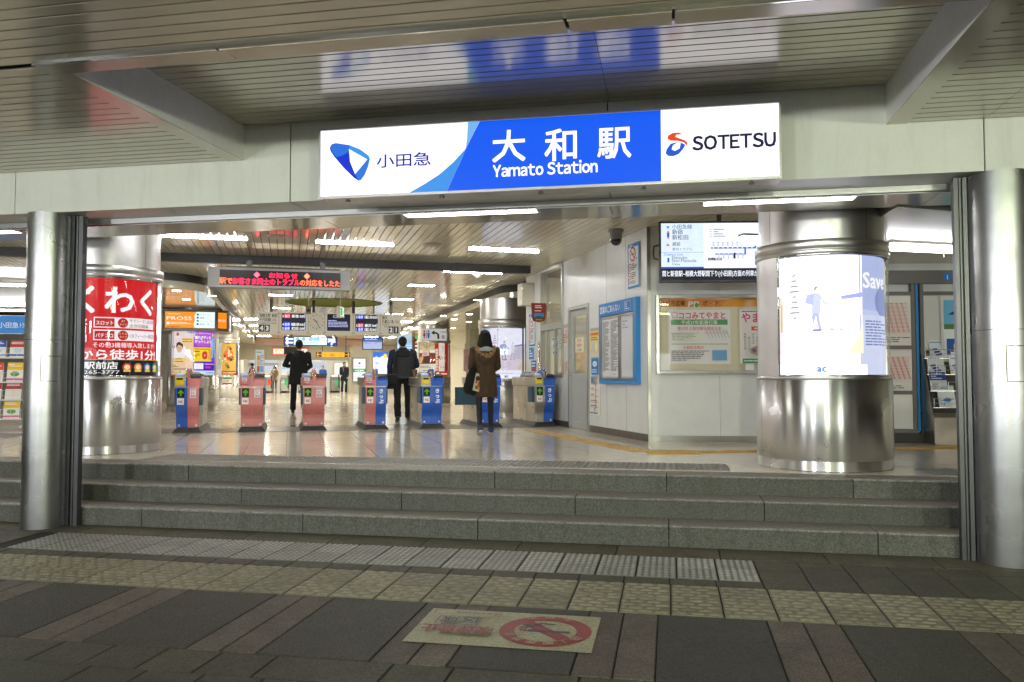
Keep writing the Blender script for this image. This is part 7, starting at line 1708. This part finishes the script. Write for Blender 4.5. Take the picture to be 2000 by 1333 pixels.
mb = MB(); mb.box(4.1, 4.6, .04, .045, 1.9, 2.3); mb.build('notice', WHITEP, t); mb = MB(); mb.box(3.15, 3.55, .02, .04, 1.05, 1.5); mb.build('poster', mat('red_poster', (.6, .12, .08), .5), t)
def fn(w, h):
    a = Art(w, h, '#f6efe4', 130); a.frame(0, 0, w, h, .06, '#d8745a'); a.text('まんが喫茶', .15, h * .45, h * .42, '#e6c21a', 'l', .03, fw=w * .6); small(a, .2, h * .15, w * .6, h * .36, 1, '#e6c21a', .95); a.text('0', w * .86, h * .3, h * .5, '#d83a3a', 'c', .04); return a
vboard('cafe_sign', 'lit cream sign with yellow lettering and a salmon border on the far header', 'sign', (532, 680, 602, 694), 48.3, fn, LITW, d=.15, ft=.01, fm=GREYP)
t = vboard('black_monitor', 'dark hanging monitor in front of the cream lit sign', 'monitor', (555.5, 679, 579, 691.5), 46.2, lambda w, h: Art(w, h, '#0c0c10', 131), PAPER, d=.1, ft=.03, fm=BLACK)
mb = MB(); mb.box(.32, .36, .03, .07, .42, CEIL - t.location.z); mb.build('hanger', BLACK, t)
def fn(w, h):
    a = Art(w, h, '#e4e8e4', 132); small(a, .05, h * .86, w - .05, h * .95, 1, '#5a9a6a'); a.rect(.08, h * .55, w * .5, h * .76, '#e0a050'); a.rect(.08, h * .33, w * .5, h * .52, '#e8c070'); a.rect(.08, h * .05, w * .5, h * .3, '#c85a4a'); a.rect(w * .55, h * .05, w * .95, h * .3, '#8ab0d8'); small(a, w * .55, h * .35, w * .95, h * .8, 6, '#7a88a0'); return a
vboard('poster_board', 'tall poster board with small flyers on the far left side', 'notice board', (499.5, 684, 515, 729), 46, fn, LITB, d=.08, ft=.03, fm=GREYP)
def fn(w, h):
    a = Art(w, h, '#f4f8f6', 133); a.disc(w / 2, h * .80, w * .10, '#e0203a', 14); small(a, w * .2, h * .62, w * .8, h * .67, 1, '#8a9aa0'); a.rect(0, h * .40, w, h * .56, '#1f9a58'); a.text('今宮歯科', w / 2, h * .43, h * .10, '#eaf8ea', 'c', .02, fw=w * .8); small(a, w * .2, h * .1, w * .8, h * .3, 3, '#b0c0c0'); return a
vboard('dental_poster', 'backlit white poster with a green band and red mark on the far right wall', 'poster', (690.5, 701, 713.5, 745), 46.7, fn, LITW, d=.15, ft=.05, fm=GREYP)
def fn(w, h):
    a = Art(w, h, '#eef6ff', 134); a.rect(0, h * .80, w, h, '#2f72d8'); a.poly([(0, h * .74), (w * .2, h * .84), (w * .4, h * .78), (w * .6, h * .86), (w, h * .76), (w, h * .70), (0, h * .70)], '#f4f8ff'); a.disc(w * .8, h * .86, w * .14, '#f4d84a', 18); a.text('空と', w * .15, h * .55, h * .09, '#5a7ad0', 'l', .02); small(a, w * .1, h * .3, w * .9, h * .45, 3, '#b8cce8'); return a
vboard('sky_poster', 'backlit poster of blue sky and sun left of the man in charcoal', 'poster', (729, 688, 758, 741), 42, fn, LITW, d=.2, ft=.06, fm=GREYP)
def fn(w, h):
    a = Art(w, h, '#bfe2f6', 135); a.rect(0, h * .8, w, h, '#e8b0a0'); a.rect(0, h * .36, w, h * .55, '#2f86d8'); small(a, .1, h * .4, w - .1, h * .5, 1, '#f0f8ff', .95); small(a, .1, h * .6, w - .1, h * .72, 1, '#5a9ad0', .95); small(a, .1, h * .05, w - .1, h * .3, 2, '#5a9ad0'); return a
vboard('shop_sign', 'pale blue lit sign partly behind the head of the man in charcoal', 'sign', (776, 664, 810, 702), 46.6, fn, LITW, d=.2, ft=.03, fm=GREYP)
vboard('notice_board', 'plain white notice panel on the far wall behind the man with the grey scarf', 'notice board', (653, 709, 683, 738), 53.9, lambda w, h: Art(w, h, '#e8eaea', 136), PAPER, d=.05, ft=.02, fm=GREYP)
# shop beside the restroom column, cream counter wall posters
t = thing('lit_shop', 'bright shop front with a green and orange sign right of the restroom column', 'shop', I(5.55, 37, FZ), TH)
mb = MB(); mb.box(0, 1.3, .8, .9, .003, 2.2); mb.build('lit_interior', emit('lit_shop_interior', (1.0, .88, .76), 1.15), t)
mb = MB(); mb.box(0, 1.25, -.05, .1, 2.2, 2.86); mb.build('fascia', BLACK, t)
for z, c, n in ((2.62, (.08, .55, .16), 'green_neon'), (2.42, (1.0, .35, .10), 'orange_neon'), (2.26, (.9, .9, .9), 'white_neon')): mb = MB(); mb.box(0, 1.2, -.07, -.052, z, z + .09); mb.build('light_strip', emit(n, c, 1.0), t)
mb = MB(); mb.box(0, 1.25, .4, .7, 1.55, 1.9); mb.build('shop_awning', mat('orange_awning', (.7, .2, .08), .6), t)
mb = MB(); mb.box(-.1, .0, -.06, .3, .003, 2.9); mb.build('door_post', mat('brown_post', (.12, .06, .03), .5), t)
for i in range(7): mb = MB(); mb.bbox(.05 + i * .17, .19 + i * .17, .3, .5, .9 + (i % 3) * .05, 1.25 + (i % 3) * .06, .01); mb.build('goods', (REDS, WHITEP, TAN, CREAM, BLUEJ, WHITEP, REDS)[i], t)
mb = MB(); mb.bbox(.02, 1.24, .2, .6, .003, .88, .02); mb.build('counter', CREAM, t)
def fn(w, h):
    a = Art(w, h, '#e2c2c8', 137)
    for i in range(7): a.disc(w * (.07 + .14 * i), h * .96, w * .07, '#d8c0a0', 12)
    small(a, w * .15, h * .3, w * .85, h * .7, 4, '#c89aa0'); return a
vboard('pink_poster', 'pale pink scalloped poster on the cream wall left of the woman in brown', 'poster', (906, 681, 925, 725), 30.9, fn, PAPER, d=.03, ft=.01)
t = thing('counter_hood', 'cream hood projecting from the cream wall left of the woman in brown', 'canopy', I(*on_v(903, 672, 30.6)[:1], 30.6, on_v(903, 683, 30.6)[1]), TH)
mb = MB(); mb.bbox(0, .55, -.4, .38, 0, .22, .02); mb.build('casing', CREAM, t)
for px, lb in ((933, 'upper'),):
    u, z = on_v(927, 676, 29); t = thing('display_board', 'tilted white panel standing behind the woman in brown', 'panel', I(u, 29, z - .5), TH); t.rotation_euler = (0, R(-22), TH)
    mb = MB(); mb.bbox(0, .26, 0, .03, 0, .62, .005); mb.build('sheet', WHITEP, t)
    mb = MB(); mb.tube([(.13, .04, 0), (.13, .04, -.6)], .02, 8); mb.build('post', CREAM, t)
# ------------------------------------------------------------------ the street side: lamps and shops across the road
CAN_G = emit('canopy_tube_greenish', (.84, 1.0, .50), 30.0)
for x, y in ((2.4, 2.0), (.2, 2.6), (4.2, 2.6), (3.6, -1.0), (-6.5, -1.2)):  # unseen tubes; the pair nearest the coffer is added to light its trim
    tube_lamp('unseen bare fluorescent tube under the outer canopy', 0, 0, ZL - .06, 1.3, 'canopy lamps', 0, CAN_G).location = (x, y, ZL - .08)
GLB = {'w': emit('street_lamp_white', (.95, .97, 1.0), 1000.0), 'g': emit('street_lamp_greenish', (.93, 1.0, .76), 1000.0)}
M_POST = mat('lamp_post_paint', (.05, .055, .05), .45, .3)
for x, k in ((-11, 'w'), (-5.2, 'w'), (.6, 'g'), (6.0, 'g')):
    t = thing('street_lamp', 'post-top street lamp at the kerb behind the viewer', 'street lamp', (x, -5.0, -.22), 0, 'street lamps along the kerb')
    mb = MB(); mb.lathe([(.10, 0), (.10, .3), (.05, .4), (.038, 2.75)], 20); mb.build('post', M_POST, t)
    mb = MB(); mb.ell((0, 0, 2.95), (.16, .16, .19), 20, 12); mb.build('globe', GLB[k], t)
    mb = MB(); mb.lathe([(.19, 3.10), (.20, 3.12), (.06, 3.22), (.02, 3.25)], 20); mb.build('cap', M_POST, t)
M_SHOPW = mat('shop_wall', (.30, .29, .27), .7, var=.1, scale=3)
SHOP = [emit('lit_shop_window_white', (.85, .92, 1.0), 4.0), emit('lit_shop_window_warm', (1.0, .90, .70), 3.0)]
for i, (x0, x1, h) in enumerate(((-26, -17, 7), (-17, -9, 9), (-9, -2, 6.5), (-2, 5, 8), (5, 13, 7), (13, 24, 9))):
    t = thing('shop_building', 'plain shop building with lit windows across the street', 'building', ((x0 + x1) / 2, -15, -.4), 0, 'shops across the street')
    w = (x1 - x0) / 2
    mb = MB(); mb.box(-w + .02, w - .02, -8, 0, 0, h); mb.build('wall', M_SHOPW, t)
    mb = MB(); mb.box(-w + .3, w - .3, .002, .03, .4, 2.9); mb.build('window', SHOP[i % 2], t)
    mb = MB(); mb.box(-w + .1, w - .1, .0, .9, 3.1, 3.3); mb.build('awning', DKGREY, t)
